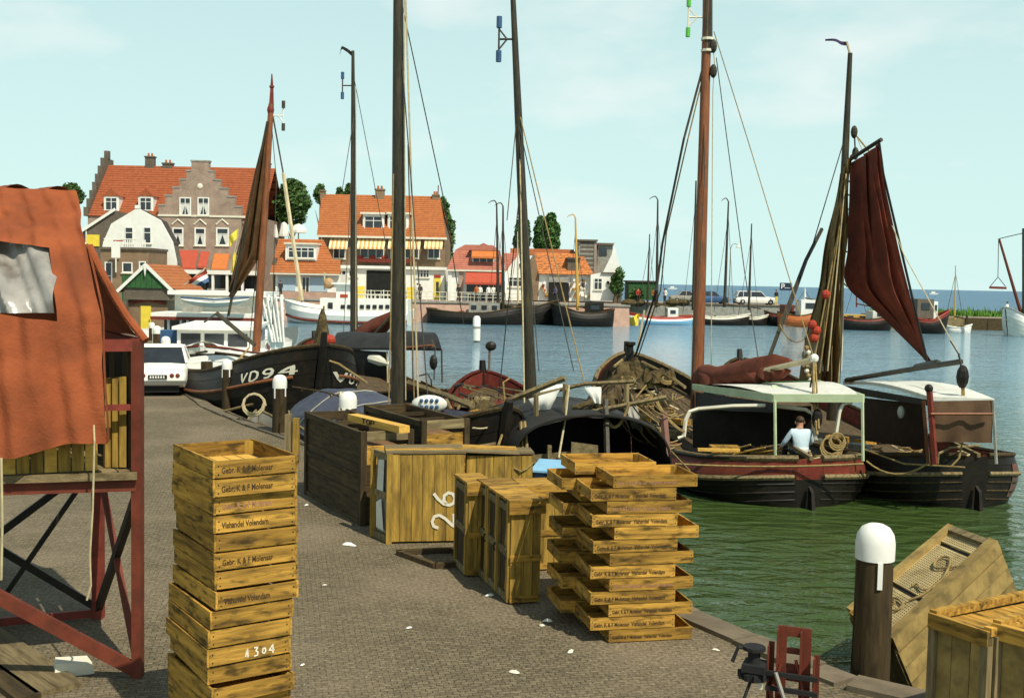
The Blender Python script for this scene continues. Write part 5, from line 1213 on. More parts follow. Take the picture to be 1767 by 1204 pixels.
Wb.poly('number_board', MB().hexa([P(324,634,39.6),P(352,630,39.2),P(352,630,39.4),P(324,634,39.8),P(326,604,39.6),P(352,606,39.2),P(352,606,39.4),P(326,604,39.8)]), m_cream)
nb = strokes('66', lambda u, v: P(331+u*12*1.0, 628-v*17-.1*u, 39.1), MB(), .2, .95); Wb.poly('number', nb, m_grey)
Wb.poly('dark_cushion', MB().box(P(300,580,44), (.9,.6,.5)), m_blue)

# ===== passenger ship : two decks
Ps = Boat('passenger_ship', 'white two-deck passenger ship with lifeboat on top moored before the hotel', (-20.6,63.5), (-12.6,61.0), 5.0, sp=[(0,1.0),(.5,.9),(1,1.3)], bp=[(0,.8),(.2,1),(.8,1),(.95,.8),(1,.5)], cat='ship')
Ps.hull(lambda k: m_white if k < 3 else m_black, 4, 14); 
def psb(px0, px1, py0, py1, y0, y1, m, nm): # box by picture height at the ship's distance
    a = P(px0, py1, 60); b = P(px1, py0, 60); yb0, yb1 = y0, y1
    return MB().hexa([(a.x,yb0,a.z),(b.x,yb0,a.z),(b.x,yb1,a.z),(a.x,yb1,a.z),(a.x,yb0,b.z),(b.x,yb0,b.z),(b.x,yb1,b.z),(a.x,yb1,b.z)]).build(nm, m, Ps.r, world=True)
psb(276,452,541,547,58.5,64.5,m_white,'upper_deck'); psb(276,452,547.5,549.5,58.4,58.49,m_dkred,'deck_edge')
psb(278,450,549,602,60.5,63.5,m_glass,'saloon_windows'); psb(287,450,506,541,61.5,63,m_offw,'deck_house'); psb(284,455,504.5,508,60.5,64,m_white,'top_roof')
for px in (302,323,334,368,398,432,448): psb(px-1.6,px+1.6,549,600,58.8,58.95,m_white,'deck_pillar')
psb(278,450,582,600,60.2,60.4,m_white,'saloon_panel')
lb = MB().grid(lambda u, v: P(lerp(312,430,u), 514+ (v)*(4+13*math.sin(PI*u)**.7), 58.6-.9*math.sin(PI*v)), 16, 8); Ps.poly('lifeboat', lb, m_offw, True)
Ps.poly('lifeboat_rail', MB().tube([P(312,513,58.1), P(370,517,57.7), P(430,513,58.1)], .05, 5), m_blue)
psb(318,345,529,541,59.6,60.4,m_grey,'life_raft_locker'); psb(400,435,530,541,59.6,60.4,m_grey,'life_raft_locker')
psb(416,424,499,505,61,62,m_white,'vent')
# lattice gantry and white railings at its stern
Gy = thing('gangway', 'white lattice gangway and railings right of the passenger ship', 'gangway', P(470,600,58)); Gy_l = MB()
for px in (452,463,474,486): MB().tube([P(px,508,57), P(px+2,605,57)], .09, 5).build('upright', m_white, Gy, world=True)
for py in (512,530,548,566,584): MB().tube([P(450,py,57), P(490,py+3,57)], .06, 5).build('crossbar', m_white, Gy, world=True)
for k in range(5): MB().tube([P(452+8*k,512,56.8), P(470+5*k,590,56.8)], .06, 5).build('lattice_bar', m_white, Gy, world=True)
MB().hexa([P(455,600,57),P(500,600,57),P(500,600,59),P(455,600,59),P(455,590,57),P(498,590,57),P(498,590,59),P(455,590,59)]).build('landing', m_white, Gy, world=True)

# ===== white ferry in front of the cottage
Fy = Boat('ferry', 'white ferry with small bridge and red waterline moored at the far quay', (-9.2,98.5), (-20.2,99.2), 5.2, sp=[(0,1.3),(.5,1.2),(.8,1.5),(1,2.0)], bp=[(0,.8),(.2,1),(.75,1),(.92,.6),(1,.06)], cat='ship')
Fy.hull(lambda k: m_white, 4, 16); Fy.rail(m_white, .06); Fy.rail(m_dkred, .12, .58, off=.05, name='waterline_stripe'); Fy.inner(m_white, m_white, .2)
def fyb(px0, px1, py0, py1, y0, y1, m, nm):
    a = P(px0, py1, y0); b = P(px1, py0, y0); return MB().hexa([(a.x,y0,a.z),(b.x,y0,a.z),(b.x,y1,a.z),(a.x,y1,a.z),(a.x,y0,b.z),(b.x,y0,b.z),(b.x,y1,b.z),(a.x,y1,b.z)]).build(nm, m, Fy.r, world=True)
fyb(552,704,517,541,97.2,100.4,m_white,'saloon'); fyb(580,606,490,517,97.8,100,m_white,'bridge'); fyb(572,612,488,490.5,97.4,100.4,m_white,'bridge_roof')
for k in range(10): fyb(588+k*11,595+k*11,526,533,97.1,97.19,m_glass,'window')
fyb(566,574,522,534,97.05,97.19,m_glass,'door'); fyb(587,600,508,513,97.7,97.79,m_red,'name_board')
for k in range(14): Fy.line([P(606+7*k,517,97.3), P(606+7*k,507,97.3)], .05, m_cream, 'railing_post')
Fy.line([P(606,508,97.3), P(704,509,97.3)], .05, m_cream, 'railing')
Fy.line([P(560,500,99), P(560,470,99)], .08, m_mastp, 'signal_mast'); 
Fy.poly('anchor_ball', MB().ball(P(567,489,99), .5, 12, 8), mat('tan_ball', (.42,.26,.13), .7, .2, 3), True)
Fy.line([P(512,520,98), P(525,500,98)], .08, m_masto, 'bow_staff')
for k in range(3): Fy.line([P(640+22*k,516,97.3), P(640+22*k,500,97.3)], .04, m_white, 'lamp_staff')

# ===== far boats at the brick wall and pier
def farboat(label, px0, px1, pyw, Y, h0, h1, hm, masts=(), beam=3.4, strk=None, bow_right=True, cabin=None, cat='boat', name='moored_boat', group=None, sheerm=None):
    """side-on boat between two picture columns; h0/h1 = height of rail at mid / at bow in metres"""
    a = P(px0, pyw, Y).x; b = P(px1, pyw, Y).x; S, B = ((a, Y+.6), (b, Y)) if bow_right else ((b, Y+.6), (a, Y))
    bt = Boat(name, label, S, B, beam, sp=[(0,h0*1.25),(.3,h0),(.6,h0),(.85,lerp(h0,h1,.55)),(1,h1)], cat=cat, group=group)
    bt.hull(lambda k: hm if not strk or k > (0 if hm is m_black else 1) else strk[k % len(strk)], 7, 14); bt.inner(m_dkred, DKX, .2, 12); bt.rail(sheerm or DXw, .07, name='cap_rail')
    for (tx, ty, fx, fy, r, m, pen) in masts:
        _a, _b, _o = bt.mast((tx,ty), (fx,fy), Y+.3, r, r*.45, m, n=7)
        if pen:
            bt.line([P(tx,ty,Y+.3), P(tx-2,ty-4,Y+.3)] + [P(tx-4-pen*k*.9, ty-6+ k*k*.55, Y+.3) for k in range(4)], [.07,.06,.06,.05,.04,.02], m_masto if m is m_masto else m_wire, 'pennant')
        for dx in (-18, 16): bt.line([P(tx,ty+(fy-ty)*.15,Y+.3), P(fx+dx, fy+8, Y+.3)], .025, m_wire, 'stay')
        bt.line([P(fx,fy-6,Y), P(fx+(22 if bow_right else -22), fy-2, Y-.3)], .07, m_net, 'furled_sail')
    if cabin:
        for (c0, c1, z0, z1, m) in cabin:
            xa = P(c0, pyw, Y).x; xb = P(c1, pyw, Y).x
            cb = bt.poly('cabin', MB().b2(xa, xb, Y-.8, Y+1.4, WL+z0, WL+z1), m)
            n = max(1, int((xb-xa)/.9))
            for k in range(n):
                q0 = lerp(xa, xb, (k+.25)/n); q1 = lerp(xa, xb, (k+.75)/n)
                MB().b2(q0, q1, Y-.85, Y-.8-.003, WL+lerp(z0,z1,.45), WL+lerp(z0,z1,.8)).build('cabin_window', m_glass if m is not m_glass else m_white, cb, world=True)
    clutter(bt, .2, .8, 4, int(px0), .2, sc=1.3)
    return bt
B1 = farboat('long black barge with grey cabin and two dark masts at the far wall', 737, 908, 553, 104, 1.1, 1.9, m_black, [(857,352,860,540,.16,m_mastd,4),(868,356,868,540,.17,m_mastd,4)], 4.2, cabin=[(809,862,.9,2.0,m_grey)])
farboat('black boat with pale eye marks lying behind the barge', 862, 958, 552, 105.8, 1.6, 2.4, m_black, [(893,400,894,530,.1,m_mastp,0)], 3.6)
farboat('black fishing boat with ochre yellow mast and twin white ovals on its bow', 1058, 956, 555, 103.5, 1.3, 2.1, m_black, [(993,376,997,535,.17,m_masto,4)], 4.0, cabin=[(1010,1040,1.1,2.2,m_black)], bow_right=True)
for bx, nm in ((965,None),(972,None)): pass
farboat('light blue and white boat with red rail, mast and small white tent', 1195, 1074, 557, 112, .75, 1.3, m_lblue, [(1121,404,1117,530,.12,m_mastd,0),(1135,345,1133,530,.17,m_mastd,4)], 3.4, strk=[m_red, m_white], sheerm=m_red, cabin=[(1150,1168,.7,1.7,m_white)])
farboat('dark boat with long cream rail and tall thin mast mid pier', 1196, 1290, 559, 114, .8, 1.2, m_black, [(1201,312,1196,535,.18,m_mastd,0),(1257,348,1250,530,.17,m_mastd,3)], 3.4, strk=[m_cream], sheerm=m_cream)
farboat('little cream-railed dark boat with short mast', 1286, 1322, 558, 115, .8, 1.1, m_black, [(1297,386,1292,535,.14,m_mastd,0)], 2.2, strk=[m_cream], sheerm=m_cream)
farboat('red and black workboat deck full of red floats', 1322, 1372, 556, 116, 1.2, 1.5, m_black, [], 3.2, strk=[m_dkred], cabin=[(1350,1366,1.2,2.2,m_dkred)])
farboat('orange hulled launch with white wheelhouse and funnel', 1345, 1412, 556, 113, 1.2, 1.7, m_orange, [(1389,497,1389,520,.12,m_white,0)], 3.2, cabin=[(1378,1408,1.2,2.8,m_white)], cat='motor boat', name='wheelhouse_launch')
farboat('dark open workboat with red waterline and white covered dinghy aboard', 1448, 1536, 556, 108, 1.1, 1.5, m_black, [], 3.4, strk=[m_dkred], cabin=[(1501,1531,1.0,1.9,m_offw)])
farboat('dark blue tug with red rail and half-glazed wheelhouse', 1572, 1630, 571, 103, 1.3, 2.2, m_black, [], 3.4, strk=[m_dkred], sheerm=m_red, cabin=[(1576,1604,1.4,3.2,m_brickd),(1604.3,1611,1.4,3.0,m_white)], cat='tugboat', name='tugboat')
farboat('tiny white sailing dinghy with bare pale mast', 1637, 1674, 569, 106, .5, .8, m_white, [(1649,458,1647,552,.09,m_masto,0)], 1.6, cat='sailing boat', name='sailing_dinghy', strk=[m_white], sheerm=m_white)
farboat('white motor boat cut off by the right edge, below the loading boom', 1782, 1740, 571, 100, 1.6, 2.6, m_offw, [], 3.0, strk=[m_white], sheerm=m_grey, cat='motor boat', name='cargo_boat')
farboat('low dark workboat with timber deck load beyond the sail foot', 1440, 1500, 552, 112, .9, 1.2, m_black, [(1478,470,1478,530,.08,m_redrust,0)], 3.0, cabin=[(1452,1495,.9,1.4,m_masto)])
MBd = thing('loading_boom', 'red slanting loading boom with rope and hanging cargo net bar', 'crane', P(1764,548,101))
MB().tube([P(1764,548,101), P(1724,412,101)], [.16,.1], 7).build('boom', m_redrust, MBd, world=True); MB().tube([P(1724,412,101), P(1775,400,101)], .04, 5).build('cable', m_wire, MBd, world=True)
MB().tube([P(1766,548,100.8), P(1766,394,100.8)], .12, 7).build('mast', m_mastd, MBd, world=True)
MB().tube([P(1723,415,101), P(1722,478,101)], .035, 5).build('hoist_rope', m_wire, MBd, world=True)
MB().tube([P(1722,478,101), P(1709,494,101)], .035, 5).tube([P(1722,478,101), P(1735,494,101)], .035, 5).build('hoist_sling', m_wire, MBd, world=True)
MB().beam(P(1708,496,101), P(1736,497,101), .25, .22).build('spreader_bar', m_dkred, MBd, world=True)
# ------------------------------------------------------------------ things on the quay
# ---- timber mooring posts with white caps
def bollard(label, px, pyt, Y, dia, bottom=-1.1, cap=True, drip=None, rings=False, tilt=0, name='mooring_post', group='mooring posts along the quay'):
    top = P(px, pyt, Y); t = thing(name, label, 'mooring post', (top.x, Y, WL if bottom < -.5 else 0), group=group)
    H_ = top.z - t.location.z; r = dia/2; rr = random.Random(int(px))
    hc = dia*1.0 if cap else 0
    prof = [(r*1.12, bottom-t.location.z), (r*1.08, 0), (r*1.03, H_*.5), (r, H_-hc)]
    if not cap: prof += [(r*.97, H_-.02), (r*.85, H_)]
    o = MB().lathe(prof, (0,0,0), 16).build('post', DZw, t, smooth=True)
    for k in range(5): # shakes in the timber
        a = rr.uniform(0, 2*PI); z0 = rr.uniform(.1,.4)*H_; MB().beam((math.cos(a)*r*1.04, math.sin(a)*r*1.04, z0),(math.cos(a)*r*1.0, math.sin(a)*r*1.0, z0+.3*H_), .012, .012).build('crack', m_black, t)
    if cap:
        R_ = r*1.06; MB().lathe([(R_, H_-hc), (R_*1.01, H_-hc*.55), (R_*.93, H_-hc*.3), (R_*.72, H_-hc*.12), (R_*.4, H_-hc*.03), (.01, H_)], (0,0,0), 20).build('cap', m_white, t, smooth=True)
        for (ang, ln, wd) in (drip or []):
            a = math.radians(ang); x, y = math.cos(a)*(R_+.004), math.sin(a)*(R_+.004); 
            MB().box((x, y, H_-hc-ln/2), (wd, .012, ln), Euler((0,0,a+PI/2))).build('paint_run', m_white, t)
    return t
bollard('nearest big mooring post with white domed cap and long paint run, bottom right', 1512, 902, 9.95, .33, drip=[(-92,.24,.045)])
bollard('white-capped post directly behind the dark open box', 601, 675, 20.4, .31, drip=[(-110,.05,.07),(-70,.04,.05)])
bollard('white-capped post with two paint runs beside the blue-covered boat', 483, 646, 24.3, .30, drip=[(-120,.22,.03),(-30,.18,.03)])
bollard('white-capped post in front of the VD94 hull', 392, 620, 29.2, .26, drip=[(-140,.22,.03),(-50,.2,.03)])
bollard('dark uncapped post with ropes left of the VD94 letters', 357, 624, 31.3, .33, cap=False)
bollard('squat dark post between the white car and the number 66', 318, 604, 35.5, .27, cap=False)
bollard('far white-capped post just behind the white car roof', 286, 580, 42, .33, drip=[(-100,.12,.05)])
bollard('far slim white-capped post left of the passenger ship', 271, 562, 50, .36, drip=[(-150,.6,.06)])
bollard('farthest white-capped post at the kiosk', 262, 556, 58, .30, drip=[(-60,.3,.05)])
for k, py in enumerate((652,664,676)):
    c = P(357, py, 31.3); o = MB().lathe([(.2,-.03),(.2,.03)], c, 14).build('rope_turn', m_rope); tag(o, ['top rope turn on the dark uncapped post','middle rope turn on the dark uncapped post','lowest rope turn on the dark uncapped post'][k], 'rope', 'rope turns on the dark post')
o = MB().tube(sag(P(365,655,31), P(430,600,33), .1), .03, 5).build('mooring_rope', m_rope); tag(o, 'hemp rope from the dark post up to the VD94 deck', 'rope')
# short weathered twin post beside the dark open box
t = thing('fence_post', 'pair of short weathered timbers left of the dark open box', 'post', G(500,800)); p = t.location
MB().b2(-.09,.03,-.06,.08,-.9,.93).build('timber', GZw, t); MB().b2(.06,.17,-.05,.08,-.9,.86).build('timber', WZ, t); MB().b2(-.12,.2,-.1,-.063,.1,.2).build('cross_batten', GXw, t)

# ---- fish crates
CL, CWd, CH = .86, .58, .1235
def crate_proto(name, label, seed, text=None, tm=None, bottom=m_black):
    t = thing(name, label, 'crate', (0,0,0)); th = .016
    for sy in (-1, 1): MB().b2(-CL/2, CL/2, sy*CWd/2-th/2, sy*CWd/2+th/2, 0.006, CH).build('long_side', WX, t)
    for sx in (-1, 1): MB().b2(sx*(CL/2-th/2)-th/2-.0, sx*(CL/2-th/2)+th/2, -CWd/2+th/2+.001, CWd/2-th/2-.001, 0.009, CH-.004).build('short_side', WY, t)
    n = 5; w_ = (CWd-.06)/n
    for k in range(n): MB().b2(-CL/2+.02, CL/2-.02, -CWd/2+.03+k*w_+.004, -CWd/2+.03+(k+1)*w_-.004, 0.0, .012).build('bottom_slat', WI, t)
    for sx in (-1, 1):
        for sy in (-1, 1):
            x, y = sx*(CL/2-th-.002), sy*(CWd/2-th/2-.002); MB().hexa([(x,y,.013),(x-sx*.05,y,.013),(x,y-sy*.05,.013),(x,y-sy*.049,.013),(x,y,CH-.01),(x-sx*.05,y,CH-.01),(x,y-sy*.05,CH-.01),(x,y-sy*.049,CH-.01)]).build('corner_block', WZ, t)
    nb = MB()
    for sx in (-1, 1):
        for z in (.03, .085):
            for sy in (-1, 1): nb.box((sx*(CL/2-.02), sy*(CWd/2+th/2+.001), z), (.008,.004,.008)); nb.box((sx*(CL/2+.001), sy*(CWd/2-.03), z), (.004,.008,.008))
    nb.build('nails', m_rubber, t); t.children[-1]['kind'] = 'stuff' if False else t.children[-1].get('kind', 'thing')
    return t
for c_ in (): pass
proto = crate_proto('fish_crate', 'x', 1)
bpy.context.view_layer.update()
KIDS[proto.name] = list(proto.children); USED = [False]
TXT = 'Gebr. K & F Molenaar  Vishandel  Volendam'
def place_crate(label, loc, rz, group, text=None, tcol=None, long_front=True, tilt=(0,0), tsize=.052, dx=.02):
    if not USED[0]: c = proto; USED[0] = True
    else: c = copy_tree(proto)
    c.location = loc; c.rotation_euler = (tilt[0], tilt[1], rz); c['label'] = label; c['group'] = group
    if text:
        me = textmesh(text, tsize, tcol or m_ink, True); o = obj('lettering', me, c); o.scale = (1,1,1.45)
        if long_front: o.location = (-CL/2+dx, -CWd/2-.0095, .034)
        else: o.location = (-CL/2-.0012, CWd/2-dx, .036); o.rotation_euler = (0,0,-PI/2)
    return c
# left stack: short side towards us
ordl = ['topmost','second from the top','third from the top','fourth from the top','fifth from the top','sixth from the top','seventh from the top','eighth from the top','ninth from the top','tenth from the top','eleventh from the top','twelfth from the top','thirteenth from the top','fourteenth from the top','fifteenth from the top','sixteenth from the top','seventeenth from the top','bottom']
rr = random.Random(12)
cornerL = Vector((-1.95, 7.2, 0)); angF = math.radians(34); PITCH = .1265
NL = 18
offs = [(.0,.0,0),(.0,.0,.005),(.02,.04,.02),(.02,.045,.0),(.025,.045,-.012),(.022,.04,.012),(.025,.03,.01),(.022,.0,.03),(-.015,.0,.02),(-.03,.0,.005),(-.035,.0,.02),(-.025,.02,-.012),(-.02,-.05,.04),(-.03,.02,0),(0,0,.04),(0,0,0),(.02,0,0),(0,0,0)]
GL = 'tall stack of fish crates at the left'
fx = Vector((math.cos(angF), math.sin(angF), 0)); sdir = Vector((-fx.y, fx.x, 0))
for k in range(NL):
    ox, oy, oa = offs[k]; z = (NL-1-k)*PITCH + .004
    a = angF + oa
    f = Vector((math.cos(a), math.sin(a), 0)); s_ = Vector((-f.y, f.x, 0))
    c = cornerL + fx*(ox) + sdir*(oy) + f*CWd/2 + s_*CL/2
    # local +x along depth direction: rotate so local -x (short side) faces us
    lab = 'wooden fish crate, %s of the tall left stack' % ordl[k]
    if k == 0: lab = 'open wooden fish crate on top of the tall left stack'
    cr = place_crate(lab, (c.x, c.y, z), a+PI/2, GL, TXT[:20] if k in (0,1,2,5) else ('Vishandel Volendam' if k in (3,7) else None), m_ink if k != 2 else m_inkr, False, tsize=.040, dx=.05)
    if k == 10:
        mb = strokes('1304', lambda u, v: Vector((-CL/2-.004, CWd/2-.26-u*.062, .026+v*.062)), MB(), .16, .9); mb.build('chalk_number', m_chalk, cr)
# right stacks: alternate layers shifted, long side towards us, two crates deep
base = Vector((.885, 10.52, 0)); aR = math.radians(11.5); fR = Vector((math.cos(aR), math.sin(aR), 0)); sR = Vector((-math.sin(aR-.10), math.cos(aR-.10), 0))
sR = Vector((-.36, .93, 0)).normalized()
GR_ = 'crossed stack of fish crates at the right'
nm = ['bottom','second','third','fourth','fifth','sixth','seventh','eighth','ninth','tenth','eleventh','twelfth','top']
shift = [.16,-.02,.15,-.025,.155,-.035,.15,-.03,.20,-.03,.115,-.045,.16]
for k in range(13):
    z = k*PITCH + .004; odd = k % 2
    rowp = 'shifted right' if not odd else 'flush left'
    sh = shift[k] + rr.uniform(-.006,.006)
    for d in range(2):
        dd = d*.60 + (0 if odd else .0) + (.02*rr.random() if d else 0)
        if d == 1 and not odd and k not in (12, 0, 6): dd += .01
        c = base + fR*(sh + CL/2 - (.05 if d and odd else 0)) + sR*(CWd/2 + dd)
        if k == 12 and d == 1: c += fR*-.12; 
        if k == 12 and d == 0: pass
        lab = 'wooden fish crate, %s layer of the right stack, %s' % (nm[k], 'front row' if d == 0 else 'back row')
        txt = TXT if d == 0 and k not in (6,8) else None
        col = m_ink if odd or k in (0,2) else m_inkr
        place_crate(lab, (c.x, c.y, z + (.03 if k == 12 and d == 1 else 0)), aR + rr.uniform(-.02,.02), GR_, txt, col, True, tsize=.040 if odd else .034, dx=.035)

# ---- plank boxes
def plank_face(mb_name, t, p0, pu, pv, n, m, th=.022, gap=.006, seed=1, horizontal=False, skip=(), inset=0):
    """face of n boards; p0 corner, pu full width vector, pv height vector; boards run along pv"""
    rr_ = random.Random(seed); p0 = Vector(p0); pu = Vector(pu); pv = Vector(pv); nn = pu.cross(pv).normalized(); edges = [0]
    for i in range(n): edges.append(edges[-1]+rr_.uniform(.75,1.25))
    edges = [e/edges[-1] for e in edges]; W = pu.length
    for i in range(n):
        if i in skip: continue
        a = edges[i]+gap/2/W; b = edges[i+1]-gap/2/W; o = nn*(rr_.uniform(-.003,.003)-inset); e0 = rr_.uniform(0,.008)
        A_ = p0+pu*a+o; B_ = p0+pu*b+o; v = pv*(1-e0)
        MB().hexa([A_, B_, B_+nn*th, A_+nn*th, A_+v, B_+v, B_+v+nn*th, A_+v+nn*th]).build(mb_name, m, t)
# dark box 1 & 2 (open troughs with end frames)
def trough(label, corner, ang, L, W, Hh, band=True, seed=1, inside=GXw, lidpx=None):
    # corner = near-left bottom corner; local x = width, y = length (away)
    t = thing('trough_box', label, 'box', corner, ang)
    n = 3
    for k in range(n):
        z0, z1 = lerp(.05, Hh-.08, k/n), lerp(.05, Hh-.08, (k+1)/n)
        MB().b2(0,.03,.06,L-.06,z0+.004,z1-.004).build('side_board', DYw, t); MB().b2(W-.03,W,.06,L-.06,z0+.004,z1-.004).build('side_board', DYw, t)
    for z0, z1, o in ((Hh-.09,Hh,.03),(Hh*.50,Hh*.50+.06,.025),(.0,.07,.025)):
        MB().b2(-o,.035,0,L,z0,z1).build('rail', DYw, t); MB().b2(W-.035,W+o,0,L,z0,z1).build('rail', DYw, t)
    for y in (0, L-.07):
        for x in (-.035, W-.055): MB().b2(x, x+.09, y-.01, y+.08, -.0, Hh+.012).build('corner_post', DZw, t)
        MB().b2(.056, W-.056, y+.0, y+.06, Hh-.13, Hh+.004).build('end_rail', GXw if y == 0 else DXw, t)
    for k in range(4): 
        z0, z1 = lerp(.02, Hh-.20, k/4), lerp(.02, Hh-.20, (k+1)/4); MB().b2(.06, W-.06, .035, .055, z0+.004, z1-.004).build('end_board', WX if k == 3 else DXw, t)
        MB().b2(.06, W-.06, L-.055, L-.035, z0+.004, z1-.004).build('end_board', DXw, t)
    for k in range(3): MB().b2(lerp(.04,W-.04,k/3)+.005, lerp(.04,W-.04,(k+1)/3)-.005, .07, L-.08, Hh-.28, Hh-.255).build('inner_board', mat('trough_inner_%s_%d' % (label[:4], k), (.20,.11,.05), .8, .3, 4, spots=(.08,.04,.02)), t)
    for y in (L*.33, L*.66): MB().b2(.031, W-.031, y-.03, y+.03, Hh-.10, Hh-.05).build('cross_bar', DXw, t)
    return t
T1 = trough('long dark wooden open box with a yellow plank lying on it', (-2.07,15.4,0), math.radians(28.5), 2.55, .74, 1.33, seed=2)
T2 = trough('dark wooden open box partly behind the long dark one, reddish end board', (-1.33,16.75,0), math.radians(30), 2.3, .76, 1.33, seed=5)
t = thing('plank', 'yellow plank lettered TOP lying across the dark open box', 'plank', (0,0,0)); a = P(617,722,16.6); b = P(707,735,15.35); d = b-a; t.location = a; t.rotation_euler = (0,0,math.atan2(d.y,d.x)); Lp = math.hypot(d.x,d.y)
t.location.z = 1.352; MB().b2(0, Lp, -.17, .0, 0, .10).build('board', WI, t)
strokes('TOP', lambda u, v: Vector((Lp*.30+u*.16, -.174, .015+v*.07)), MB(), .22, .85).build('lettering', m_black, t)

# box 26
B26 = thing('plank_box', 'squarish yellow plank box painted with a sideways white 26', 'box', (-1.57,14.4,0), math.radians(9.5)); H26 = 1.2; L26 = 1.84; W26 = .5
ang = math.radians(9.5); LA = L26*.53
plank_face('side_plank', B26, (0,-.001,.03), (LA,0,0), (0,0,H26-.04), 7, WZ, seed=3)
e = Vector((math.cos(math.radians(123)-ang), math.sin(math.radians(123)-ang), 0))*.49
up = Vector((0,0,1))
for q_ in (0,1):
    c = e*q_; MB().beam(c+Vector((-.012,.0,0)), c+Vector((-.012,.0,H26)), .075, .075, Vector((0,1,0))).build('corner_post', WZ, B26)
for z in (.05, H26*.52, H26-.05): MB().beam(e*.06+up*z, e*.95+up*z, .05, .09).build('end_rail', GXw, B26)
i0, i1 = Vector((.02,.01,0)), Vector((.04,.02,0))
MB().hexa([e*.1+up*.1+i0, e*.9+up*.1+i0, e*.9+up*.1+i1, e*.1+up*.1+i1, e*.1+up*(H26-.1)+i0, e*.9+up*(H26-.1)+i0, e*.9+up*(H26-.1)+i1, e*.1+up*(H26-.1)+i1]).build('end_panel', m_grey, B26)
MB().add([e*.35+up*.62-Vector((.02,0,0)), e*.75+up*.6-Vector((.02,0,0)), e*.6+up*1.08-Vector((.03,0,0)), e*.3+up*1.1-Vector((.02,0,0))], [(0,1,2,3)]).build('torn_white_sheet', m_offw, B26)
MB().add([e*.3+up*.14-Vector((.02,0,0)), e*.7+up*.16-Vector((.03,0,0)), e*.72+up*.5-Vector((.03,0,0)), e*.45+up*.56-Vector((.02,0,0))], [(0,1,2,3)]).build('torn_white_sheet', m_offw, B26)
for k in range(4): MB().b2(-.06+0, LA+.02, -.03+k*.15, .11+k*.15, H26+.003*k, H26+.028+.003*k).build('lid_board', GXw if k != 1 else WX, B26)
MB().b2(LA-.003, LA+.02, .03, .5, .02, H26-.02).build('end_plank', WX, B26); MB().b2(.05, LA-.02, .45, .47, .03, H26-.03).build('back_panel', GXw, B26)
B27 = thing('plank_box', 'plank box with warped lid standing just right of and behind the 26 box', 'box', (0,0,0), math.radians(6)); B27.location = Matrix.Rotation(ang, 4, 'Z') @ Vector((LA+.05,.14,0)) + Vector((-1.57,14.4,0))
LB = .90; HB = 1.17
plank_face('side_plank', B27, (0,0,.03), (LB,0,0), (0,0,HB-.05), 7, WZ, seed=9); MB().b2(.02, LB-.02, .45, .47, .03, HB-.03).build('back_panel', GXw, B27)
for x in (0, LB-.02): MB().b2(x, x+.02, .01, .45, .03, HB-.02).build('end_plank', WZ, B27)
for k in range(3): MB().hexa([(-.10,-.10+k*.2,HB+.035),(LB*.8,-.03+k*.2,HB-.005),(LB*.8,.155+k*.2,HB-.005),(-.10,.09+k*.2,HB+.035),(-.10,-.10+k*.2,HB+.06),(LB*.8,-.03+k*.2,HB+.02),(LB*.8,.155+k*.2,HB+.02),(-.10,.09+k*.2,HB+.06)]).build('lid_board', WX if k else GXw, B27)
for k in range(3): MB().b2(LB*.805, LB+.02, -.02+k*.17, .14+k*.17, HB-.004, HB+.018).build('lid_board', GXw, B27)
MB().tube([(LB*.72,-.03,.98),(LB*.82,-.05,.94),(LB*.9,-.04,.97),(LB*1.0,-.02,1.05)], .012, 5).build('rope', m_rope, B27)
# digits lie on their side: '26' rotated a quarter turn (reads upward)
def f26(u, v): # u runs upwards, v runs to the left
    s_ = .30; return Vector((L26*.52 - .10 - v*s_, -.036, .20 + u*s_))
strokes('26', lambda u, v: f26(u*1.05, v), MB(), .13, .95).build('painted_number', m_cream, B26)
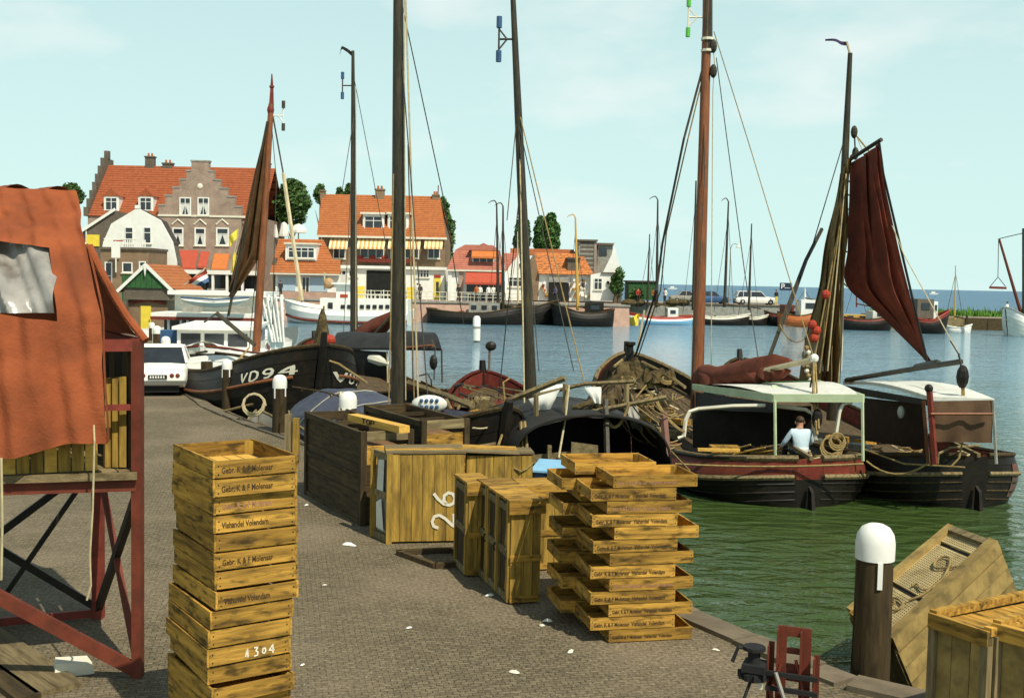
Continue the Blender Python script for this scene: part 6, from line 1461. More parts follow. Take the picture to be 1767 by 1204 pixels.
# second narrow frame box immediately left of it
def cabinet(label, cor, ang, w_, d_, h_, seed, frontm=WZ, name='slatted_cabinet', doors=1, lid=True):
    """narrow upright live-fish box: plank front, framed left side with board doors. local x = width, y = depth"""
    t = thing(name, label, 'box', cor, ang)
    plank_face('front_plank', t, (0.0,-.0,.02), (w_,0,0), (0,0,h_-.06), max(2, round(w_/.13)), frontm, seed=seed)
    for z in (h_*.42,): MB().b2(-.004, w_+.006, -.035, -.023, z, z+.07).build('cross_batten', WX, t)
    MB().b2(.0, w_, -.034, -.0235, .02, .09).build('foot_batten', WX, t)
    for k in range(doors):
        y0, y1 = lerp(0.0,d_,k/doors)+.0, lerp(0,d_,(k+1)/doors)-.01
        for y in (y0+.03, y1-.03): MB().b2(-.03,.02,y-.03,y+.03,.02,h_).build('door_stile', WZ, t)
        for z in (.06, h_*.5, h_-.07): MB().b2(-.026,.018,y0+.06,y1-.06,z-.04,z+.04).build('door_rail', GXw, t)
        MB().b2(-.004,.012,y0+.06,y1-.06,.1,h_*.5-.04).build('door_panel', DZw, t); MB().b2(-.004,.012,y0+.06,y1-.06,h_*.5+.04,h_-.11).build('door_panel', DZw, t)
        MB().add([(-.01,y0+.07,h_*.55),(-.01,y0+.07,h_*.95),(-.012,y0+.17,h_*.55)], [(0,1,2)]).add([(-.01,y0+.07,h_*.12),(-.01,y0+.07,h_*.46),(-.012,y0+.15,h_*.12)], [(0,1,2)]).build('torn_lining', WZ, t)
        MB().tube([(-.04,y0+.02,h_*.52),(-.06,y0+.0,h_*.48),(-.045,y0+.01,h_*.44)], .01, 5).build('hasp', m_rubber, t)
    plank_face('back_plank', t, (w_,d_,.02), (-w_,0,0), (0,0,h_-.06), 3, GZw, seed=seed+1)
    MB().b2(w_-.02,w_,.0,d_-.0,.02,h_-.02).build('right_panel', GZw, t)
    if lid:
        n = 3
        for k in range(n): MB().b2(-.03, w_+.03, lerp(-.05,d_+.03,k/n)+.003, lerp(-.05,d_+.03,(k+1)/n)-.003, h_+.002, h_+.03).build('lid_board', WX, t)
        MB().b2(-.035, w_+.035, -.075, -.037, h_-.12, h_+.033).build('lid_front', WX, t)
    return t
C3 = cabinet('slim plank cabinet with torn side, between the 26 box and the taller cabinet', (-.48,12.85,0), math.radians(17), .27, .56, 1.10, 21)
C4 = cabinet('tall narrow plank cabinet with double board doors, before the right stack', (.02,11.77,0), math.radians(17), .345, 1.28, 1.115, 22, doors=3)
C5 = cabinet('low plank box hidden behind the narrow cabinet and the right stack', (.18,13.15,0), math.radians(14), .62, .45, 1.02, 25, doors=1)
# loose frame on the ground
t = thing('timber_frame', 'flat wooden frame lying on the ground under the 26 box', 'frame', G(760,965), math.radians(12))
for a, b in (((-.5,.3),(-.12,-.42)),((.2,.34),(.45,-.3)),((-.52,.3),(.22,.34)),((-.13,-.42),(.46,-.3))): MB().beam((a[0],a[1],.035),(b[0],b[1],.035), .07, .06).build('frame_bar', DXw, t)

# ---- tilted perforated fish box at the right, with rope coils
def Pz(px, py, z): return G(px, py, z)
D_, C_, A_, B_ = Vector((3.42,10.95,.30)), Vector((3.56,10.05,.30)), Vector((4.70,11.85,1.02)), Vector((4.90,11.05,1.02))
D_, C_, A_, B_ = G(1462,1048,.30), G(1540,1103,.30), G(1637,903,1.0), G(1720,934,1.0)
tb = thing('perforated_fish_box', 'long wooden fish box propped at a slant behind the big mooring post', 'box', (D_.x, D_.y, WL))
nrm = (B_-A_).cross(D_-A_).normalized(); nrm = nrm if nrm.z > 0 else -nrm
def q(u, v, w_=0): # u from near to far, v from left to right, w_ normal offset
    return D_.lerp(A_, u).lerp(C_.lerp(B_, u), v) + nrm*w_
def slabq(u0,u1,v0,v1,w0,w1,nm,m): return MB().hexa([q(u0,v0,w0),q(u1,v0,w0),q(u1,v1,w0),q(u0,v1,w0),q(u0,v0,w1),q(u1,v0,w1),q(u1,v1,w1),q(u0,v1,w1)]).build(nm, m, tb, world=True)
slabq(0,1,-.02,.09,-.10,.0,'rim_board',m_oldbox); slabq(0,1,.86,1.03,-.12,.02,'rim_board',m_oldbox); slabq(-.02,.05,.09,.86,-.1,-.005,'rim_end',WX); slabq(.95,1.0,.09,.86,-.1,-.005,'rim_end',GXw)
slabq(.05,.34,.09,.86,-.075,-.055,'perforated_panel',m_perf); slabq(.38,.82,.09,.86,-.075,-.055,'perforated_panel',m_perf); slabq(.86,.95,.09,.86,-.075,-.055,'perforated_panel',m_perf)
slabq(.34,.38,.09,.86,-.12,-.08,'cross_slot',m_black); slabq(.82,.86,.09,.86,-.12,-.08,'cross_slot',m_black)
hb = MB()
for i in range(46):
    for j in range(20):
        u = .06+i*.0195; v = .12+j*.037
        if .33 < u < .39 or .81 < u < .87: continue
        c = q(u, v, -.0535); s_ = .011; a = (A_-D_).normalized()*s_; b = (C_-D_).normalized()*s_; hb.add([c-a, c+b, c+a, c-b], [(0,1,2,3)])
stuff(hb.build('drain_holes', m_ink, tb, world=True))
for k in range(3): slabq(0,1,.995,1.02,-.14-.16*(k+1)+.008,-.14-.16*k,'side_board',m_oldbox); slabq(0,1,-.01,.015,-.12-.16*(k+1)+.008,-.12-.16*k,'side_board',GXw)
slabq(-.01,1.0,.99,1.06,-.70,-.62,'bottom_strip',WI)
for k in range(4): slabq(-.015,.005,.0+.25*k,.24+.25*k,-.62,-.1,'end_board',GXw)
for k in range(5):
    u0, u1 = k/5+.003, (k+1)/5-.003; a = q(u0,1,-.71); b = q(u1,1,-.71); MB().hexa([(a.x-.2,a.y+.4,WL-.3),(a.x,a.y,WL-.3),(b.x,b.y,WL-.3),(b.x-.2,b.y+.4,WL-.3),(a.x-.2,a.y+.4,a.z),(a.x,a.y,a.z),(b.x,b.y,b.z),(b.x-.2,b.y+.4,b.z)]).build('support_plank', m_oldbox, tb, world=True)
def rope_on(pts, nm='rope'):
    L = []
    for (u, v) in pts: L.append(q(u, v, -.03))
    # smooth
    out_ = []
    for i in range(len(L)-1):
        for k in range(4):
            p0, p1, p2, p3 = L[max(0,i-1)], L[i], L[i+1], L[min(len(L)-1,i+2)]; x = k/4
            out_.append(.5*((2*p1)+(p2-p0)*x+(2*p0-5*p1+4*p2-p3)*x*x+(3*p1-p0-3*p2+p3)*x**3))
    o = MB().tube(out_, .012, 6).build(nm, m_rope, None); return o
o = rope_on([(.30,.62),(.38,.72),(.46,.74),(.56,.75),(.66,.68),(.74,.55),(.72,.42),(.66,.40),(.62,.50),(.66,.66),(.70,.80),(.60,.84),(.50,.80),(.42,.66),(.44,.5),(.40,.45)]); tag(o, 'looped rope lying on the upper half of the slanted fish box', 'rope')
o = rope_on([(.16,.22),(.22,.30),(.27,.45),(.25,.62),(.19,.60),(.18,.48),(.22,.40),(.24,.50)]); tag(o, 'small curl of rope lower down on the slanted fish box', 'rope')
# upright boxes at the bottom right corner
def openbox(label, cor, ang, w_, d_, h_, seed):
    t = thing('plank_box', label, 'box', cor, ang)
    for x in (0, w_-.06): MB().b2(x, x+.06, -.02, .04, .0, h_).build('corner_post', GZw, t); MB().b2(x, x+.06, d_-.04, d_+.02, 0, h_).build('corner_post', GZw, t)
    MB().b2(.0, w_, -.03, .03, h_-.10, h_+.01).build('top_rail', WX, t); MB().b2(0, w_, -.02,.03,.3,.38).build('mid_rail', GXw, t)
    plank_face('front_board', t, (.06,.03,.02), (w_-.12,0,0), (0,0,h_-.12), 3, m_oldbox, seed=seed)
    plank_face('left_board', t, (0,d_-.04,.02), (0,-(d_-.08),0), (0,0,h_-.05), 4, GZw, seed=seed+1)
    plank_face('right_board', t, (w_,.04,.02), (0,d_-.08,0), (0,0,h_-.05), 4, GZw, seed=seed+2)
    for k in range(4): MB().b2(.03, w_-.03, lerp(.04,d_-.02,k/4)+.004, lerp(.04,d_-.02,(k+1)/4)-.004, h_-.07-.004*k, h_-.045-.004*k).build('lid_board', WX, t)
    MB().b2(-.01,.05,0.0,d_,h_-.03,h_+.03).build('rim', WX, t); MB().b2(w_-.05,w_+.01,0,d_,h_-.03,h_+.03).build('rim', WX, t)
    return t
p0 = G(1606,1058,1.12); p1 = G(1712,1092,1.12); d = p1-p0
openbox('upright plank box with perforated front at the bottom right', (p0.x,p0.y,0), math.atan2(d.y,d.x), math.hypot(d.x,d.y)-.015, 1.25, 1.12, 40)
p2 = G(1714,1078,1.16); 
openbox('plank box cut off by the right edge at the bottom right corner', (p2.x+.02,p2.y+.03,0), math.atan2(d.y,d.x)+.12, .62, .9, 1.16, 50)

# blue chest between the 26 box and the right stack
t = thing('blue_chest', 'blue chest with light blue lid between the 26 box and the right crates', 'chest', (.33,14.95,0), math.radians(-14))
for k in range(4): MB().b2(.0+k*.16,.155+k*.16,0,.02,.02,.90).build('front_board', m_blue, t)
MB().b2(0,.02,.021,.5,.02,.90).build('side_board', m_lblue, t); MB().b2(.62,.64,.021,.5,.02,.90).build('side_board', m_blue, t); MB().b2(0,.64,.48,.5,.02,.9).build('back_board', m_blue, t)
MB().hexa([(-.04,-.04,.903),(.68,-.04,.903),(.68,.54,.903),(-.04,.54,.903),(-.04,-.04,.93),(.68,-.04,.93),(.68,.54,1.0),(-.04,.54,1.0)]).build('lid', m_lblue, t); MB().b2(.2,.24,-.05,-.0,.84,.9).build('latch', m_cream, t)

# ---- red winch frame at the quay edge
Wn = thing('quay_winch', 'rusty red steel post with black hand winch at the quay edge', 'winch', (2.30,8.62,0), math.radians(-22))
for x0, x1, z1, nm_ in ((-.13,-.06,.80,'upright'),(.05,.13,.80,'upright'),(.155,.20,.60,'upright'),(-.20,-.155,.66,'upright')): MB().b2(x0,x1,-.012,.0,0.0,z1).build(nm_, m_redrust, Wn); MB().b2(x0,x0+.012,-.08,-.013,0.0,z1-.02).build('flange', m_redrust, Wn)
for z0, z1 in ((.72,.80),(.58,.63),(.36,.5),(.1,.2)): MB().b2(-.058,.048,-.010,.002,z0,z1).build('web_plate', m_redrust, Wn)
MB().tube([(.02,-.05,.55),(.09,-.09,.3),(.05,-.12,.05)], .014, 5).build('rod', m_dkred, Wn); MB().tube([(-.1,-.05,.5),(-.16,-.1,.28),(-.1,-.14,.02)], .018, 5).build('rod', m_redrust, Wn)
for z in (.30,.42): MB().b2(-.2,.2,-.13,-.1,z,z+.035).build('cross_strap', m_rubber, Wn)
MB().lathe([(.09,-.16),(.09,-.13),(.05,-.128),(.05,.08),(.09,.082),(.09,.11)], (-.30,-.10,.52), 12).build('winch_drum', m_rubber, Wn)
for k in range(10): 
    a = k/10*2*PI; MB().box((-.30+math.cos(a)*.11, -.10+math.sin(a)*.11, .40), (.03,.03,.05), Euler((0,0,a))).build('gear_tooth', m_rubber, Wn)
MB().lathe([(.105,-.03),(.105,.03)], (-.30,-.1,.40), 14).build('gear_wheel', m_rubber, Wn); MB().tube([(-.30,-.10,.6),(-.42,-.14,.62),(-.46,-.16,.5)], .016, 6).build('crank', m_rubber, Wn)
MB().b2(-.38,-.2,-.2,.0,.44,.5).build('gear_case', m_rubber, Wn); MB().tube([(-.3,-.15,.4),(-.42,-.3,0)], .014, 6).build('strut', m_rubber, Wn); MB().tube([(-.12,-.15,.46),(.06,-.2,.0)], .016, 6).build('strut', m_grey, Wn)
MB().b2(-.26,-.22,-.14,-.1,.3,.4).build('pale_tag', m_cream, Wn); MB().b2(-.30,.26,-.3,.1,.0,.03).build('foot_plate', m_redrust, Wn)

# ---- the red steel stand with the canvas hood
St = thing('canvas_stand', 'tall rust-red steel stand with orange canvas hood and boarded bin', 'stand', (-3.2,9.39,0))
def sb(a, b, w_=.1, h_=.1, m=m_redrust, nm='steel_beam'): return MB().beam(a, b, w_, h_).build(nm, m, St, world=True)
FR = Vector((-3.2,9.39,0)); FL = Vector((-4.95,8.62,0)); BR = Vector((-4.15,11.0,0)); BL = Vector((-6.0,10.2,0))
Z1 = 1.72; ZT = 2.92
sb(FR, FR+Vector((0,0,ZT)), .08, .10, nm='corner_post'); sb(BR, BR+Vector((0,0,ZT)), .1, .1, m_dkred, 'corner_post'); sb(FL, FL+Vector((0,0,ZT)), .1, .1, nm='corner_post'); sb(BL, BL+Vector((0,0,ZT)), .1, .1, m_dkred, 'corner_post')
zv = Vector((0,0,1))
f0 = FR+zv*(Z1-.03); f1 = FL+zv*(Z1+.02)
sb(f0, f1, .09, .10); sb(FR+zv*Z1, BR+zv*Z1, .09,.10, m_dkred); sb(BR+zv*Z1, BL+zv*Z1, .09,.1, m_dkred); sb(FL+zv*Z1, BL+zv*Z1, .09,.1, m_dkred)
sb(FR+zv*(ZT-.03), BR+zv*(ZT-.03), .09,.11, m_dkred); sb(BR+zv*(ZT-.03), BL+zv*(ZT-.03), .09,.11, m_dkred)
sb(FR+zv*2.40, BR+zv*2.40, .06,.06, m_dkred); sb(FR+zv*(ZT-.03), FR.lerp(FL,.42)+zv*(ZT-.03), .07,.10, m_dkred); sb(FR+zv*2.36, FR.lerp(FL,.42)+zv*2.36, .04,.05, m_dkred)
for k in range(6):
    a_ = FR.lerp(BR,.06+k*.155); b_ = FR.lerp(BR,.06+(k+1)*.155-.01); i_ = Vector((-.05,-.03,0)); MB().hexa([a_+i_+zv*(Z1+.1), b_+i_+zv*(Z1+.1), b_+zv*(Z1+.1), a_+zv*(Z1+.1), a_+i_+zv*(ZT-.08), b_+i_+zv*(ZT-.08), b_+zv*(ZT-.08), a_+zv*(ZT-.08)]).build('side_board', m_black if k%2 else DZw, St, world=True)  # dark boards added across the open side, standing in for the shaded interior
sb(FR+zv*.05, FL+zv*1.39, .07,.11, nm='diagonal_brace')
sb(FR+zv*.08, BR+zv*(Z1-.1), .05,.07, nm='diagonal_brace'); sb(FR+zv*(Z1-.1), BR+zv*.1, .06,.08, m_black, 'diagonal_brace')
sb(BR+zv*.1, BL+zv*(Z1-.1), .05,.07, m_black, 'diagonal_brace'); sb(BL+zv*.1, BR+zv*(Z1-.1), .05,.07, m_black, 'diagonal_brace')
sb(BR+zv*.06, BL+zv*.06, .06,.08, m_dkred); 
mid = BR.lerp(BL,.5); sb(mid, mid+zv*Z1, .09,.09, m_dkred, 'middle_post'); mid2 = BL.lerp(FL,.5); sb(mid2, mid2+zv*Z1, .09,.09, m_dkred, 'middle_post')
q4 = BR.lerp(BL,.25); sb(mid+zv*.1, BR+zv*(Z1-.1), .04,.05, m_black, 'diagonal_brace')
# floor and boarded sides of the bin
n = 12
for k in range(n):
    a = FR.lerp(FL, (k+.5)/n); b = BR.lerp(BL, (k+.5)/n); w_ = (FL-FR).length/n-.012
    MB().beam(a+zv*(Z1+.075), b+zv*(Z1+.075), w_, .035).build('floor_plank', GXw, St, world=True)
MB().beam(FR.lerp(FL,.0)+zv*(Z1+.06)+Vector((.02,-.08,0)), FL+zv*(Z1+.10)+Vector((.0,-.08,0)), .05, .06).build('floor_edge', GXw, St, world=True)
rr = random.Random(6)
nb_ = 15; dF = (FL-FR)
for k in range(nb_):
    u0 = .17+.83*k/nb_; u1 = .17+.83*(k+1)/nb_-.006; hh = .62+rr.uniform(-.01,.02)
    a, b = FR+dF*u0, FR+dF*u1; ofs = Vector((.02,-.06,0))*0.2; nn = Vector((dF.y,-dF.x,0)).normalized()
    nn = nn if nn.y < 0 else -nn
    MB().hexa([a+nn*.00+zv*(Z1+.11), b+nn*.0+zv*(Z1+.11), b-nn*.025+zv*(Z1+.11), a-nn*.025+zv*(Z1+.11), a+zv*(Z1+hh), b+zv*(Z1+hh), b-nn*.025+zv*(Z1+hh), a-nn*.025+zv*(Z1+hh)]).build('bin_board', WZ if k % 3 else WI, St, world=True)
# stacked yellow boards inside, reddish boards behind
for k in range(3):
    x0 = 181+12.5*k; yb = Vector((0,0,0))
    pa = P(x0, 806, 9.46-.02*k); pb = P(x0+12, 806, 9.48-.02*k); pc = P(x0+12, 654-2*k, 9.48-.02*k); pd = P(x0, 656-2*k, 9.46-.02*k); dd = Vector((-.06,.12,0))
    MB().hexa([pa,pb,pb+dd,pa+dd,pd,pc,pc+dd,pd+dd]).build('yellow_board', WZ, St, world=True)
for (a, b, yy, w_) in (((219,800),(224,640),9.62,.05),((207,690),(230,632),9.60,.10),((224,800),(236,690),9.52,.06),((214,770),(234,715),9.56,.06)): MB().beam(P(*a,yy), P(*b,yy), w_, .03, Vector((0,1,0))).build('red_board', m_redrust, St, world=True)
# dark back wall of the bin so the inside stays in shade
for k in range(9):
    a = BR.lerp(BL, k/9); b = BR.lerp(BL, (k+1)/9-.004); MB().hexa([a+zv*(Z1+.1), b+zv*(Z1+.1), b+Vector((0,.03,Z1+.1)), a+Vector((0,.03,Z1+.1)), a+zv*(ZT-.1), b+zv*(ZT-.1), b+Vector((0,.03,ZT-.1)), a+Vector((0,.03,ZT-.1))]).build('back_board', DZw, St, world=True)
# canvas hood: front sheet, roof and right flap
Fs = [((0,322,9.9),(134,328,10.1)),((0,400,9.45),(148,420,9.6)),((0,520,8.95),(176,545,9.2)),((0,660,8.82),(180,680,9.1)),((0,790,8.74),(184,764,9.05))]
def rowF(v):
    k = min(3.999, v*4); i = int(k); f = k-i; f2 = f
    L0, R0_ = Fs[i]; L1, R1 = Fs[i+1]
    a = P(*L0).lerp(P(*L1), f2); b = P(*R0_).lerp(P(*R1), f2); return a, b
def canvas(u, v):
    a, b = rowF(v); a2 = a + (a-b)*.45; p = a2.lerp(b, u)
    w_ = .03*math.exp(-((v-.13-.10*u)/.03)**2)+.03*math.exp(-((v-.05-.06*u)/.03)**2)-.025*math.exp(-((v-.20-.05*u)/.025)**2)*(1-u)+.02*math.exp(-((v-.72+.12*u)/.03)**2) + .025*math.sin(u*15+v*5)*(.3+v) + .02*math.sin(u*31-v*9) + .015*math.sin(v*28+u*6)*(1 if v < .3 else .4); p.y += w_
    if v > .86: p.z += .03*math.sin(u*9+1)*(v-.86)/.14
    return p
mb = MB(); NU, NV = 60, 56
vs = [canvas(i/NU, j/NV) for i in range(NU+1) for j in range(NV+1)]; fs = []
# the window opening is cut out of the sheet
def inwin(i, j): u, v = (i+.5)/NU, (j+.5)/NV; p = canvas(u, v); d_ = p-CAM; x = d_.dot(Rv)/d_.dot(Fv)*FPX+CX; y = -d_.dot(Uv)/d_.dot(Fv)*FPX+CY; return x < 90 and 412 < y < 532
for i in range(NU):
    for j in range(NV):
        if not (i < .69*NU and .285*NV < j < .52*NV): fs.append((i*(NV+1)+j, (i+1)*(NV+1)+j, (i+1)*(NV+1)+j+1, i*(NV+1)+j+1))
mb.add(vs, fs); mb.jit(.018,1.4); hood = mb.build('canvas_front', m_tarp, St, world=True, smooth=True)
def winsh(u, v):
    yq = lerp(405,540,v); p = P(lerp(-90,97,u), yq, (9.45-.5*(yq-400)/120 if yq < 520 else 8.95-.13*(yq-520)/140)+.17); p.y += .05*math.sin(u*15-v*4.5)+.02*math.sin(u*29-v*8+1)+.008*math.sin(u*51-v*12); return p
MB().grid(winsh, 40, 26).build('plastic_window', m_plast, St, world=True, smooth=True)
MB().tube([canvas((90+0)/184*.69+.31, .15+.0*k) for k in range(2)], .0001, 3) 
# roof sheet going back and right flap down to the beam end
ra, rb = rowF(0); back = Vector((-.95, 1.4, -.30))
def roof(u, v):
    a2 = ra+(ra-rb)*.45; p = a2.lerp(rb, u) + back*v; p.z += .10*math.sin(PI*v) + .03*math.sin(u*17+v*7); return p
MB().grid(roof, 26, 16).build('canvas_roof', m_tarp, St, world=True, smooth=True)
fl0 = [P(148,424,9.62), P(166,462,9.6), P(190,508,9.55), P(215,548,9.5), P(246,588,9.42)]
RB_ = rb+Vector((-.95,1.4,-.30)); RE_ = BR+zv*(ZT+.02); fl1 = [RB_.lerp(RE_, k/4) for k in range(5)]
def flap(u, v):
    k = min(3.999, u*4); i = int(k); f = k-i; a = fl0[i].lerp(fl0[i+1], f); b = fl1[i].lerp(fl1[i+1], f); p = a.lerp(b, v); p.z += .03*math.sin(u*13+v*5); return p
MB().grid(flap, 20, 12).build('canvas_flap', m_tarp, St, world=True, smooth=True)
Bt = [BL+zv*ZT, BR+zv*ZT, RB_, ra+(ra-rb)*.45+back]; MB().grid(lambda u, v: Bt[0].lerp(Bt[1],u).lerp(Bt[3].lerp(Bt[2],u),v), 10, 6).build('canvas_back', m_tarp, St, world=True, smooth=True)
MB().tube([p+Vector((.03,-.01,0)) for p in fl0], .036, 8).build('flap_hem', m_tarp, St, world=True)
def edge_strip(u, v): # right-hand turned edge of the front sheet
    a, b = rowF(lerp(.25,1,u)); return b + Vector((.006*math.sin(u*9), .01, 0)) + Vector((.0,.05,0))*v
MB().grid(edge_strip, 20, 2).build('canvas_edge', m_tarp, St, world=True, smooth=True)
MB().tube([P(152,588,9.3),P(155,610,9.2),P(150,640,9.15),P(157,672,9.12),P(160,690,9.1)], .012, 5).build('tie_cord', m_ropel, St, world=True)
MB().tube([P(160,690,9.1),P(163,760,9.0),P(160,880,9.0),P(155,960,9.0),P(157,1010,9.0),P(150,1035,9.0)], .009, 5).build('hanging_cord', m_ropel, St, world=True)
MB().tube([P(2,790,8.7),P(4,900,8.7),P(2,1000,8.7)], .012, 5).build('hanging_cord', m_ropel, St, world=True)

# planks and stone under the stand
for k, (a, b, w_, m) in enumerate((((-20,1085),(120,1180),.22,GXw),((-20,1120),(80,1190),.18,GXw),((-20,1150),(50,1200),.2,DXw))):
    pa, pb = G(*a,.05), G(*b,.05); d = pb-pa; t = thing('plank', ('long weathered plank on the ground at the lower left','second weathered plank beside it at the lower left','dark plank in the very corner at the lower left')[k], 'plank', (pa.x,pa.y,0), math.atan2(d.y,d.x), 'planks on the ground at the lower left')
    MB().b2(0, d.length, -w_/2, w_/2, .0, .05).build('board', m, t)
p = G(125,1160); t = thing('stone_block', 'pale stone block lying under the canvas stand', 'stone', (p.x,p.y,0), .5)
MB().hexa([(-.16,-.09,0),(.17,-.1,0),(.15,.1,0),(-.15,.11,0),(-.14,-.07,.12),(.15,-.08,.10),(.13,.08,.11),(-.13,.09,.13)]).build('block', m_cream, t)

# ---- litter on the quay
def litter(label, px, py, s_, m, seed):
    p = G(px, py); rr_ = random.Random(seed); mb = MB(); n = 9
    def f(u, v):
        a = u*2*PI; r = .6*s_*v*(1+.35*math.sin(a*2+seed)+.15*math.sin(a*3)); return Vector((math.cos(a)*r*1.3, math.sin(a)*r*.8, .008+.35*s_*(1-v*v)*(1+.5*math.sin(a*3+seed)*v)))
    mb.grid(f, 12, 4); o = mb.build('scrap_of_paper', m, None, smooth=True); o.location = (p.x,p.y,.0); o.rotation_euler = (0,0,rr_.uniform(0,3)); tag(o, label, 'litter', 'litter on the quay')
for k, (lab, px, py, s_, m) in enumerate((('crumpled white paper in front of the 26 box',603,941,.10,m_white),('pale fish scrap at the foot of the narrow cabinet',845,1028,.06,m_white),('long pale fish skin left of the right stack',945,1072,.07,m_cream),('second pale fish skin left of the right stack',935,1080,.045,m_cream),
    ('whitish scrap low in the middle of the quay',888,1161,.06,m_cream),('flat pale scrap below the right stack',985,1125,.055,m_cream),('tiny white scrap mid quay',706,1084,.035,m_white),('bright shell-like scrap beside the tall left stack',529,872,.05,m_white),('blue-white scrap under the canvas stand',70,1078,.05,m_offw),('pinkish scrap under the canvas stand',105,1083,.05,m_cream),('pale scrap at the foot of the stand',165,1117,.04,m_cream),('small white scrap near the bottom edge',522,1148,.03,m_white),('pale crumb right of the tall left stack',560,1010,.028,m_cream),('pale crumb close to the nearest kerb',1235,1122,.04,m_cream))): litter(lab, px, py, s_, m, k+2)
rr = random.Random(77); mb = MB()
for k in range(500):
    px = rr.uniform(250,1400); py = rr.uniform(790,1204); p = G(px, py); s_ = rr.uniform(.003,.008)
    if p.x > 2.0-.563*(p.y-11.5)-.4: continue
    mb.box((p.x,p.y,s_*.3), (s_*2, s_*1.4, s_*.6), Euler((rr.random(),rr.random(),rr.uniform(0,3))))
o = stuff(mb.build('grit', m_grey)); tag(o, 'scattered pale grit and fish scales on the quay paving', 'grit')
# strip of fish-oil dark timber along the quay edge
t = thing('kerb_timber', 'weathered timber baulk along the quay edge by the winch', 'beam', (2.9,9.9,0))
a, b = Vector((2.0,11.0,.03)), Vector((3.0,9.25,.03)); 

# ---- white car
def car(name, label, loc, rz, L=4.0, W=1.56, Hh=1.40, m=m_white, tail=True, cat='car', estate=False, wheels=True):
    t = thing(name, label, cat, loc, rz)      # local -y is the end that faces us
    # body as lofted sections along y
    S = [(-L/2,.36,.62,.70),(-L/2+.05,.30,.72,.74),(-L/2+.22,.24,.80,.77),(-L/2+.55,.22,.84,.78),(-L/2+.95,.2,.87,.78),(0,.2,.88,.79),(L/2-1.0,.2,.88,.78),(L/2-.3,.22,.82,.76),(L/2-.04,.3,.74,.74),(L/2,.36,.62,.68)]
    mb = MB(); rows = []
    for y, z0, z1, hw in S:
        hw = hw*W/1.58; rows.append([(-hw*.92,y,z0),(-hw,y,lerp(z0,z1,.35)),(-hw*.99,y,lerp(z0,z1,.75)),(-hw*.9,y,z1),(-hw*.4,y,z1+.03),(hw*.4,y,z1+.03),(hw*.9,y,z1),(hw*.99,y,lerp(z0,z1,.75)),(hw,y,lerp(z0,z1,.35)),(hw*.92,y,z0)])
    n = 10; vs = [p for r in rows for p in r]; fs = []
    for i in range(len(rows)-1):
        for j in range(n-1): fs.append((i*n+j,i*n+j+1,(i+1)*n+j+1,(i+1)*n+j))
        fs.append((i*n+n-1,i*n,(i+1)*n,(i+1)*n+n-1))
    fs += [tuple(range(n)), tuple((len(rows)-1)*n+j for j in range(n))]
    mb.add(vs, fs).build('body', m, t, smooth=True)
    y0, y1, y2, y3 = (-L/2+.92, -L/2+1.38, L/2-1.75, L/2-1.2) if not estate else (-L/2+.1, -L/2+.35, L/2-1.75, L/2-1.2)
    hb_, ht = W*.46, W*.38; zb, zt = .89, Hh
    c = [(-hb_,y0,zb),(hb_,y0,zb),(hb_,y3,zb),(-hb_,y3,zb),(-ht,y1,zt-.05),(ht,y1,zt-.05),(ht,y2,zt-.05),(-ht,y2,zt-.05)]
    MB().hexa(c).build('cabin_glass', m_glass, t)
    c2 = [Vector(p) for p in c]
    for a, b in ((0,4),(1,5),(2,6),(3,7)): MB().beam(c2[a], c2[b], .06, .07).build('pillar', m, t)
    mm = lambda s_, yy: MB().beam(Vector((s_*hb_*1.005,yy,zb)), Vector((s_*ht*1.01,yy,zt-.06)), .07, .04).build('pillar', m, t)
    for s_ in (-1, 1): mm(s_, lerp(y0,y3,.48)); 
    if estate:
        for s_ in (-1, 1): mm(s_, lerp(y0,y3,.22))
    MB().hexa([(-ht-.02,y1-.04,zt-.05),(ht+.02,y1-.04,zt-.05),(ht+.02,y2+.04,zt-.05),(-ht-.02,y2+.04,zt-.05),(-ht*.9,y1+.05,zt),(ht*.9,y1+.05,zt),(ht*.9,y2-.05,zt),(-ht*.9,y2-.05,zt)]).build('roof', m, t)
    for ye, s_ in ((-L/2,-1),(L/2,1)):
        MB().b2(-W*.48,W*.48,ye+s_*.09-.04,ye+s_*.09+.04,.36,.46).build('bumper', m_chrome, t)
    for s_ in (-1, 1):
        for k in range(2): MB().ball((s_*(W*.34-.16*k), -L/2-.005, .60), (.065,.03,.065), 10, 6).build('tail_light', m_dkred, t)
        MB().ball((s_*W*.36, L/2, .6), (.09,.04,.09), 10, 6).build('headlight', m_glass, t)
        for yy in (-L/2+.75, L/2-.7):
            w_ = MB(); w_.add([(s_*W*.40+.0 + dx, yy+math.cos(a/14*2*PI)*r, .29+math.sin(a/14*2*PI)*r) for dx in (0, s_*.17) for r in (.29,) for a in range(14)], [tuple(range(14)), tuple(range(14,28))]+[(i,(i+1)%14,14+(i+1)%14,14+i) for i in range(14)])
            wo = w_.build('wheel', m_rubber, t); MB().ball((s_*(W*.40)+s_*.17, yy, .29), (.03,.15,.15), 10, 5).build('hub_cap', m_chrome, wo)
    pl = MB().b2(-.26,.26,-L/2-.03,-L/2-.018,.50,.62).build('number_plate', m_black, t)
    for k in range(6): MB().b2(-.21+k*.072,-.17+k*.072,-L/2-.036,-L/2-.031,.53,.59).build('plate_character', m_white, pl)
    MB().b2(-W*.36,W*.36,-L/2+.02,L/2-.02,.12,.3).build('underbody', m_rubber, t)
    return t
pc = G(272,684); car('parked_car', 'white saloon car seen from behind, parked by the mooring posts', (pc.x-.5, pc.y+2.0, 0), math.radians(14), 4.1, 1.62, 1.38)
pc = P(1302,525,124); car('parked_car', 'white estate car parked on the far pier beside the parking sign', (pc.x, 124, 1.4), math.radians(-88), 4.6, 1.7, 1.5, estate=True)
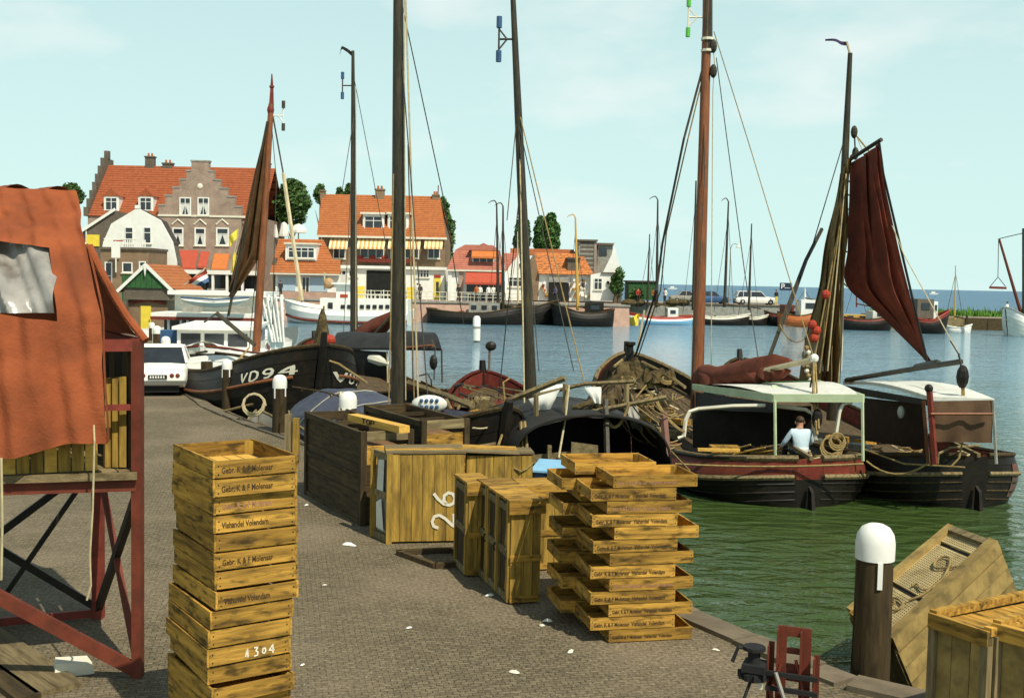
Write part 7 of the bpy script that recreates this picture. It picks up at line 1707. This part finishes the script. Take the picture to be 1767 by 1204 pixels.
pc = P(1225,523,125); car('parked_car', 'dark car parked left of the white estate on the pier', (pc.x, 125, 1.4), math.radians(-86), 4.2, 1.6, 1.4, m=m_blue)
pc = P(1185,521,126); car('parked_car', 'grey car farthest left among those on the pier', (pc.x, 126, 1.4), math.radians(-90), 4.0, 1.6, 1.4, m=m_grey)

# parking sign on the pier
p = P(1355,527,123); t = thing('parking_sign', 'dark blue parking sign P with small white lettering on two poles', 'sign', (p.x,123,1.4)); zt = P(1355,488,123).z-1.4; zb = P(1355,501,123).z-1.4
for s_ in (-.45, .45): MB().tube([(s_,0,0),(s_,0,zb+.1)], .04, 6).build('pole', m_grey, t)
MB().b2(-.68,.68,-.05,.05,zb,zt).build('panel', mat('sign_blue', (.012,.03,.06), .5, .1, 2), t)
strokes('P', lambda u, v: Vector((-.48+u*.5, -.056, zb+.2+v*.48)), MB(), .2).build('letter', m_white, t)
o = obj('lettering', textmesh('Parkeren', .17, m_white, True), t); o.location = (-.16,-.056,zb+.22)
# street lamps
def lamp(label, px, pyt, Y, zb, h_arm=1.2, sx=1, m=m_grey):
    top = P(px, pyt, Y); t = thing('street_lamp', label, 'street lamp', (top.x, Y, zb), group='street lamps of the far quay'); Hh = top.z-zb
    MB().tube([(0,0,0),(0,0,Hh*.5),(0,0,Hh-.6),(sx*.15,0,Hh-.15),(sx*.5,0,Hh),(sx*.85,0,Hh-.2)], [.09,.07,.05,.045,.04,.04], 7).build('pole', m, t)
    MB().lathe([(.05,.1),(.3,-.15),(.26,-.2)], (sx*.85,0,Hh-.25), 8).build('lamp_head', m_cream, t)
lamp('slim street lamp with curved neck between two masts on the pier', 1261, 420, 124, 1.4)
# water marker: white post standing in the basin
p = G(822,590,WL); t = thing('channel_marker', 'white round-topped marker post standing in the open basin', 'marker post', (p.x,p.y,WL)); zt = P(822,545,p.y).z-WL
rm = 6.5*p.y/1900; MB().lathe([(rm*.6,-.6),(rm*.6,.35)], (0,0,0), 10).build('post', GZw, t); MB().lathe([(rm,.1),(rm*1.03,zt*.45),(rm,zt*.9),(rm*.6,zt)], (0,0,0), 12).build('white_cylinder', m_white, t, smooth=True)
MB().lathe([(rm*1.08,zt*.52),(rm*1.08,zt*.6)], (0,0,0), 12).build('band', m_grey, t)
MB().tube([(0,0,-.5),(0,0,-.49)], .01, 3)
# flags
def flag(label, pole, pts, Y, m, w_, name='flag', folds=7):
    t = thing(name, label, 'flag', P(*pole[0], Y)); MB().tube([P(*pole[0],Y), P(*pole[1],Y)], .035, 6).build('flagpole', m_mastp, t, world=True)
    ms = m if isinstance(m, list) else [m]
    for i, mm in enumerate(ms):
        def f(u, v):
            v = (i+v)/len(ms); a = P(*pts[0],Y).lerp(P(*pts[1],Y), u); b = P(*pts[3],Y).lerp(P(*pts[2],Y), u); q_ = a.lerp(b, v); q_.y += .12*math.sin(u*folds+v*2); return q_
        MB().grid(f, 12, 3).build('flag_stripe' if len(ms) > 1 else 'cloth', mm, t, world=True)
flag('yellow flag hanging over the water before the light blue boat', ((1098,612),(1112,535)), ((1104,540),(1087,549),(1088,562),(1102,562)), 34, m_yellow, 1)
flag('yellow banner hanging at the right of the hotel windows', ((412,395),(398,470)), ((412,392),(394,410),(397,425),(410,410)), 90, m_yellow, 1)
flag('yellow banner below the other, beside the hotel awning', ((409,430),(400,480)), ((409,430),(400,446),(397,472),(407,466)), 90, m_yellow, 1)
flag('red white and blue flag hanging from a slanting pole by the kiosk', ((318,492),(355,462)), ((356,464),(320,488),(345,494),(360,486)), 66, [m_red, m_white, m_blue], 1)

# ---- people
def person(label, root, joints, radii, edges, mats, sub=1, extra=None, name='person'):
    """joints: dict name->(x,y,z) local; skinned body in one continuous mesh"""
    t = thing(name, label, 'person', root[:3], root[3] if len(root) > 3 else 0); names = list(joints); idx = {n: i for i, n in enumerate(names)}
    me = bpy.data.meshes.new('body'); me.from_pydata([joints[n] for n in names], [(idx[a], idx[b]) for a, b in edges], []); o = obj('body', me, t)
    for m in mats: me.materials.append(m)
    sk = o.modifiers.new('skin', 'SKIN'); sk.use_smooth_shade = True; sl = me.skin_vertices[0].data
    for n in names: r = radii[n]; sl[idx[n]].radius = r if hasattr(r, '__len__') else (r, r)
    sl[0].use_root = True
    if sub: s_ = o.modifiers.new('sub', 'SUBSURF'); s_.levels = s_.render_levels = sub
    dg = bpy.context.evaluated_depsgraph_get(); bpy.context.view_layer.update(); ev = o.evaluated_get(dg); m2 = bpy.data.meshes.new_from_object(ev)
    o.modifiers.clear(); o.data = m2; bpy.data.meshes.remove(me); m2.name = 'body'
    m2.materials.clear()
    for m in mats: m2.materials.append(m)
    return t, o
def paint(o, fn):
    for p in o.data.polygons: p.material_index = fn(p.center)
# man in the stern of the green-canopied boat, seated with his back to us, leaning to the left
pm_ = P(1383, 792, 20.95); zs = pm_.z
J = {'pelvis':(0,0,.12),'waist':(-.01,.02,.26),'chest':(-.03,.05,.44),'neckb':(-.03,.07,.58),'neck':(-.02,.09,.63),'head':(-.01,.12,.70),'headt':(-.01,.13,.79),
     'shl':(-.19,.05,.54),'ell':(-.31,.12,.32),'wrl':(-.34,.28,.18),'shr':(.16,.05,.54),'elr':(.24,.10,.33),'wrr':(.14,.32,.22),
     'hipl':(-.10,.05,.10),'knl':(-.16,.42,.30),'anl':(-.16,.50,-.08),'fl':(-.17,.62,-.12),'hipr':(.10,.05,.10),'knr':(.17,.42,.30),'anr':(.17,.5,-.08),'fr':(.18,.62,-.12)}
Rr = {'pelvis':(.15,.12),'waist':(.14,.11),'chest':(.17,.12),'neckb':(.10,.08),'neck':.055,'head':(.078,.092),'headt':(.06,.07),'shl':.07,'ell':.046,'wrl':.03,'shr':.07,'elr':.046,'wrr':.03,
      'hipl':.10,'knl':.07,'anl':.05,'fl':.045,'hipr':.10,'knr':.07,'anr':.05,'fr':.045}
E_ = [('pelvis','waist'),('waist','chest'),('chest','neckb'),('neckb','neck'),('neck','head'),('head','headt'),('chest','shl'),('shl','ell'),('ell','wrl'),('chest','shr'),('shr','elr'),('elr','wrr'),('pelvis','hipl'),('hipl','knl'),('knl','anl'),('anl','fl'),('pelvis','hipr'),('hipr','knr'),('knr','anr'),('anr','fr')]
man, bo = person('man in pale blue shirt sitting with his back to us under the green canopy', (pm_.x, pm_.y, zs-.02, .12), J, Rr, E_, [m_shirt, m_trou, m_skin], 2)
def pf(c):
    if c.z > .605: return 2
    if c.z < .20 and abs(c.x) < .28 and c.y < .9: 
        return 1
    if c.y > .17 and c.z < .4 and abs(c.x) > .1 and c.z > .12 and (c.x < -.28 or (c.x > .1 and c.z < .26)): return 2
    if c.y > .2 and c.z < .5: return 1
    return 0
paint(bo, pf)
MB().ball((-.01,.12,.765), (.085,.10,.075), 12, 8).build('hair', m_hair, man, smooth=True)
hd = MB().ball((-.01,.205,.71), (.018,.02,.022), 6, 4); hd.ball((.082,.12,.71), (.012,.022,.03), 6, 4); hd.ball((-.10,.12,.71), (.012,.022,.03), 6, 4); hd.build('ears_and_nose', m_skin, man, smooth=True)
for sx, w_ in ((-1,'wrl'),(1,'wrr')):
    c = Vector(J[w_])
    MB().ball(c+Vector((0,.05,-.01)), (.032,.045,.018), 8, 6).build('palm', m_skin, man, smooth=True)
    for k in range(4): MB().tube([c+Vector((-.024+.016*k,.08,-.01)), c+Vector((-.026+.017*k,.11+.006*(k in (1,2)),-.02)), c+Vector((-.026+.017*k,.125,-.04))], [.009,.008,.006], 6).build('finger', m_skin, man)
    MB().tube([c+Vector((-sx*.03,.04,-.01)), c+Vector((-sx*.055,.07,-.02)), c+Vector((-sx*.05,.095,-.03))], [.01,.009,.007], 6).build('thumb', m_skin, man)
MB().lathe([(.13,.15),(.15,.19),(.145,.24)], (-.01,.02,0), 14).build('shirt_hem', m_white, man, smooth=True)
sb_ = thing('seat_box', 'low dark box the seated man sits on', 'box', (pm_.x, pm_.y+.03, zs-.35)); MB().b2(-.25,.25,-.15,.25,-.02,.32).build('panel', DXw, sb_); MB().b2(-.27,.27,-.17,.27,.323,.35).build('lid', GXw, sb_)
def stander(label, px, pyf, Y, h_, top, leg, seed=0, zf=None, hat=None):
    p = P(px, pyf, Y); s_ = h_/1.75; rr_ = random.Random(seed); sw = rr_.uniform(-.05,.05)
    J = {'pelvis':(0,0,.95),'chest':(0,0,1.30),'neck':(0,0,1.50),'head':(0,-.01,1.62),'headt':(0,0,1.71),'shl':(-.18,0,1.42),'ell':(-.24,.02,1.14),'wrl':(-.22,-.10,.92),'shr':(.18,0,1.42),'elr':(.24,.02,1.14),'wrr':(.2,-.14,.95),
         'hipl':(-.09,0,.9),'knl':(-.10,-.02+sw,.5),'anl':(-.11,.02,.08),'fl':(-.11,-.12,.04),'hipr':(.09,0,.9),'knr':(.10,-.02-sw,.5),'anr':(.11,.02,.08),'fr':(.11,-.12,.04)}
    J = {k: (a*s_, b*s_, c*s_) for k, (a, b, c) in J.items()}
    Rr_ = {'pelvis':(.15,.11),'chest':(.17,.12),'neck':.055,'head':(.08,.095),'headt':.06,'shl':.07,'ell':.05,'wrl':.035,'shr':.07,'elr':.05,'wrr':.035,'hipl':.09,'knl':.065,'anl':.045,'fl':.04,'hipr':.09,'knr':.065,'anr':.045,'fr':.04}
    E2 = [('pelvis','chest'),('chest','neck'),('neck','head'),('head','headt'),('chest','shl'),('shl','ell'),('ell','wrl'),('chest','shr'),('shr','elr'),('elr','wrr'),('pelvis','hipl'),('hipl','knl'),('knl','anl'),('anl','fl'),('pelvis','hipr'),('hipr','knr'),('knr','anr'),('anr','fr')]
    t, o = person(label, (p.x, Y, p.z if zf is None else zf, rr_.uniform(-1,1)), J, Rr_, E2, [top, leg, m_skin], 1)
    paint(o, lambda c: 2 if c.z > 1.50*s_ or (abs(c.x) > .17*s_ and c.z < 1.0*s_ and c.z > .85*s_) else (1 if c.z < .95*s_ else 0))
    MB().ball((0,.01,1.68*s_), (.095,.105,.075), 8, 6).build('hair' if not hat else 'hat', hat or m_hair, t, smooth=True); return t
stander('person in dark clothes standing before the pale blue shutter of the cottage', 484, 509, 107.3, 1.7, m_trou, m_trou, 1, 1.4)
stander('person in pale shirt standing in front of the white garage wall', 720, 513, 114, 1.7, m_offw, m_grey, 2, 1.4)
stander('second person in dark top close beside the pale-shirted one', 725, 513, 113, 1.6, m_trou, m_trou, 3, 1.4)
stander('person in violet top at the open souvenir shop front', 958, 516, 115, 1.7, mat('violet_cloth', (.12,.10,.2), .8, .1, 3), m_trou, 4, 1.4)
stander('person standing right of the parking sign end of the estate car', 1339, 527, 122.6, 1.75, m_trou, m_yellow, 5, 1.4)
stander('person in white top on the breakwater near the loading boom', 1737, 552, 104.5, 1.75, m_white, m_trou, 6)
for k, (px, top) in enumerate(((822,m_orange),(828,m_white),(843,m_white),(851,m_offw),(791,m_trou))): stander(('diner in orange top under the red shop awning','diner in white top beside the orange one, under the red awning','customer in white right of the middle under the red awning','customer at the right end under the red awning','person in dark clothes left of the red awning')[k], px, 518, 110.5+k*.3, 1.65, top, m_trou, 10+k, 1.4)
for k, px in enumerate((1101,1128,1147)): stander(('person in red top by the green hut','person in orange before the green hut','person in white on the quay right of the green hut')[k], px, 520, 112.5, 1.7, (m_red, m_orange, m_white)[k], m_trou, 20+k, 1.4)
# railing along the far quay wall
def railing(label, px0, px1, Y, z, n, m=m_cream, h_=.9):
    a = P(px0,515,Y).x; b = P(px1,515,Y).x; t = thing('quay_railing', label, 'railing', (a,Y,z))
    for i in range(n+1): MB().tube([(lerp(0,b-a,i/n),0,0),(lerp(0,b-a,i/n),0,h_)], .035, 5).build('post', m, t)
    for zz in (h_, h_*.5): MB().tube([(0,0,zz),(b-a,0,zz)], .03, 5).build('rail', m, t)
railing('cream railing on the quay wall before the awning house', 590, 770, 107, 1.4, 16)
railing('cream railing on the quay wall before the red awning shop', 775, 905, 107.2, 1.4, 12)
# parasols / white tables in front of the cafe
for k, px in enumerate((812,826,838,850,862)):
    p = P(px,520,109); t = thing('cafe_table', ('leftmost white cafe table under the red awning','second white cafe table from the left','middle white cafe table','second white cafe table from the right','rightmost white cafe table under the red awning')[k], 'table', (p.x,109,1.4), group='white cafe tables')
    MB().lathe([(.55,.70),(.55,.75)], (0,0,0), 12).build('table_top', m_white, t); MB().tube([(0,0,0),(0,0,.7)], .05, 6).build('leg', m_white, t)
for k, px in enumerate((700,1147,1160)):
    pass
# rubble and dark heaps along the far wall near the green hut
for k, px in enumerate((1085,1101,1160,1178)):
    p = P(px,525,110+k*3); t = thing('net_heap', ('net heap left of the green hut','net heap in front of the green hut','net heap on the pier near the blue boat mast','net heap on the pier further right')[k], 'fishing net', (p.x,p.y,1.4 if k > 1 else 1.4))
    MB().ball((0,0,.15), (.8,.6,.42), 10, 6).build('net', m_net, t, smooth=True)
bpy.data.objects.remove(bpy.data.objects['kerb_timber'])
# sail-less distant white craft on the open sea
for k, (px, lab) in enumerate(((1160,'faint white yacht on the horizon left of the tall mast'),(1610,'faint white motor yacht on the horizon right of the dark red sail'))):
    p = P(px, hz(px)+6, 900); t = thing('distant_yacht', lab, 'boat', (p.x, 900, WL)); MB().hexa([(-3,-1,0),(3,-1,0),(3,1,0),(-3,1,0),(-3.6,-1.2,1),(4.4,-1.2,1.2),(4.4,1.2,1.2),(-3.6,1.2,1)]).build('hull', m_white, t); MB().b2(-1.5,1.5,-.8,.8,1.2,2.4).build('cabin', m_white, t)
